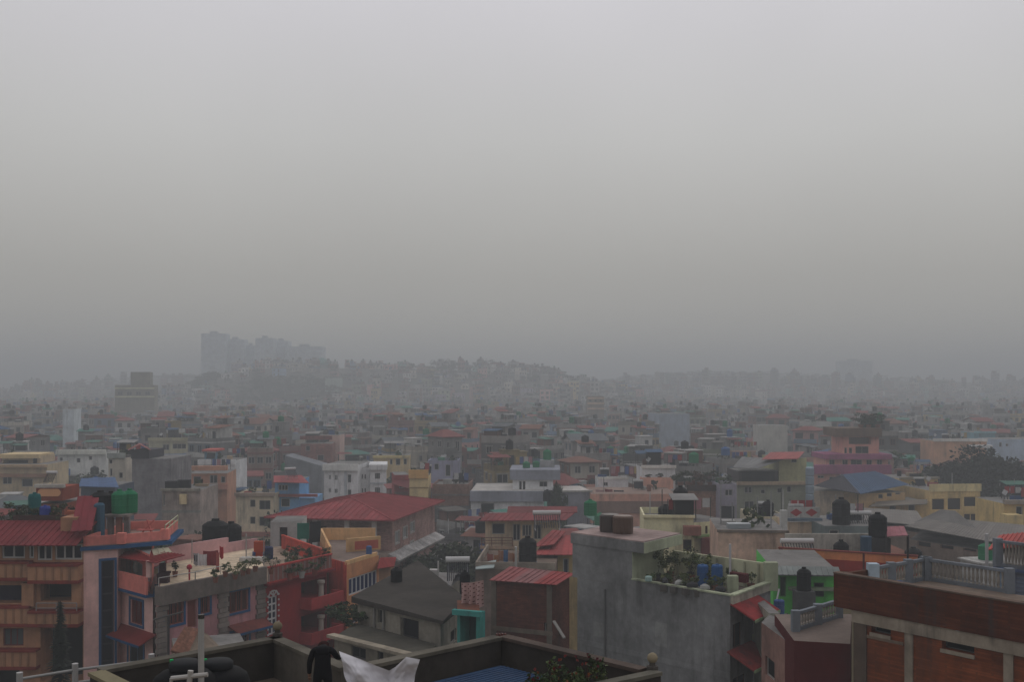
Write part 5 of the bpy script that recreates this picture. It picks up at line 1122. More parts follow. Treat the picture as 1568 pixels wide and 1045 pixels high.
for i, (px, Yt) in enumerate(((1076, 52.4), (1098, 51.6))):
    p = P(px, 0, Yt); barrel((p.x, Yt, zfl + .002), .27, ZP(866, Yt) - zfl, (.03, .10, .26), ['blue drum in the middle of the planted roof', 'blue drum right of the middle one on the planted roof'][i])
pole(1118, 834, 51.2, zfl, 'white pole standing on the planted roof', .055, (.5, .49, .5))
for i, (a, c_, s_) in enumerate(((.7, .35, .15), (1.5, .25, .13), (2.2, .25, .16), (3.0, .28, .14), (3.8, .25, .15))):
    m = MB((.4, .4, .38) if i % 2 else (.04, .04, .045)); m.lathe((0, 0, 0), [(s_ * .6, 0), (s_, .1), (s_ * .9, .25), (s_ * .3, .36)], 9); o = m.build('plastic_bag', M_PLASTIC); o.location = jt(a, c_, zfl + .4); o.scale = (1.9, 1, .75); o.rotation_euler.z = rad(-45 + 30 * i); m2 = MB((.1, .09, .08)); m2.box(-.25, .25, -.15, .15, -.4, -.001); m2.build('crate', M_WOOD, o); tag(o, f'{["first", "second", "third", "fourth", "fifth"][i]} pale bundle along the front edge of the planted roof', 'bundle', 'bundles on the planted roof')
m = MB((.36, .5, .46)); p = P(993, 892, 51.2); m.lathe((p.x, p.y, zp + .022), [(.1, 0), (.16, .05), (.17, .22), (.12, .26)], 10); one('white_pot', m, M_PLASTIC, 'pale mint pot on the edge of the planted roof', 'pot')
m = MB((.08, .012, .014)); m.obox(jt(-.2 + .6, 4.0, zp + .1), (uL.x * .9, uL.y * .9, 0), (uR.x * .35, uR.y * .35, 0), (0, 0, .4)); one('maroon_blanket', m, M_CLOTH, 'maroon blanket over the side wall of the planted roof', 'blanket', base=jt(.4, 4.0, zfl))
# ------------------------------------------------------------------ green house and orange-red sign wall
pk = rect(1184, 61, -6, d=8, pxr=1284)
b = B('green_house', 'bright green house with grey awning right of the planted-roof house', pk, 'the bright green house', (1180, 1285, 935)); zg = ZP(874, 61); GR = C(66, 128, 62)
v = b.vol(pk, 0, zg, GR); v.win(0, 1194, 884, 1204, 915, nx=1, frame=(.06, .2, .06), glass=(.03, .06, .03)); v.win(0, 1246, 893, 1262, 915, nx=1, frame=(.05, .12, .05)); v.build()
v.awning(0, -.2, v.edge(0)[2], ZP(858, 62.5) - .1, .8, .35, C(100, 104, 102, k=.55), 'awning', .06, mat=M_TIN); v.ledge(0, .8, v.edge(0)[2], ZP(902, 61), ZP(898, 61), .5, C(84, 92, 76), 'ledge')
water_tank((P(1231, 0, 59.5).x, 59.5, ZP(905, 59.5)), 'black', 'dark ribbed tank in front of the green wall', .62, sz=.82); m = MB((.1, .1, .1)); p = P(1231, 0, 59.5); m.box(p.x - .5, p.x + .5, 59, 60, 5, ZP(905, 59.5) - .005); one('tank_pier', m, M_OLD, 'dark pier carrying the ribbed tank', 'pier')
barrel((P(1193, 0, 57.5).x, 57.5, ZP(943, 57.5)), .28, .8, (.03, .07, .2), 'blue drum at the foot of the green wall'); m = MB((.4, .4, .4)); m.tube(P(1187, 932, 58), P(1193, 903, 58.6), .05); one('grey_pipe', m, M_METAL, 'pale pipe leaning on the green wall', 'pipe')
p0_, p1_ = Vector(XY(1196, 70)), Vector(XY(1402, 66.6)); dd = p1_ - p0_; nn = Vector((dd.y, -dd.x)).normalized(); ps = [p0_, p1_, p1_ - nn * 7, p0_ - nn * 7]
b = B('orange_parapet_house', 'flat house with long orange and dark red painted parapet', [tuple(p) for p in ps], 'the orange-parapet house', (1195, 1400, 868)); zs_ = ZP(839, 70)
v = b.vol(ps, 0, zs_ - 1.25, C(112, 92, 80)); v.build(C(100, 92, 86, k=.6)); LS = v.edge(0)[2]
v.ledge(0, -.1, LS + .1, zs_ - 1.25, zs_ - .55, .1, C(98, 36, 34), 'red_band', o0=-.05); v.ledge(0, -.1, LS + .1, zs_ - .549, zs_ - .05, .1, C(134, 78, 54), 'orange_band', o0=-.05); v.ledge(0, -.15, LS + .15, zs_ - .049, zs_ + .03, .16, C(84, 44, 40), 'coping', o0=-.1)
v.ledge(0, -.12, .12, zs_ - 1.25, zs_ - .051, .16, C(84, 34, 32), 'end_post', o0=-.06); v.ledge(0, LS * .62, LS * .62 + .12, zs_ - 1.25, zs_ - .051, .14, C(60, 34, 30), 'joint_post', o0=.101)
zq = zs_ - 1.248
# things on that roof
water_tank((P(1290, 0, 69.5).x, 69.8, zq), 'black', 'black tank behind the orange parapet, left one', .78, sz=1.15); water_tank((P(1344, 0, 72).x, 72, ZP(823, 72)), 'black', 'broad black tank beside the small pink roof', .95, sz=1.05); m = MB((.06, .06, .06)); p = P(1344, 0, 72); m.box(p.x - .65, p.x + .65, 71.4, 72.6, 4, ZP(823, 72) - .01); one('tank_plinth', m, M_OLD, 'dark plinth under the broad black tank', 'plinth')
m = MB((.03, .07, .12)); p = P(1326, 845, 70); m.tube((p.x, 70, zq), (p.x, 70, ZP(822, 70)), .35, n=12); one('blue_pillar', m, M_PLASTIC, 'upright blue drum stack behind the orange parapet', 'drum')
m = MB((.46, .43, .38)); a_, c_ = P(1205, 836, 73), P(1345, 836, 73.5); m.obox((a_.x, 73.4, 4), (c_.x - a_.x, 0, 0), (0, .2, 0), (0, 0, ZP(818, 73.4) - 4)); one('cream_wall', m, M_OLD, 'peeling cream wall behind the orange parapet', 'wall')
solar((P(1225, 0, 71).x, 71.3, zq + .2), 0, 'solar heater behind the left end of the orange parapet', 2.4, .9)
m = MB(); m.ribbed(P(1358, 822, 70.5), P(1390, 820, 70), P(1384, 806, 73), P(1358, 807, 73), .3, .04, C(122, 78, 84, k=.5)); one('pink_canopy', m, M_TIN, 'small pink tin canopy on dark posts', 'canopy', base=(P(1374, 0, 71).x, 71, zq))
for i, px in enumerate((1357, 1391)): pole(px, 820, 70.3, zq, ['left dark post under the pink canopy', 'right dark post under the pink canopy'][i], .05, (.04, .04, .04))
# ------------------------------------------------------------------ weathered brick house at the lower right with balustrade terrace
LO = Vector(XY(1276.5, 38)); fu = Vector((math.cos(rad(-54)), math.sin(rad(-54)))); fv = Vector((math.cos(rad(38)), math.sin(rad(38)))); LW, LDp = 9.6, 5.2
pl = [LO, LO + fu * LW, LO + fu * LW + fv * LDp, LO + fv * LDp]
b = B('weathered_brick_house', 'weathered brick house with concrete frame at the lower right', [tuple(p) for p in pl], 'the weathered brick house', (1275, 1568, 1045)); zl = ZP(878.6, 38); zbm = zl - 1.15
in_ = [LO + fu * .75 + fv * .15, LO + fu * LW + fv * .15, pl[2] - fv * .1, pl[3] + fu * .75]
v = b.vol(in_, 0, zbm, C(86, 50, 36), M_BRICK)
def vent(x0, y0, x1, y1): v.win(0, x0, y0, x1, y1, nx=1, frame=(.1, .09, .08), glass=(.01, .01, .012), depth=.3, fw=.03)
vent(1334, 951, 1364, 972); vent(1442, 973, 1492, 999); v.build(C(90, 80, 72, k=.6)); LB = v.edge(0)[2]; CON = C(100, 92, 82)
v.ledge(0, -.05, LB, zbm - .42, zbm - .005, .1, CON, 'concrete_beam', mat=M_OLD)
for px in (1392.5, 1545, 1313):
    s_ = v.at(0, px)[0]; wd = .15 if px != 1313 else .38; v.ledge(0, max(0, s_ - wd), s_ + wd, 0, zbm - .422, .05, CON if px != 1313 else C(66, 58, 52), 'concrete_column', mat=M_OLD)
for (x0, x1, yy) in ((1333, 1365, 972), (1441, 1493, 999)): v.ledge(0, v.at(0, x0)[0], v.at(0, x1)[0], *(lambda z: (z - .12, z - .005))(ZP(yy, v.at(0, (x0 + x1) / 2)[2])), .06, CON, 'sill', mat=M_OLD)
for px, py in ((1333, 1010), (1440, 1035)): v.ledge(0, v.at(0, 1312)[0], v.at(0, 1392)[0] - .2, *(lambda z: (z, z + .1))(ZP(1000, 35)), .03, C(88, 76, 66), 'mortar_band', mat=M_OLD) if px == 1333 else None
m = MB((.5, .5, .48)); p = v.pos(0, v.at(0, 1449)[0], ZP(950, 34), .11); m.obox(v.pos(0, v.at(0, 1446)[0], ZP(958, 34), .102), Vector((fu.x, fu.y, 0)) * .1, (-.01, -.01, 0), (0, 0, .25)); m.obox(v.pos(0, v.at(0, 1466)[0], ZP(975, 33.6), .102), Vector((fu.x, fu.y, 0)) * .13, (-.01, -.01, 0), (0, 0, .5)); b.part('lime_stain', m)
pv_ = b.vol(pl, zbm, zl, C(64, 41, 34), M_BRICK, 'parapet'); e_ = pv_.edge(0)
m = MB(C(64, 41, 34)); m.obox((LO.x, LO.y, zbm), (fu.x * LW, fu.y * LW, 0), (fv.x * .23, fv.y * .23, 0), (0, 0, zl - zbm)); m.obox((LO.x + fv.x * .231, LO.y + fv.y * .231, zbm), (fv.x * 1.6, fv.y * 1.6, 0), (fu.x * .2, fu.y * .2, 0), (0, 0, zl - zbm - .04)); b.part('parapet', m, M_BRICK)
m = MB(C(70, 60, 54)); m.obox((LO.x - fv.x * .03, LO.y - fv.y * .03, zl + .002), (fu.x * LW, fu.y * LW, 0), (fv.x * .29, fv.y * .29, 0), (0, 0, .045)); b.part('coping', m, M_OLD)
tz = zl - .75; m = MB(C(104, 92, 82, k=.6)); tp = [LO + fu * .2 + fv * .235, LO + fu * LW + fv * .235, pl[2], pl[3] + fu * .2]; m.prism([tuple(p) for p in tp], zbm + .003, tz); b.part('terrace_floor', m, M_OLD)
BLU = (.185, .205, .23)
def balustrade(b, p, q, z0, h, n, col=BLU, bcol=(.30, .275, .24), posts=2):
    d = q - p; L = d.length; d3 = Vector((d.x, d.y, 0)) / L; nrm_ = Vector((d.y, -d.x, 0)) / L
    m = MB(col); m.obox(Vector((p.x, p.y, z0 + h - .1)) - nrm_ * .08, d3 * L, nrm_ * .16, (0, 0, .1)); m.obox(Vector((p.x, p.y, z0)) - nrm_ * .07, d3 * L, nrm_ * .14, (0, 0, .14)); o = b.part('balustrade', m)
    for i in range(posts + 1):
        c = p.lerp(q, i / posts); mm = MB(tuple(x * 1.05 for x in col)); mm.box(c.x - .14, c.x + .14, c.y - .14, c.y + .14, z0, z0 + h + .06); b.part('post', mm, None, o)
    for i in range(n):
        f = (i + .5) / n
        if any(abs(f - k / posts) * L < .2 for k in range(posts + 1)): continue
        c = p.lerp(q, f); mm = MB(bcol); hh = h - .245; mm.lathe((c.x, c.y, z0 + .142), [(.055, 0), (.055, .04), (.03, .07), (.06, hh * .4), (.035, hh * .75), (.055, hh - .03), (.055, hh)], 8); b.part('baluster', mm, None, o)
balustrade(b, LO + fv * 1.9 + fu * .3, pl[3] + fu * .3, tz, .82, 18, posts=3); balustrade(b, pl[3] + fu * .4, pl[3] + fu * 3.6, tz, .82, 20, posts=1)
m = MB(C(120, 132, 140)); c = LO + fv * 1.9 + fu * .3; m.box(c.x - .2, c.x + .16, c.y - .2, c.y + .16, tz, tz + .95); b.part('corner_post', m)
pole(1511, 818, 40.5, tz, 'white pole on the balustrade terrace at the right', .06, (.46, .46, .47)); pole(1390, 822, 41, tz, 'thin dark post at the balustrade corner', .04, (.04, .035, .035))
m = MB((.06, .12, .3)); p = P(1377, 894, 39.4); m.lathe((p.x, p.y, tz), [(.12, 0), (.16, .2), (.1, .24)], 8); one('blue_bucket', m, M_PLASTIC, 'small blue bucket behind the brick parapet', 'bucket')
# light blue house at the right edge
pr_ = [XY(1528, 41.5), XY(1600, 40), XY(1610, 48), XY(1540, 49)]
b = B('light_blue_house', 'light blue house with shutter and balustrade at the right edge', pr_, 'the light blue edge house', (1520, 1568, 925)); v = b.vol(pr_, 0, ZP(870, 41.5), (.24, .32, .42)); v.win(0, 1552, 880, 1575, 922, nx=1, ny=6, frame=(.16, .2, .28), glass=(.22, .26, .33), name='shutter', depth=.1); v.build(); v.ledge(0, -.1, v.edge(0)[2], ZP(872, 41.5), ZP(868, 41.5), .15, (.1, .14, .25), 'blue_band')
balustrade(b, Vector(pr_[0]), Vector(pr_[1]), ZP(868, 41.5) + .002, 1.0, 14, posts=1)
m = MB(); m.ribbed(P(1512, 842, 46), P(1568, 836, 44), P(1580, 815, 50), P(1530, 820, 51), .3, .04, C(132, 60, 56, k=.55)); b.part('red_awning', m, M_TIN)
# dark red wall and grey terrace with blue balustrade at the bottom
pd_ = [XY(1216, 38.5), XY(1302, 38), XY(1304, 43), XY(1186, 43)]
b = B('dark_red_house', 'dark red walled house with grey terrace at the bottom right', pd_, 'the dark red house', (1175, 1290, 1040)); zz = ZP(982, 38.5); v = b.vol(pd_, 0, zz, C(58, 26, 28)); v.build(C(96, 86, 80, k=.6)); a_, c_ = Vector(XY(1182, 45.5)), Vector(XY(1284, 45)); balustrade(b, Vector(XY(1218, 40)), Vector(XY(1284, 42.4)), zz + .002, .7, 16, posts=2)
pw = [XY(1166, 43.5), XY(1215, 39.5), XY(1222, 43), XY(1178, 45)]; v = b.vol(pw, 0, ZP(976, 41), C(92, 72, 66), M_OLD, 'side_wall'); v.win(0, 1172, 1010, 1186, 1040, nx=1); v.build()
cloth((P(1227, 952, 42), P(1232, 952, 42)), .5, 'dark red towel over the blue balustrade', (.2, .02, .03), waves=1)
b = B('cream_block', 'small cream block left of the blue balustrade', rect(1178, 47, 0, d=3, pxr=1194)); v = b.vol(b.poly, 0, ZP(940, 47), (.36, .37, .3)); v.build()
# ------------------------------------------------------------------ middle distance, building by building
def mid(name, label, px0, px1, yt, Y, col, th=0, d=8, short=None, keep=None, wins=(), side=(), bands=(), par=0, parcol=None, mat=None, fr=(.36, .35, .33), gl=(.008, .009, .011), top=None, z0=0, cat='house', shade=None, face=None, lim=None, clut=7):
    poly = rect(px0, Y, th, d=d, pxr=px1)
    b = B(name, label, poly, short, (min(px0, px1), max(px0, px1), keep) if keep else None, cat)
    v = b.vol(poly, z0, ZP(yt, Y) - par, col, mat)
    for w in wins: v.win(0, *w[:4], nx=w[4] if len(w) > 4 else 2, frame=fr, glass=gl, depth=.18, fw=.09, shade=shade)
    for e, *w in side: v.win(e, *w, nx=2, frame=fr, glass=gl, depth=.18, fw=.09)
    v.build(top or (.22, .21, .2))
    L = v.edge(0)[2]
    for i, (y0, y1, bc, o) in enumerate(bands): v.ledge(0, -.1 - .004 * i, L + .1 + .004 * i, ZP(y1, Y), ZP(y0, Y), o, bc, 'band', o0=-.05)
    if par: v.parapet(par, .14, parcol or col)
    if clut and Y < 260:
        m = MB(); xs = [p[0] for p in poly]; ys = [p[1] for p in poly]; e = .22 * (max(ys) - min(ys)); f = .16 * (max(xs) - min(xs)); clutter(HR, m, min(xs) + f, max(xs) - f, min(ys) + e, max(ys) - e, ZP(yt, Y) - par, clut); b.part('rooftop_clutter', m)['kind'] = 'stuff'
    return b, v
def slope(b, pts, col, name='roof', pitch=.5): m = MB(); m.ribbed(*pts, pitch, .05, col); return b.part(name, m, M_TIN)
CR = C
# cream house with red roof
b, v = mid('red_roofed_cream_house', 'cream house with long dark red tin roof and blue window', 743, 858, 798, 100, C(138, 124, 104, 100), -2, 7, 'the red-roofed cream house', 838, [(753, 802, 773, 819, 1), (785, 803, 797, 829, 2), (799.5, 804, 814, 822, 3), (817, 804, 829, 827, 2)], gl=(.02, .025, .05), clut=0)
A, D_ = P(734, 798, 99), P(866, 797, 97.5); slope(b, (A, D_, P(880, 786, 103), P(746, 786, 104.5)), C(98, 44, 46, 100, k=.5)); slope(b, (P(776, 787, 104), P(884, 785, 103), P(884, 776, 108), P(778, 776, 109)), C(88, 40, 42, 100, k=.5), 'upper_roof')
v.balcony(0, -.4, 2.6, ZP(838, 99.5), .9, .12, C(120, 100, 84, 100)); rail(b, [v.pos(0, -.3, ZP(838, 99.5) + .12, .8), v.pos(0, 2.5, ZP(838, 99.5) + .12, .8)], .75, C(80, 52, 44, 100), 3, .04, .7)
b, v = mid('yellow_corner_house', 'small yellow house with red hip roof beside the grey blank wall', 848, 890, 848, 84, C(134, 116, 78, 84), 0, 6, 'the small yellow house', None, [(862, 856, 871, 880, 1)], fr=(.5, .5, .5), gl=(.03, .04, .09), clut=0)
slope(b, (P(818, 850, 83), P(880, 850, 82.5), P(880, 820, 92), P(838, 822, 92)), C(118, 48, 48, 84, k=.5)); slope(b, (P(816, 838, 85), P(848, 834, 85), P(866, 814, 93), P(846, 812, 94)), C(108, 46, 46, 84, k=.5), 'side_roof')
solar((P(838, 0, 90).x, 90, ZP(812, 90)), 3, 'white solar tube on the red-roofed cream house', 2.3, 1.0)
water_tank((P(904, 0, 95).x, 95, ZP(788, 95) - .1), 'green', 'green tank right of the red-roofed cream house', .9, sz=.9)
# white house with blue-grey bands
WHT = C(156, 152, 146, 150); BGY = C(96, 98, 106, 150)
b, v = mid('banded_white_house', 'white house with blue-grey parapet bands and green tanks', 721, 832, 752, 150, WHT, -2, 12, 'the blue-grey banded white house', 772, [(736, 771, 757, 790, 1)], bands=[(752, 768, BGY, .5)], top=C(150, 146, 140, 150, k=.6), clut=0)
p4 = rect(785, 152, -2, d=9, pxr=847); v2 = b.vol(p4, ZP(753, 150), ZP(735, 152), WHT, name='upper_wall'); v2.win(0, 795, 737.5, 799, 751, nx=1); v2.win(0, 800.5, 737.5, 804.5, 751, nx=1); v2.win(0, 826, 738, 838, 746, nx=2); v2.build(); v2.ledge(0, -.4, v2.edge(0)[2] + 1.0, ZP(735, 152), ZP(719.5, 152), .5, BGY, 'upper_band', o0=-9)
for i, (px, s_, zz, Yt) in enumerate(((806, .85, 717, 155), (821, .8, 717, 156), (838, .95, 717, 157))):
    z_ = ZP(719.4, 152) + .002; water_tank((P(px, 0, Yt).x, Yt, z_ + (1.0 if i == 2 else 0)), 'green', ['left low green tank on the banded white house', 'middle green tank on the banded white house', 'raised green tank on the banded white house'][i], s_, sz=(.6, .6, 1.0)[i])
m = MB((.4, .4, .4)); p = P(838, 0, 157); m.box(p.x - 1, p.x + 1, 156, 158, ZP(719.4, 152) + .002, ZP(719.4, 152) + 1.0); one('tank_plinth', m, M_OLD, 'pale plinth under the raised green tank', 'plinth')
b, v = mid('white_wing_house', 'white-roofed grey wing right of the banded white house', 860, 906, 753, 148, BGY, 8, 8, None, 772, top=C(158, 152, 146, 150, k=.6), bands=[(751.5, 754, (.5, .48, .45), .3)], clut=0)
b2 = tree(P(853, 0, 146).x, 146, 0, 1.0, 1, 'narrow dark tree in front of the banded white house', None, 1.45); b2.scale = (.42, .42, 1.42)
water_tank((P(838, 0, 146).x, 146, ZP(768, 146)), 'black', 'black tank before the blue-grey band', .9, sz=1.0)
# white apartment block in three bays
WA = C(158, 156, 154, 185); GB = C(118, 122, 126, 185)
b, v = mid('white_apartment_block', 'white three-storey apartment block with small paired windows', 496, 548, 712, 182, WA, -6, 9, 'the white apartment block', 770, [(503, 728, 507, 735, 2), (512, 728, 517, 736, 2), (503, 748, 507, 755, 2), (512, 749, 517, 756, 2), (532, 727, 538, 740, 1), (532, 750, 538, 762, 1)], bands=[(711, 721, C(150, 144, 138, 185), .5)], fr=(.5, .5, .5), clut=0)
v.ledge(0, v.at(0, 527.5)[0], v.at(0, 531)[0], 0, ZP(722, 182), .12, GB, 'grey_strip')
b_, v_ = b, v; p5 = rect(548.5, 184, 4, d=8, pxr=566); v2 = b.vol(p5, 0, ZP(717, 184), C(146, 144, 142, 185), name='middle_bay')
for y_ in (727, 748):
    for x_ in (548.8, 553.5, 558): v2.win(0, x_, y_, x_ + 2.6, y_ + 7, nx=1)
v2.build(); p6 = rect(566.5, 183, 6, d=9, pxr=591); v3 = b.vol(p6, 0, ZP(713, 183), WA, name='right_bay')
for y_ in (725, 747): v3.win(0, 574, y_, 582, y_ + 9, nx=3)
v3.build(); v3.ledge(0, 0, v3.edge(0)[2], ZP(742, 183), ZP(739.5, 183), .12, GB, 'grey_strip'); v3.ledge(0, -.2, v3.edge(0)[2] + .2, ZP(720, 183), ZP(712, 183), .5, C(150, 146, 142, 185), 'eave', o0=-8)
# cream and blue pair
b, v = mid('cream_flat_house', 'plain cream three-storey house left of the blue one', 361, 420, 757, 138, C(142, 130, 108, 138), 0, 8, 'the plain cream house', 822, [(383, 766, 391, 777, 1), (397, 767, 414, 781, 2), (383, 792, 391, 803, 1), (397, 792, 414, 806, 2)], bands=[(755, 760, C(112, 98, 86, 138), .4), (815, 822, C(112, 74, 66, 138), .25)], par=.4, fr=(.1, .1, .1))
b, v = mid('sky_blue_house', 'sky blue house with red tin roof beside the plain cream house', 421, 458, 737, 141, C(70, 108, 140, 140), 0, 7, 'the sky blue house', 780, [(426, 743, 441, 752, 3), (430, 764, 444, 777, 1)], fr=(.5, .5, .5), clut=0); slope(b, (P(419, 739, 139.5), P(473, 740, 138), P(462, 728, 145), P(419, 729, 146)), C(120, 58, 60, 140, k=.5)); v.ledge(0, -.3, 5.5, ZP(761, 141), ZP(757, 141), .6, C(106, 62, 60, 140), 'band'); m = MB(C(76, 112, 142, 140)); q = rect(458.5, 141.5, 0, d=6, pxr=482); m.prism(q, 0, ZP(763, 141.5)); b.part('side_wing', m)
solar((P(446, 0, 142).x, 142, ZP(733, 142)), 30, 'small solar heater on the sky blue house', 1.6, .9)
b, v = mid('dark_gable_wall', 'dark grey windowless block behind the sky blue house', 436, 492, 716, 196, C(84, 86, 90, 196), 0, 8, None, 760, clut=0); m = MB(C(84, 86, 90, 196)); p0_, p1_ = P(436, 716, 196), P(492, 716, 196); m.prism([(p0_.x, 196.02), (p1_.x, 196.02), (p1_.x, 203), (p0_.x, 203)], [p0_.z] * 4, [ZP(698, 196), ZP(714, 196), ZP(714, 196), ZP(698, 196)]); b.part('sloping_top', m)
# yellow tower, red roofed and ochre houses beside it
b, v = mid('yellow_tower_house', 'narrow yellow house like a tower with ochre cap', 627, 655, 730, 150, C(146, 124, 84, 150), 0, 6, 'the narrow yellow tower', 790, [(642, 771, 652, 777, 1)], bands=[(720, 733, C(150, 108, 58, 150), .25), (746.5, 748.5, C(110, 90, 60, 150), .05)], fr=(.1, .08, .06))
b, v = mid('balconied_yellow_house', 'yellow house with dark balconies behind the white apartment block', 572, 626, 700, 200, C(138, 120, 84, 200), 3, 9, None, 724, [(597, 704, 601, 712, 1), (606, 703, 613, 713, 1), (618, 703, 623, 712, 1), (597, 724, 602, 735, 1)], bands=[(698, 702, C(150, 126, 80, 200), .4)])
b, v = mid('red_gabled_house', 'small red house tucked against the narrow yellow tower', 604, 626, 728, 157, C(104, 44, 46, 157), 10, 6, None, 760, [(611, 738, 620, 748, 1)], clut=0); slope(b, (P(602, 742, 155), P(626, 749, 154), P(628, 733, 158), P(606, 726, 160)), C(92, 50, 52, 157, k=.5)); v.balcony(0, .0, 1.9, ZP(762, 157), .8, .8, C(86, 62, 58, 157))
b, v = mid('brick_flat_house', 'plain brick house with grey base right of the narrow yellow tower', 662, 718, 742, 152, C(96, 74, 66, 152), -2, 8, 'the plain brick house', 785, mat=M_BRICK, bands=[(757, 759.5, C(88, 82, 78, 152), .08), (775, 800, C(80, 80, 80, 152), .06)], par=.3)
b, v = mid('lilac_house', 'lilac house with dark recess behind the plain brick house', 655, 702, 706, 190, C(100, 100, 118, 190), 0, 7, None, 733, [(682, 712, 690, 730, 1), (665, 710, 672, 720, 1)], par=.5)
# peach houses right of centre
PE = C(146, 104, 88, 150)
b, v = mid('peach_terrace_house', 'long peach terrace wall with railing right of the banded white house', 905, 1036, 757, 146, PE, 0, 10, 'the long peach terrace', 786, bands=[(768, 786, C(96, 78, 70, 146), .2)], top=C(120, 100, 90, 146, k=.6))
cloth((P(912, 750, 149), P(925, 751, 149)), 1.0, 'pale pink washing on the long peach terrace', (.4, .25, .26)); cloth((P(926, 749, 149), P(938, 750, 149)), .9, 'dark red washing on the long peach terrace', (.2, .04, .05)); cloth((P(940, 751, 149), P(955, 751, 149)), .8, 'dark washing on the long peach terrace', (.06, .06, .07))
b, v = mid('white_cube_house', 'small white cube house above the long peach terrace', 916, 962, 733, 165, C(160, 158, 152, 165), 0, 6, None, 752, [(924, 739, 931, 745, 2)], bands=[(731, 734.5, C(150, 146, 136, 165), .15)])
b, v = mid('peach_balcony_house', 'white house with peach box balcony on posts', 983, 1034, 716, 157, C(158, 154, 148, 157), 0, 7, 'the peach balcony house', 756, bands=[(713, 717.5, C(140, 136, 130, 157), .3)]); v.balcony(0, -.3, v.edge(0)[2] - .5, ZP(748, 155), 1.5, 1.45, PE)
for i, px in enumerate((996, 1024)): m = MB(PE); p = P(px, 0, 155.6); m.box(p.x - .25, p.x + .25, 155.4, 155.8, ZP(772, 155), ZP(749.2, 155)); b.part('post', m)
for i, px in enumerate((993, 1010)): leafy((P(px, 0, 156).x, 156, ZP(734, 156)), 1.2, .5, ['left clipped bush in the peach balcony', 'right clipped bush in the peach balcony'][i], DARK_GREENS, 160, .25, pr=.3, ph=.3)
water_tank((P(1042, 0, 92).x, 92, ZP(785, 92)), 'black', 'tall black tank on an iron stand above the flat cream house', 1.0, sz=1.45); m = MB((.05, .045, .04))
for px in (1034, 1050):
    for yy in (91.4, 92.6): m.tube((P(px, 0, 92).x, yy, ZP(805, 92)), (P(px, 0, 92).x, yy, ZP(785, 92) - .06), .04, n=6)
m.box(P(1032, 0, 92).x, P(1052, 0, 92).x, 91.2, 92.8, ZP(785, 92) - .06, ZP(785, 92) - .005); one('tank_stand', m, M_METAL, 'iron stand under the tall black tank', 'stand')
water_tank((P(1019, 0, 90).x, 90, ZP(799, 90)), 'black', 'lower black tank left of the tall one', .98, sz=.9)
# flat cream house with stair tower, green trim
b, v = mid('flat_cream_house', 'flat cream house with green eave and two black tanks', 986, 1062, 792, 86, C(150, 140, 112, 86), -4, 7, 'the flat cream house', 835, [(1012, 827, 1024, 842, 1), (1046, 827, 1060, 845, 1)], bands=[(789, 793, C(150, 138, 110, 86), .2)], par=.5, fr=(.06, .04, .035))
p7 = rect(1062.5, 85.6, 28, d=6, pxr=1121); v2 = b.vol(p7, 0, ZP(800, 86), C(146, 140, 112, 86), name='side_wing'); v2.win(0, 1080, 806, 1084, 818, nx=1, frame=(.12, .05, .04)); v2.win(0, 1092, 798, 1096, 808, nx=1, frame=(.12, .05, .04)); v2.build(); v2.ledge(0, -.2, v2.edge(0)[2] + .3, ZP(822, 86), ZP(819, 86), .7, C(86, 104, 66, 86), 'green_eave')
m = MB(C(96, 66, 58, 86)); a_ = P(1062, 838, 85.2); m.box(a_.x - .8, a_.x + .5, 84.6, 85.4, ZP(820, 85), ZP(806, 85)); b.part('wall_box', m); m = MB(C(84, 52, 50, 86)); m.box(a_.x + .6, a_.x + 2.4, 84.9, 85.5, 6, ZP(824, 85)); b.part('dark_red_post', m)
# blotched peach wall
b, v = mid('blotched_peach_house', 'blank blotched peach wall house behind the planted roof', 1100, 1206, 815, 76, C(136, 114, 100, 76), -6, 8, 'the blotched peach wall', 890, mat=M_OLD, par=.0, bands=[(811.5, 815.5, C(88, 80, 74, 76), .1)]); m = MB((.3, .33, .35)); m.obox(P(1118, 812, 77) + Vector((0, .6, 0)), (1.6, 0, 0), (0, .8, 0), (0, 0, .35)); one('trough', m, M_METAL, 'grey trough on the blotched peach wall', 'trough')
# brick and lilac row behind
b, v = mid('brick_row_house', 'brown brick house with dark planted roof behind the tall black tank', 1053, 1100, 752, 140, C(104, 76, 62, 140), 0, 8, None, 800, mat=M_BRICK, bands=[(743, 752, C(56, 48, 44, 140), .4)])
for i, (px, w) in enumerate(((1042, 3), (1056, 3.2), (1072, 3.4), (1088, 2.8))): leafy((P(px, 0, 143).x, 143, ZP(744, 143)), w, 1.5, ['leftmost dark shrub on the brown brick roof', 'second dark shrub on the brown brick roof', 'reddish shrub on the brown brick roof', 'rightmost shrub on the brown brick roof'][i], [DARK_GREENS, DARK_GREENS, [(.1, .05, .035), (.08, .05, .03)], DARK_GREENS][i], 300, .35, pr=.4, ph=.4)
b, v = mid('lilac_grey_house', 'lilac-grey house with dark porch beside the brown brick house', 1100.5, 1128, 742, 138, C(98, 94, 104, 138), 0, 8, None, 800, [(1110, 750, 1122, 760, 2), (1102, 775, 1126, 798, 1)], par=.4)
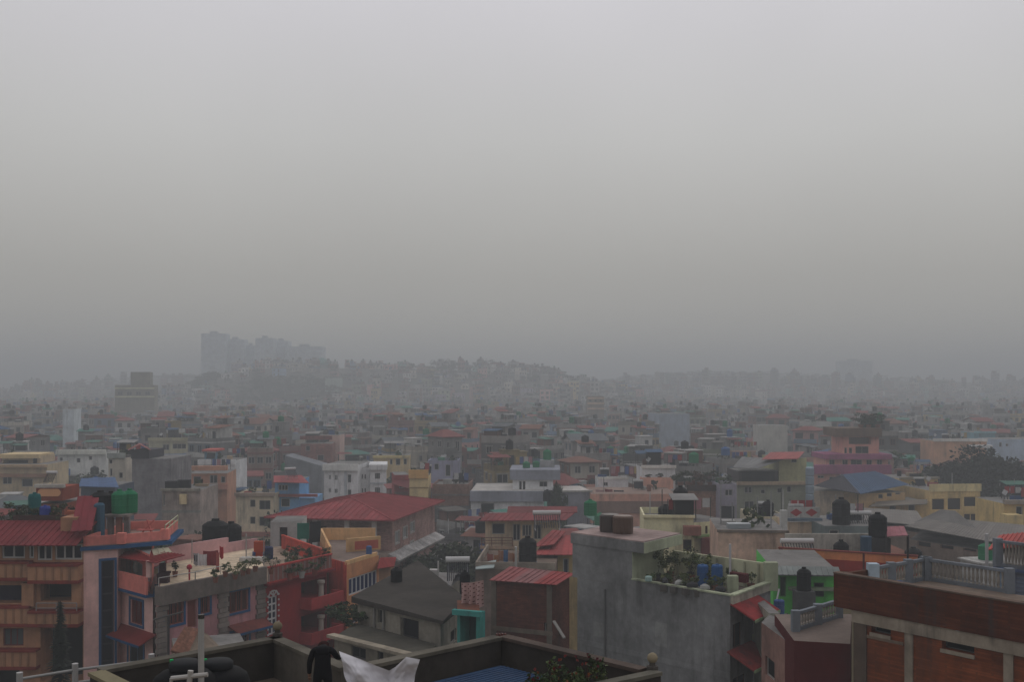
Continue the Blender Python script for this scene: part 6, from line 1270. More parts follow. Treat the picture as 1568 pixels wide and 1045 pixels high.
# green-grey house with slanted roofs
GG = C(98, 100, 86, 150)
b, v = mid('olive_house', 'olive grey house with slanting grey and red roofs', 1129, 1234, 742, 150, GG, 4, 10, 'the olive slant-roofed house', 800, [(1140, 746, 1152, 756, 2), (1165, 750, 1172, 757, 1), (1190, 748, 1198, 756, 1), (1140, 768, 1155, 782, 2), (1205, 745, 1212, 755, 1)], bands=[(738, 743, C(120, 104, 84, 150), .6)], clut=0)
p8 = rect(1193, 152, 4, d=8, pxr=1235); v2 = b.vol(p8, ZP(742, 150), ZP(702, 152), C(118, 116, 84, 150), name='gable_room'); v2.win(0, 1212, 702.5, 1220, 709, nx=1); v2.build(); slope(b, (P(1166, 704, 150), P(1222, 703, 150), P(1232, 692, 157), P(1180, 693, 157)), C(126, 64, 62, 150, k=.5)); slope(b, (P(1122, 716, 149), P(1160, 718, 147), P(1202, 703, 152), P(1136, 700, 158)), C(92, 92, 92, 150, k=.5), 'grey_roof')
p9 = rect(1131, 152, 4, d=6, pxr=1192); v2 = b.vol(p9, ZP(742, 150), ZP(722, 152), C(60, 58, 58, 150), name='open_loft'); v2.loggia(0, 1136, 723, 1186, 739, 3, (.03, .03, .03)); v2.build()
m = MB((.26, .33, .40)); p = P(1240, 0, 148)
for i in range(4): m.lathe((p.x, 148, ZP(770, 148) + i * 1.2), [(.55, 0), (.58, .1), (.58, 1.0), (.5, 1.15)], 14)
one('steel_silo', m, M_METAL, 'stacked silvery drums between olive house and blue roof', 'silo')
m = MB((.2, .2, .2)); m.box(p.x - .6, p.x + .6, 147.4, 148.6, 0, ZP(770, 148) - .01); one('silo_base', m, M_OLD, 'grey pier under the silvery drums', 'pier')
# house with two red diamonds on its parapet board
b, v = mid('diamond_board_house', 'peach house with two red diamonds on a white parapet board', 1207, 1256, 800, 100, C(140, 122, 102, 100), 0, 7, 'the red-diamond house', 832, bands=[(794, 798, C(70, 82, 92, 100), .4)]); s0, s1 = -.1, v.edge(0)[2] * .96
bo = v.ledge(0, s0, s1, ZP(793, 100), ZP(777, 100), .25, (.50, .49, .47), 'sign_board', o0=.1)
for f in (.26, .74):
    cxp = v.pos(0, s0 + (s1 - s0) * f, ZP(785, 100), .262); m = MB((.34, .03, .035)); hw, hh = .56, .36; m.prism([(cxp.x - hw, 0), (cxp.x, -1), (cxp.x + hw, 0), (cxp.x, 1)], 0, 0) if False else None
    for y_, flip in ((cxp.y, 1),): m.face([(cxp.x - hw, y_, cxp.z), (cxp.x, y_, cxp.z - hh), (cxp.x + hw, y_, cxp.z), (cxp.x, y_, cxp.z + hh)])
    b.part('red_diamond', m, M_CLEAN, bo)
m = MB((.5, .5, .48)); p = P(1200, 0, 99); m.box(p.x - .3, p.x + .3, 98.8, 99.3, 0, ZP(782, 99)); one('white_pillar', m, M_PLASTER, 'white pillar left of the red-diamond board', 'pillar'); b, v = mid('cream_porch_house', 'cream house with dark water trough left of the red diamonds', 1157, 1207, 792, 104, C(126, 118, 98, 104), 0, 7, None, 830, [(1164, 797, 1186, 806, 3)], par=.4); water_tank((P(1176, 0, 106).x, 106, ZP(793, 106)), 'black', 'black tank over the dark trough left of the diamonds', .9, sz=1.1)
b, v = mid('grey_slab_house', 'grey house with slab roof below the blue roof', 1262, 1345, 806, 96, C(72, 80, 80, 96), 0, 8, None, 822, [(1270, 812, 1285, 822, 1)]); water_tank((P(1288, 0, 97).x, 97, ZP(805, 97)), 'black', 'big dark tank right of the red diamonds', 1.25, sz=1.6); solar((P(1316, 0, 98).x, 98, ZP(805, 98) - .3), 0, 'white solar tube beside the big dark tank', 2.4, 1.0)
# blue roofed hall, yellow school-like building
b, v = mid('blue_roofed_hall', 'cream hall with wide blue tin roof', 1244, 1312, 752, 150, C(140, 126, 108, 150), -8, 9, 'the blue-roofed hall', 785, lim=1, clut=0); Ae, Be, Ce, De = P(1247, 744, 149.5), P(1318, 757, 143), P(1392, 742, 150), P(1340, 722, 163)
slope(b, (Be, Ce, De, P(1290, 727, 158)), C(50, 70, 94, 150, k=.55)); slope(b, (Ae, Be, P(1290, 727, 158), P(1289, 727, 158.2)), C(36, 44, 56, 150, k=.55), 'roof_end')
p10 = rect(1314, 146, 14, d=7, pxr=1386); v2 = b.vol(p10, 0, ZP(757, 146) + .05, C(132, 108, 72, 150), name='yellow_side'); v2.win(0, 1345, 757.5, 1352, 764, nx=1); v2.win(0, 1358, 754, 1366, 761, nx=1); v2.win(0, 1371, 751, 1379, 758, nx=1); v2.build()
YL = C(146, 122, 78, 150)
b, v = mid('yellow_block', 'yellow concrete building with square dark openings at right', 1424, 1501, 752, 148, YL, 6, 10, 'the yellow concrete building', 800, [(1427, 764, 1447, 782, 1), (1451, 763, 1472, 782, 1), (1476, 761, 1497, 777, 1), (1476, 787, 1497, 799, 2), (1451, 789, 1472, 800, 2)], bands=[(742, 753.5, C(150, 130, 92, 150), .15)], fr=YL, gl=(.035, .03, .028))
b, v = mid('yellow_stair_house', 'yellow stair block between blue-roofed hall and yellow building', 1378, 1436, 734, 160, C(148, 124, 82, 158), 4, 8, None, 762, [(1431, 738, 1435, 752, 1)], bands=[(731, 734.5, C(96, 90, 80, 158), .5)], fr=(.2, .04, .04))
b, v = mid('yellow_annex', 'low yellow annex with slanted eave under the blue roof', 1340, 1424, 770, 146, C(140, 116, 70, 146), 3, 7, None, 800, [(1362, 772, 1372, 784, 1), (1391, 772, 1401, 783, 1)], fr=(.4, .4, .38), clut=0); slope(b, (P(1312, 778, 143), P(1372, 766, 144), P(1420, 770, 147), P(1372, 760, 150)), C(90, 86, 78, 146, k=.5)) if False else None
m = MB(); m.sheet(P(1330, 776, 143), P(1420, 772, 143), P(1420, 765, 147), P(1345, 768, 147), .1, C(92, 86, 78, 146, k=.5)); b.part('eave', m)
# long grey sheds
for i, (pts, lab) in enumerate((((( 1300, 795, 118), (1420, 806, 110), (1404, 783, 128), (1318, 778, 132)), 'long grey asbestos roof in front of the yellow annex'), (((1400, 800, 114), (1500, 812, 106), (1463, 783, 122), (1440, 781, 124)), 'dark grey ridge roof right of the asbestos one'), (((1385, 806, 104), (1585, 842, 92), (1585, 806, 112), (1430, 792, 120)), 'wide weathered grey roof at the right edge'))):
    q = [P(*a) for a in pts]; b = B('grey_shed', lab, [(a.x, a.y) for a in q], None, (min(a[0] for a in pts), max(a[0] for a in pts), 806)); mm = MB(C(88, 84, 82, 112)); zmin = min(a.z for a in q) - .3; cc = sum((Vector((a.x, a.y)) for a in q), Vector((0, 0))) / 4
    v = b.vol([tuple(cc + (Vector((a.x, a.y)) - cc) * .93) for a in q], 0, zmin, C(90, 78, 70, 110), M_OLD)
    if i == 2:
        for x_ in (1405, 1440, 1475, 1510): v.win(0, x_, 822 + (x_ - 1400) * .1, x_ + 20, 838 + (x_ - 1400) * .1, nx=1, frame=C(80, 60, 52, 110))
    v.build(); slope(b, q, C((96, 82, 92)[i], (92, 80, 88)[i], (88, 78, 84)[i], 112, k=.5), 'roof', .35)
# pink house with magenta bands
PK = C(144, 98, 86, 190); MG = C(108, 58, 84, 190)
b, v = mid('magenta_banded_house', 'pink house with magenta balcony bands and dark top floor', 1247, 1362, 726, 188, PK, 0, 10, 'the magenta-banded house', 742, [(1252, 729, 1262, 733, 2), (1270, 731, 1286, 739, 2), (1300, 729, 1312, 737, 2)], bands=[(712, 726, MG, .8)], clut=0)
p11 = rect(1265, 189.5, 0, d=8, pxr=1360); v2 = b.vol(p11, ZP(726, 188), ZP(702, 189.5), PK, name='upper_wall')
for x_ in (1270, 1290, 1303, 1327, 1343): v2.win(0, x_, 704.5, x_ + (8 if x_ != 1303 else 17), 715, nx=2)
v2.build(); v2.ledge(0, -.4, v2.edge(0)[2] + .4, ZP(703.5, 189.5), ZP(696, 189.5), .8, MG, 'band', o0=-8)
p12 = rect(1291, 191, 0, d=7, pxr=1346); v3 = b.vol(p12, ZP(696, 189.5), ZP(668, 191), PK, name='top_wall'); v3.loggia(0, 1300, 670, 1334, 681, 1.5, C(84, 76, 74, 190)); v3.win(0, 1293, 686, 1297, 695, nx=1); v3.win(0, 1300, 686, 1305, 695, nx=1); v3.win(0, 1310, 684, 1330, 695, nx=2); v3.build(); v3.ledge(0, -1.6, v3.edge(0)[2] + .2, ZP(669, 191), ZP(656, 191), 1.0, C(82, 70, 62, 190), 'roof_canopy', o0=-6.5)
water_tank((P(1330, 0, 194).x, 194, ZP(656, 191) + .0), 'dark_green', 'dark green tank on top of the magenta-banded house', 2.2, sz=1.2)
for i, px in enumerate((1318, 1330, 1344)): leafy((P(px, 0, 192.5).x, 192.5, ZP(655.8, 191) + .003), 3.0, 2.0, ['left leafy tub atop the magenta-banded house', 'middle leafy tub atop the magenta-banded house', 'right leafy tub atop the magenta-banded house'][i], DARK_GREENS, 320, .4, pr=.5, ph=.5)
# orange blank wall, blue houses, right edge
b, v = mid('orange_wall_house', 'blank orange walled house below the blue houses at right', 1430, 1511, 676, 232, C(140, 102, 74, 232), -3, 9, 'the blank orange wall', 700, bands=[(672, 676.5, C(140, 136, 130, 232), .3)]); m = MB(C(150, 150, 146, 232)); p = P(1506, 0, 230); m.box(p.x - 3, p.x + 1.5, 229, 231, ZP(686, 230), ZP(682, 230)); b.part('white_eave', m)
b, v = mid('powder_blue_house', 'powder blue walled house at the right edge', 1522, 1600, 673, 262, C(108, 122, 138, 262), 0, 9, None, 700, [(1530, 678, 1534, 685, 1), (1540, 680, 1544, 684, 1)])
b, v = mid('turquoise_house', 'turquoise house behind the blank orange wall', 1492, 1524, 663, 272, C(70, 112, 122, 272), 0, 8, None, 684, [(1500, 670, 1508, 678, 2)], bands=[(661, 664, C(84, 128, 136, 272), .4)])
b, v = mid('ochre_edge_house', 'ochre house behind the dark tree at the right edge', 1537, 1600, 772, 130, C(146, 122, 74, 130), 0, 8, 'the ochre edge house', 808, [(1556, 776, 1566, 790, 1)], bands=[(766, 772, C(100, 92, 84, 130), .6)]); m = MB(C(146, 124, 80, 130)); p = P(1540, 792, 128); m.box(p.x - .2, p.x + 1.6, 127, 129, 0, ZP(788, 128)); b.part('porch', m)
# big dark tree
pt = P(1492, 0, 178); bt = empty('dark_tree', (pt.x, 178, 0), 'broad dark tree at the right behind the yellow concrete building', 'tree'); t = MB((.05, .045, .04)); t.tube((0, 0, 0), (.3, 0, 7), .55, .4); tr = random.Random(8)
for k in range(9):
    a = tr.uniform(0, 6.28); t.tube((.3, 0, tr.uniform(4, 7)), (math.cos(a) * 5.5, math.sin(a) * 4, tr.uniform(8, 11.5)), .2, .06, 6)
t.build('trunk', M_BARK, bt); c = MB(); ztop = ZP(694, 178); crown_mesh(c, tr, (.5, 0, ztop * .62), 8.3, 5.5, ztop * .4, 13000, .8, [(.020, .026, .014), (.026, .032, .016), (.016, .022, .012)], 46, .15); crown_mesh(c, tr, (-5.5, -1, ztop * .42), 4.0, 3.5, ztop * .25, 3500, .8, [(.020, .026, .014), (.016, .022, .012)], 16, .1); c.build('crown', M_LEAF, bt); KEEP.append((1400, 1568, 790, 175)); REG.append((type('T', (), {'poly': [(pt.x - 6, 172), (pt.x + 6, 172), (pt.x + 6, 184), (pt.x - 6, 184)], 'org': (pt.x, 178, 0)})(), None))
# ---- left side, middle distance
b, v = mid('cream_terrace_house', 'cream terrace house with brown eaves at the far left', -20, 72, 712, 168, C(132, 118, 92, 168), 2, 9, 'the cream terrace house', 745, [(4, 730, 18, 742, 2), (33, 734, 50, 746, 1)], bands=[(712, 716, C(128, 106, 78, 168), .8), (726, 731, C(110, 82, 66, 168), .8)], clut=0)
p13 = rect(3, 171, 2, d=6, pxr=62); v2 = b.vol(p13, ZP(713, 168), ZP(699, 171), C(128, 112, 88, 168), name='upper_room'); v2.loggia(0, 5, 705, 43, 713.5, 2, C(60, 58, 58, 168)); v2.win(0, 50, 702, 57, 713, nx=1); v2.build(); v2.ledge(0, -.4, v2.edge(0)[2], ZP(702, 171), ZP(696, 171), .8, C(146, 124, 88, 168), 'roof_edge', o0=-5.5)
b, v = mid('white_flat_house', 'white flat-roofed house with dark windows at left', 88, 162, 694, 215, C(150, 146, 138, 215), 2, 9, 'the white flat-roofed house', 718, [(91, 701, 96, 712, 1), (117, 702, 123, 709, 1), (136, 699, 141, 705, 1)], bands=[(689, 696.5, C(148, 142, 132, 215), .6)])
b, v = mid('pale_slab_tower', 'pale blue-grey slab tower standing out at left', 96, 113, 627, 300, C(128, 138, 142, 300), 8, 8, 'the pale slab tower', 672)
b, v = mid('narrow_cream_block', 'narrow cream block with small dark windows beside the grey wall', 166, 191, 702, 150, C(136, 130, 118, 150), 0, 8, 'the narrow cream block', 765, [(167, 704, 172, 711, 1), (182, 724, 188, 733, 1), (168, 718, 172, 730, 1), (182, 743, 188, 752, 1)], bands=[(694, 702, C(108, 112, 108, 150), .3)])
b, v = mid('blank_grey_block', 'big blank smoke-grey wall left of centre', 202, 262, 703, 142, C(88, 86, 88, 142), 0, 9, 'the blank smoke-grey wall', 770, mat=M_OLD, clut=0); slope(b, (P(196, 703, 142), P(226, 703, 142), P(226, 690, 150), P(212, 681, 150)), C(100, 54, 54, 142, k=.5)) if False else None
m = MB(C(56, 56, 60, 142)); p0_, p1_ = P(200, 703, 141.8), P(228, 703, 141.8); m.prism([(p0_.x, 141.9), (p1_.x, 141.9), (p1_.x, 148), (p0_.x, 148)], ZP(703, 142), ZP(690, 142)); b.part('dark_room', m); slope(b, (P(196, 690, 140.5), P(214, 681, 141), P(214, 679, 150), P(197, 688, 150)), C(120, 70, 66, 142, k=.5)); slope(b, (P(214, 681, 141), P(231, 690, 140.5), P(231, 688, 150), P(214, 679, 150)), C(116, 66, 62, 142, k=.5), 'roof_side')
b, v = mid('blue_tarp_shed', 'shed under a blue sheet roof beside the narrow cream block', 124, 176, 745, 118, C(60, 66, 76, 118), 0, 6, None, 765, clut=0); slope(b, (P(121, 745, 117), P(182, 747, 116), P(176, 731, 123), P(124, 733, 123)), C(58, 76, 104, 118, k=.45))
b, v = mid('orange_oval_house', 'small roof room with orange oval panel and heater on top', 57, 98, 772, 84, C(92, 50, 40, 84), 0, 5, 'the orange oval panel', 792, bands=[(742, 747, C(128, 124, 118, 84), .35)], z0=0, clut=0); bo = v.ledge(0, .02, v.edge(0)[2] - .02, ZP(767, 84), ZP(747, 84), .25, C(96, 50, 40, 84), 'panel_frame', o0=-3); m = MB(C(158, 104, 72, 84)); cxx, czz = (v.pos(0, v.edge(0)[2] / 2, 0, .26)), ZP(754.5, 84)
hw, hh = v.edge(0)[2] * .43, .29; pts = [(cxx.x + (hw - hh) * (1 if math.cos(t) > 0 else -1) + hh * math.cos(t), cxx.y, czz + hh * math.sin(t)) for t in [2 * math.pi * i / 20 + .157 for i in range(20)]]; m.face(pts); b.part('orange_oval', m, M_CLEAN, bo); solar((P(77, 0, 84.5).x, 84.5, ZP(742, 84)), 0, 'dark solar collector above the orange oval panel', 1.3, .62)
b, v = mid('orange_balcony_house', 'orange house with rounded balconies and dark doors', 288, 348, 726, 160, C(128, 92, 72, 160), 6, 9, 'the orange balconied house', 775, [(296, 730, 308, 742, 1), (321, 728, 333, 741, 2), (338, 730, 345, 740, 1), (296, 750, 312, 768, 2), (326, 754, 332, 763, 1)], bands=[(714, 721, C(134, 96, 76, 160), .7), (742, 749, C(126, 84, 70, 160), .9)]); v.balcony(0, 3, v.edge(0)[2], ZP(748, 160), 1.4, .7, C(130, 88, 72, 160))
b, v = mid('pinkish_grey_block', 'pinkish grey plaster block right of the green tanks', 248, 306, 752, 112, C(110, 100, 94, 112), 2, 8, 'the pinkish grey block', 815, [(249.5, 757, 253, 776, 1)], bands=[(782, 786, C(96, 96, 92, 112), .05), (748.5, 752.5, C(100, 96, 88, 112), .3)], mat=M_OLD); m = MB(C(146, 128, 96, 112)); p = P(280, 770, 111.6); m.box(p.x - .3, p.x + .35, 111.4, 111.9, ZP(772, 112), ZP(757, 112)); b.part('pale_porch', m)  # porch box in a paler cream than the block
b, v = mid('white_terrace_house', 'white roof terrace with blue-green room behind the orange house', 304, 360, 706, 178, C(150, 150, 148, 178), 0, 8, None, 724, bands=[(704, 712, C(156, 154, 150, 178), .2)]); m = MB(C(62, 92, 110, 178)); q = rect(313, 181, 0, d=4, pxr=329); m.prism(q, ZP(706, 178), ZP(692, 181)); m.col = C(128, 60, 54, 178); m.prism(rect(309, 180.6, 0, d=5, pxr=332), ZP(692, 181) + .01, ZP(689, 181)); b.part('rooftop_room', m)
b, v = mid('olive_cream_house', 'olive-cream house with wide dark window left of centre', 228, 290, 674, 225, C(122, 120, 96, 225), 3, 8, None, 694, [(249, 681, 259, 690, 2), (264, 680, 285, 688, 3)], bands=[(671, 676, C(116, 112, 86, 225), .4)])
b, v = mid('red_brick_house', 'red brick house with pale upper storey left of the white apartments', 460, 508, 680, 228, C(108, 70, 64, 228), 4, 8, None, 712, [(468, 683, 475, 691, 1), (486, 697, 496, 706, 1)], mat=M_BRICK, bands=[(668, 674, C(100, 62, 58, 228), .1)]); b, v = mid('salmon_block', 'salmon block stepped above the red brick house', 488, 520, 667, 236, C(136, 110, 100, 236), 0, 7, None, 684)
b, v = mid('slate_blue_block', 'slate-blue blank block right of centre', 1010, 1056, 634, 335, C(96, 108, 122, 335), 10, 12, 'the slate-blue block', 676)
b, v = mid('beige_blank_block', 'beige blank block in the haze right of centre', 1164, 1206, 652, 300, C(122, 118, 108, 300), 0, 9, 'the beige blank block', 690)
b, v = mid('orange_banded_block', 'orange-banded storeyed block faint in the haze', 900, 925, 607, 430, (.27, .22, .17), 0, 9, 'the orange-banded block', 630, [(902, 612, 906, 616, 1), (910, 612, 914, 616, 1), (918, 612, 922, 616, 1)], bands=[(609, 611.5, C(150, 116, 90, 430), .3), (617, 619.5, C(150, 116, 90, 430), .3), (625, 627.5, C(150, 116, 90, 430), .3)], z0=0)
b, v = mid('yellow_stepped_block', 'tall yellow stepped block faint in the haze at left', 176, 236, 590, 470, (.24, .22, .16), 10, 12, 'the yellow stepped block', 625, [(180, 600, 188, 606, 2), (194, 600, 202, 606, 2), (208, 600, 216, 606, 2), (222, 600, 230, 606, 2)], bands=[(594, 596, C(150, 140, 100, 470), .4), (607, 609, C(150, 140, 100, 470), .4)]); m = MB((.24, .225, .165)); m.prism(rect(200, 474, 10, d=8, pxr=230), ZP(590, 470), ZP(570, 474)); b.part('upper_storeys', m)
# far towers and blocks on the hill
for i, (x0, x1, yt, Y_, lab) in enumerate(((308, 345, 511, 850, 'tallest pale tower block on the hill, farthest left'), (344, 374, 520, 858, 'second tower block on the hill from the left'), (375, 390, 529, 866, 'low link block between the hill towers'), (391, 418, 518, 845, 'third tower block on the hill, narrow top'), (417, 441, 522, 862, 'fourth tower block on the hill'), (440, 494, 531, 852, 'long low block right of the hill towers'), (1286, 1336, 553, 1090, 'lone faint tower block on the right skyline'))):
    zb_ = gz((x0 + x1) / 2 / FPX * Y_ - CX / FPX * Y_, Y_); b = B('tower_block', lab, rect(x0, Y_, 0, d=14, pxr=x1), None, None, 'tower', 'tower blocks on the skyline'); v = b.vol(b.poly, max(0, zb_ - 4), ZP(yt, Y_), (.7, .78, .84))  # pale bluish wall colour matched to the haze, imitating its fade
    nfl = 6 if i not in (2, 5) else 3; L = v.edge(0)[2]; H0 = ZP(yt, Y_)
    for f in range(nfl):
        for k in range(4): v.winr(0, L * (k + .2) / 4, L * (k + .8) / 4, H0 - 3.4 * (f + 1) + .6, H0 - 3.4 * (f + 1) + 2.4, nx=1, frame=(.58, .64, .68), glass=(.6, .67, .73))  # frames and glass near the wall tone: haze put into their colour
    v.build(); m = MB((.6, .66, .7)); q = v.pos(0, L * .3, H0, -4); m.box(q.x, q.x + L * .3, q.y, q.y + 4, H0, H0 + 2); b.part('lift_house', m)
b, v = mid('pale_green_block', 'pale green block standing on the hillside', 498, 521, 579, 720, (.46, .56, .48), 0, 10, 'the pale green hillside block', 600, z0=14)
b = B('teal_dome_hall', 'teal domed hall on the hilltop', rect(483, 805, 0, d=9, pxr=503), 'the teal dome', None); zd_ = gz(*XY(493, 810)); v = b.vol(b.poly, zd_ - 4, ZP(559, 805), (.2, .3, .28)); v.build(); cxm = XY(493, 809.5); m = MB((.06, .26, .22)); m.lathe((cxm[0], cxm[1], ZP(559, 805)), [(5.2, 0), (5, 1.5), (4.2, 3.2), (2.6, 4.6), (.3, 5.3)], 20); b.part('dome', m, M_TIN, smooth=True)
SMALL_TREES = [(1350, 1.5, 205), (440, 1.2, 120), (230, 1.3, 96), (300, 1.2, 100)]
# ------------------------------------------------------------------ fill the town
rnd = random.Random(11)
FOOT = []
for b_, _ in REG:
    cx = sum(p[0] for p in b_.poly) / len(b_.poly); cy_ = sum(p[1] for p in b_.poly) / len(b_.poly)
    FOOT.append((cx, cy_, max(math.hypot(p[0] - cx, p[1] - cy_) for p in b_.poly) * .82))
def blocks(px0, px1, pyt, Y):
    for (a, b, yb, hy) in KEEP:
        if Y < hy and px1 > a and px0 < b and pyt < yb: return True
    return False
cells = []
Y = 84.0
while Y < 1090:
    step = 8.4 if Y < 420 else 9.5 if Y < 700 else 13
    half = .47 * Y + 8; X = -half + rnd.uniform(0, 10)
    while X < half:
        x = X + rnd.uniform(-1.8, 1.8); y = Y + rnd.uniform(-2.5, 2.5)
        cells.append((x, y)); X += (6.9 if Y < 420 else 7.8 if Y < 700 else 11.5) + rnd.uniform(-.8, 2.5)
    Y += step
IND, REST = [], []
for x, y in cells:
    if rnd.random() < .06 or inside_any(x, y, FOOT, 3.2): continue
    z = gz(x, y)
    if y > 1020: continue
    if (-178 < x < -116 and 655 < y < 745) or (-240 < x < -202 and 735 < y < 800) or (-70 < x < 30 and 815 < y < 850): continue        # wooded
    if z > 6 and y < 1000 and rnd.random() < .25: continue
    floors = rnd.choice([1, 2]) if z > 18 and y < 1000 else None
    for att in range(6):
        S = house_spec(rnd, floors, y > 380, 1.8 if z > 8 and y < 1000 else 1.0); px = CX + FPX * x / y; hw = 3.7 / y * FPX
        top = HY + (CZ - z - S['top'] - (1.3 if S['tank'] else 0)) / y * FPX
        lim = 606 if z < 5 else 546
        if blocks(px - hw, px + hw, top, y - 5) or (top < lim): floors = max(1, (floors or S['n']) - 1); ok = False; continue
        ok = True; break
    if not ok: continue
    S['x'], S['y'], S['z'] = x, y, z; S['px'], S['py'] = px, top
    S['yaw'] = rad(rnd.choice([14, 14, 14, -20, -20, 40]) + rnd.uniform(-5, 5))
    (IND if (len(IND) < N_IND and -30 < px < 1598) else REST).append(S)
IND.sort(key=lambda s: s['y'])
print('town: individual', len(IND), 'mass', len(REST))
def place_word(px, py):
    h = ['far left', 'left', 'left of centre', 'centre', 'right of centre', 'right', 'far right'][min(6, max(0, int(px / 224)))]
    return h
USED = {}
def unique(label):
    if label not in USED: USED[label] = 1; return label
    USED[label] += 1; return None
LM = []            # landmarks for labels: (short name, px, py)
for b_, lab in REG:
    nm = SHORT.get(lab) if lab else None
    if nm:
        px = CX + FPX * b_.org[0] / b_.org[1]; LM.append((nm, px, b_.org[1]))
ORD = ['', 'second ', 'third ', 'fourth ', 'fifth ', 'sixth ', 'seventh ', 'eighth ', 'ninth ', 'tenth ', 'eleventh ', 'twelfth ']
def label_for(look, px, Yd):
    """'look' plus the nearest landmark and on which side of it the house stands"""
    rel, nm, sd, far = 'near', 'the town', '', ''
    best = sorted(LM, key=lambda l: abs(l[1] - px) / 40 + abs(l[2] - Yd) / 40)
    for o_ in ORD:
        for nm, lx, ly in best[:6]:
            rel = 'behind' if Yd > ly + 8 else 'in front of' if Yd < ly - 8 else 'beside'
            sd = ' to the left' if px < lx - 25 else ' to the right' if px > lx + 25 else ''
            t_ = f'{o_}{look} {rel} {nm}{sd}'
            if len(t_.split()) <= 16 and unique(t_): return t_
    return f'{look} near {nm}'
ROOTS = []
for S in IND:
    look = f"{S['cname']} house with {S['rname']}"
    lab = label_for(look, S['px'], S['y'])
    r = empty('town_house', (S['x'], S['y'], S['z']), lab, 'house', 'ordinary houses of the town'); r.rotation_euler.z = S['yaw']
    S['wall'].build('wall', M_BRICK if S['cname'] == 'red brick' else M_PLASTER, r)
    S['band'].build('floor_band', M_PLASTER, r)
    for k_, nm in (('roof', 'roof'), ('parapet', 'parapet'), ('room', 'rooftop_room'), ('half', 'unfinished_storey'), ('clutter', 'rooftop_clutter')):
        if S[k_] is not None:
            o_ = S[k_].build(nm, M_TIN if k_ == 'roof' else M_PLASTER, r)
            if k_ == 'clutter': o_['kind'] = 'stuff'
    lim = 14 if S['y'] < 220 else 9
    front = [w_ for w_ in S['win'] if w_[3] == 0]; sides = [w_ for w_ in S['win'] if w_[3] != 0]
    vis = 1 if S['x'] - S['y'] * math.tan(S['yaw']) * 0 < 0 else -1
    sides = [w_ for w_ in sides if (w_[3] > 0) == (S['x'] * math.cos(S['yaw']) + S['y'] * math.sin(S['yaw']) < 0)]
    front.sort(key=lambda w_: -w_[2]); sides.sort(key=lambda w_: -w_[2])
    for (x, y, z, rz, i, j) in front[:6] + sides[:lim - 6]:
        o = bpy.data.objects.new('window', WMESH[i, j]); COL.objects.link(o); o.parent = r; o.location = (x, y, z); o.rotation_euler.z = rz
    if S['tank']:
        p_, (tc_, tn), tr, th, st = S['tank']; c_, s_ = math.cos(S['yaw']), math.sin(S['yaw'])
        tl = label_for(f"{'raised ' if st else ''}{tn} roof tank on {S['cname']} house", S['px'], S['y'])
        water_tank((S['x'] + p_[0] * c_ - p_[1] * s_, S['y'] + p_[0] * s_ + p_[1] * c_, S['z'] + p_[2]), tn, tl, tr / .62, 1 if st else 0, sz=th / 1.45)
# the rest of the town, too many and too small to pick apart
big = MB()
def merge(mb, x, y, z, yaw):
    c_, s_ = math.cos(yaw), math.sin(yaw); i = len(big.v)
    big.v += [(x + a * c_ - b * s_, y + a * s_ + b * c_, z + h) for a, b, h in mb.v]
    big.f += [tuple(i + k for k in f) for f in mb.f]; big.c += mb.c
for S in REST:
    a = (S['x'], S['y'], S['z'], S['yaw'])
    for k_ in ('wall', 'band', 'roof', 'parapet', 'room', 'half', 'clutter'):
        if S[k_] is not None: merge(S[k_], *a)
    wm = MB((.015, .017, .021))
    for (x, y, z, rz, i, j) in S['win']:
        if rz != 0 and S['y'] > 600: continue
        w, h = WSIZES[i]; wm.col = (.015, .017, .021)
        if rz == 0: wm.face([(x - w / 2, y - .015, z), (x + w / 2, y - .015, z), (x + w / 2, y - .015, z + h), (x - w / 2, y - .015, z + h)])
        else:
            g = .015 if rz > 0 else -.015; q = [(x + g, y - w / 2, z), (x + g, y + w / 2, z), (x + g, y + w / 2, z + h), (x + g, y - w / 2, z + h)]; wm.face(q if rz > 0 else q[::-1])
    if S['tank']:
        p_, (tc_, tn), tr, th, st = S['tank']; m_ = MB(tc_); m_.lathe((p_[0], p_[1], p_[2] + (1.2 if st else 0)), [(tr, 0), (tr, th * .85), (tr * .3, th)], 8)
        merge(m_, *a)
    merge(wm, *a)
if big.v:
    o = big.build('distant_houses', M_PLASTER); tag(o, 'countless small houses fading into the smog', 'houses', kind='stuff')
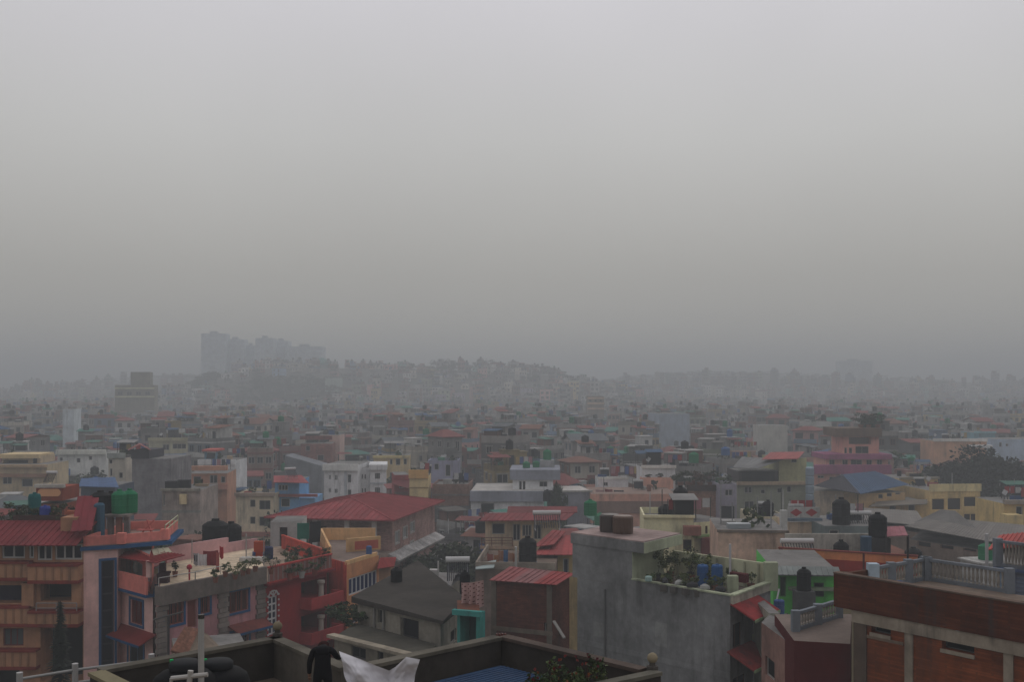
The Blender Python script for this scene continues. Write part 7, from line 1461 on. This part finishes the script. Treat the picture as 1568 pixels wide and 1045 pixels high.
# trees between the houses
for px_, s_, y_ in SMALL_TREES: tree(P(px_, 0, y_).x, y_, 0, s_, int(px_), label_for('dense dark tree', px_, y_), 'trees between the houses')
trnd = random.Random(5); nt_ = 0; TL = set()
for t_ in range(400):
    y = trnd.uniform(110, 520); x = trnd.uniform(-.48, .48) * y
    if inside_any(x, y, FOOT, 2.5) or any(abs(S['x'] - x) < 5.2 and abs(S['y'] - y) < 5.5 for S in IND + REST): continue
    px = CX + FPX * x / y; s = trnd.uniform(.8, 1.35); h = 8.5 * s
    if blocks(px - 3.5 * s / y * FPX, px + 3.5 * s / y * FPX, HY + (CZ - h) / y * FPX, y): continue
    tree(x, y, gz(x, y), s, t_, label_for(trnd.choice(['dark leafy tree growing', 'bushy green tree standing', 'small rounded tree']), px, y), 'trees between the houses'); nt_ += 1
    if nt_ >= 34: break
print('trees', nt_)
# wooded parts of the misty hills
wood = MB(); wr = random.Random(9)
def clump(x, y, r, h, n=260):
    crown_mesh(wood, wr, (x, y, gz(x, y) + h * .55), r, r, h * .5, n, 1.1, DARK_GREENS, 7, .2)
for (x0, x1, y0, y1, k) in ((-240, -203, 740, 795, 40), (-176, -118, 660, 742, 95), (-215, -75, 800, 860, 18), (-75, 60, 790, 860, 44), (-90, 40, 700, 790, 16), (40, 90, 770, 860, 12), (-215, -75, 700, 800, 16), (60, 420, 1100, 1190, 46), (-480, -240, 1080, 1200, 30)):
    if y0 > 1000:
        for i in range(k * 4): clump(wr.uniform(x0, x1), wr.uniform(y0, y1), wr.uniform(6, 11), wr.uniform(3.5, 6), 110)
        continue
    for i in range(k): clump(wr.uniform(x0, x1), wr.uniform(y0, y1), wr.uniform(3, 8), wr.uniform(4, 8))
o = wood.build('wooded_slopes', M_LEAF); tag(o, 'dark woods on the hill slopes half lost in smog', 'woods', kind='stuff')
# ------------------------------------------------------------------ smog: one closed box of thin air round the whole place
hz = MB(); hz.box(-2600, 2600, -120, 3600, -2, 70.5)
me = bpy.data.meshes.new('haze'); me.from_pydata(hz.v, [], hz.f); ho = bpy.data.objects.new('haze', me); COL.objects.link(ho)
tag(ho, 'grey-blue smog lying over the whole town', 'haze', kind='stuff')
hm = bpy.data.materials.new('smog'); hm.use_nodes = True; hn = hm.node_tree.nodes; hn.clear()
ho_ = hn.new('ShaderNodeOutputMaterial'); pv = hn.new('ShaderNodeVolumePrincipled'); hm.node_tree.links.new(pv.outputs[0], ho_.inputs['Volume'])
pv.inputs['Density'].default_value = HAZE_DENSITY; pv.inputs['Color'].default_value = (*HAZE_COLOR, 1); pv.inputs['Anisotropy'].default_value = .15
me.materials.append(hm)
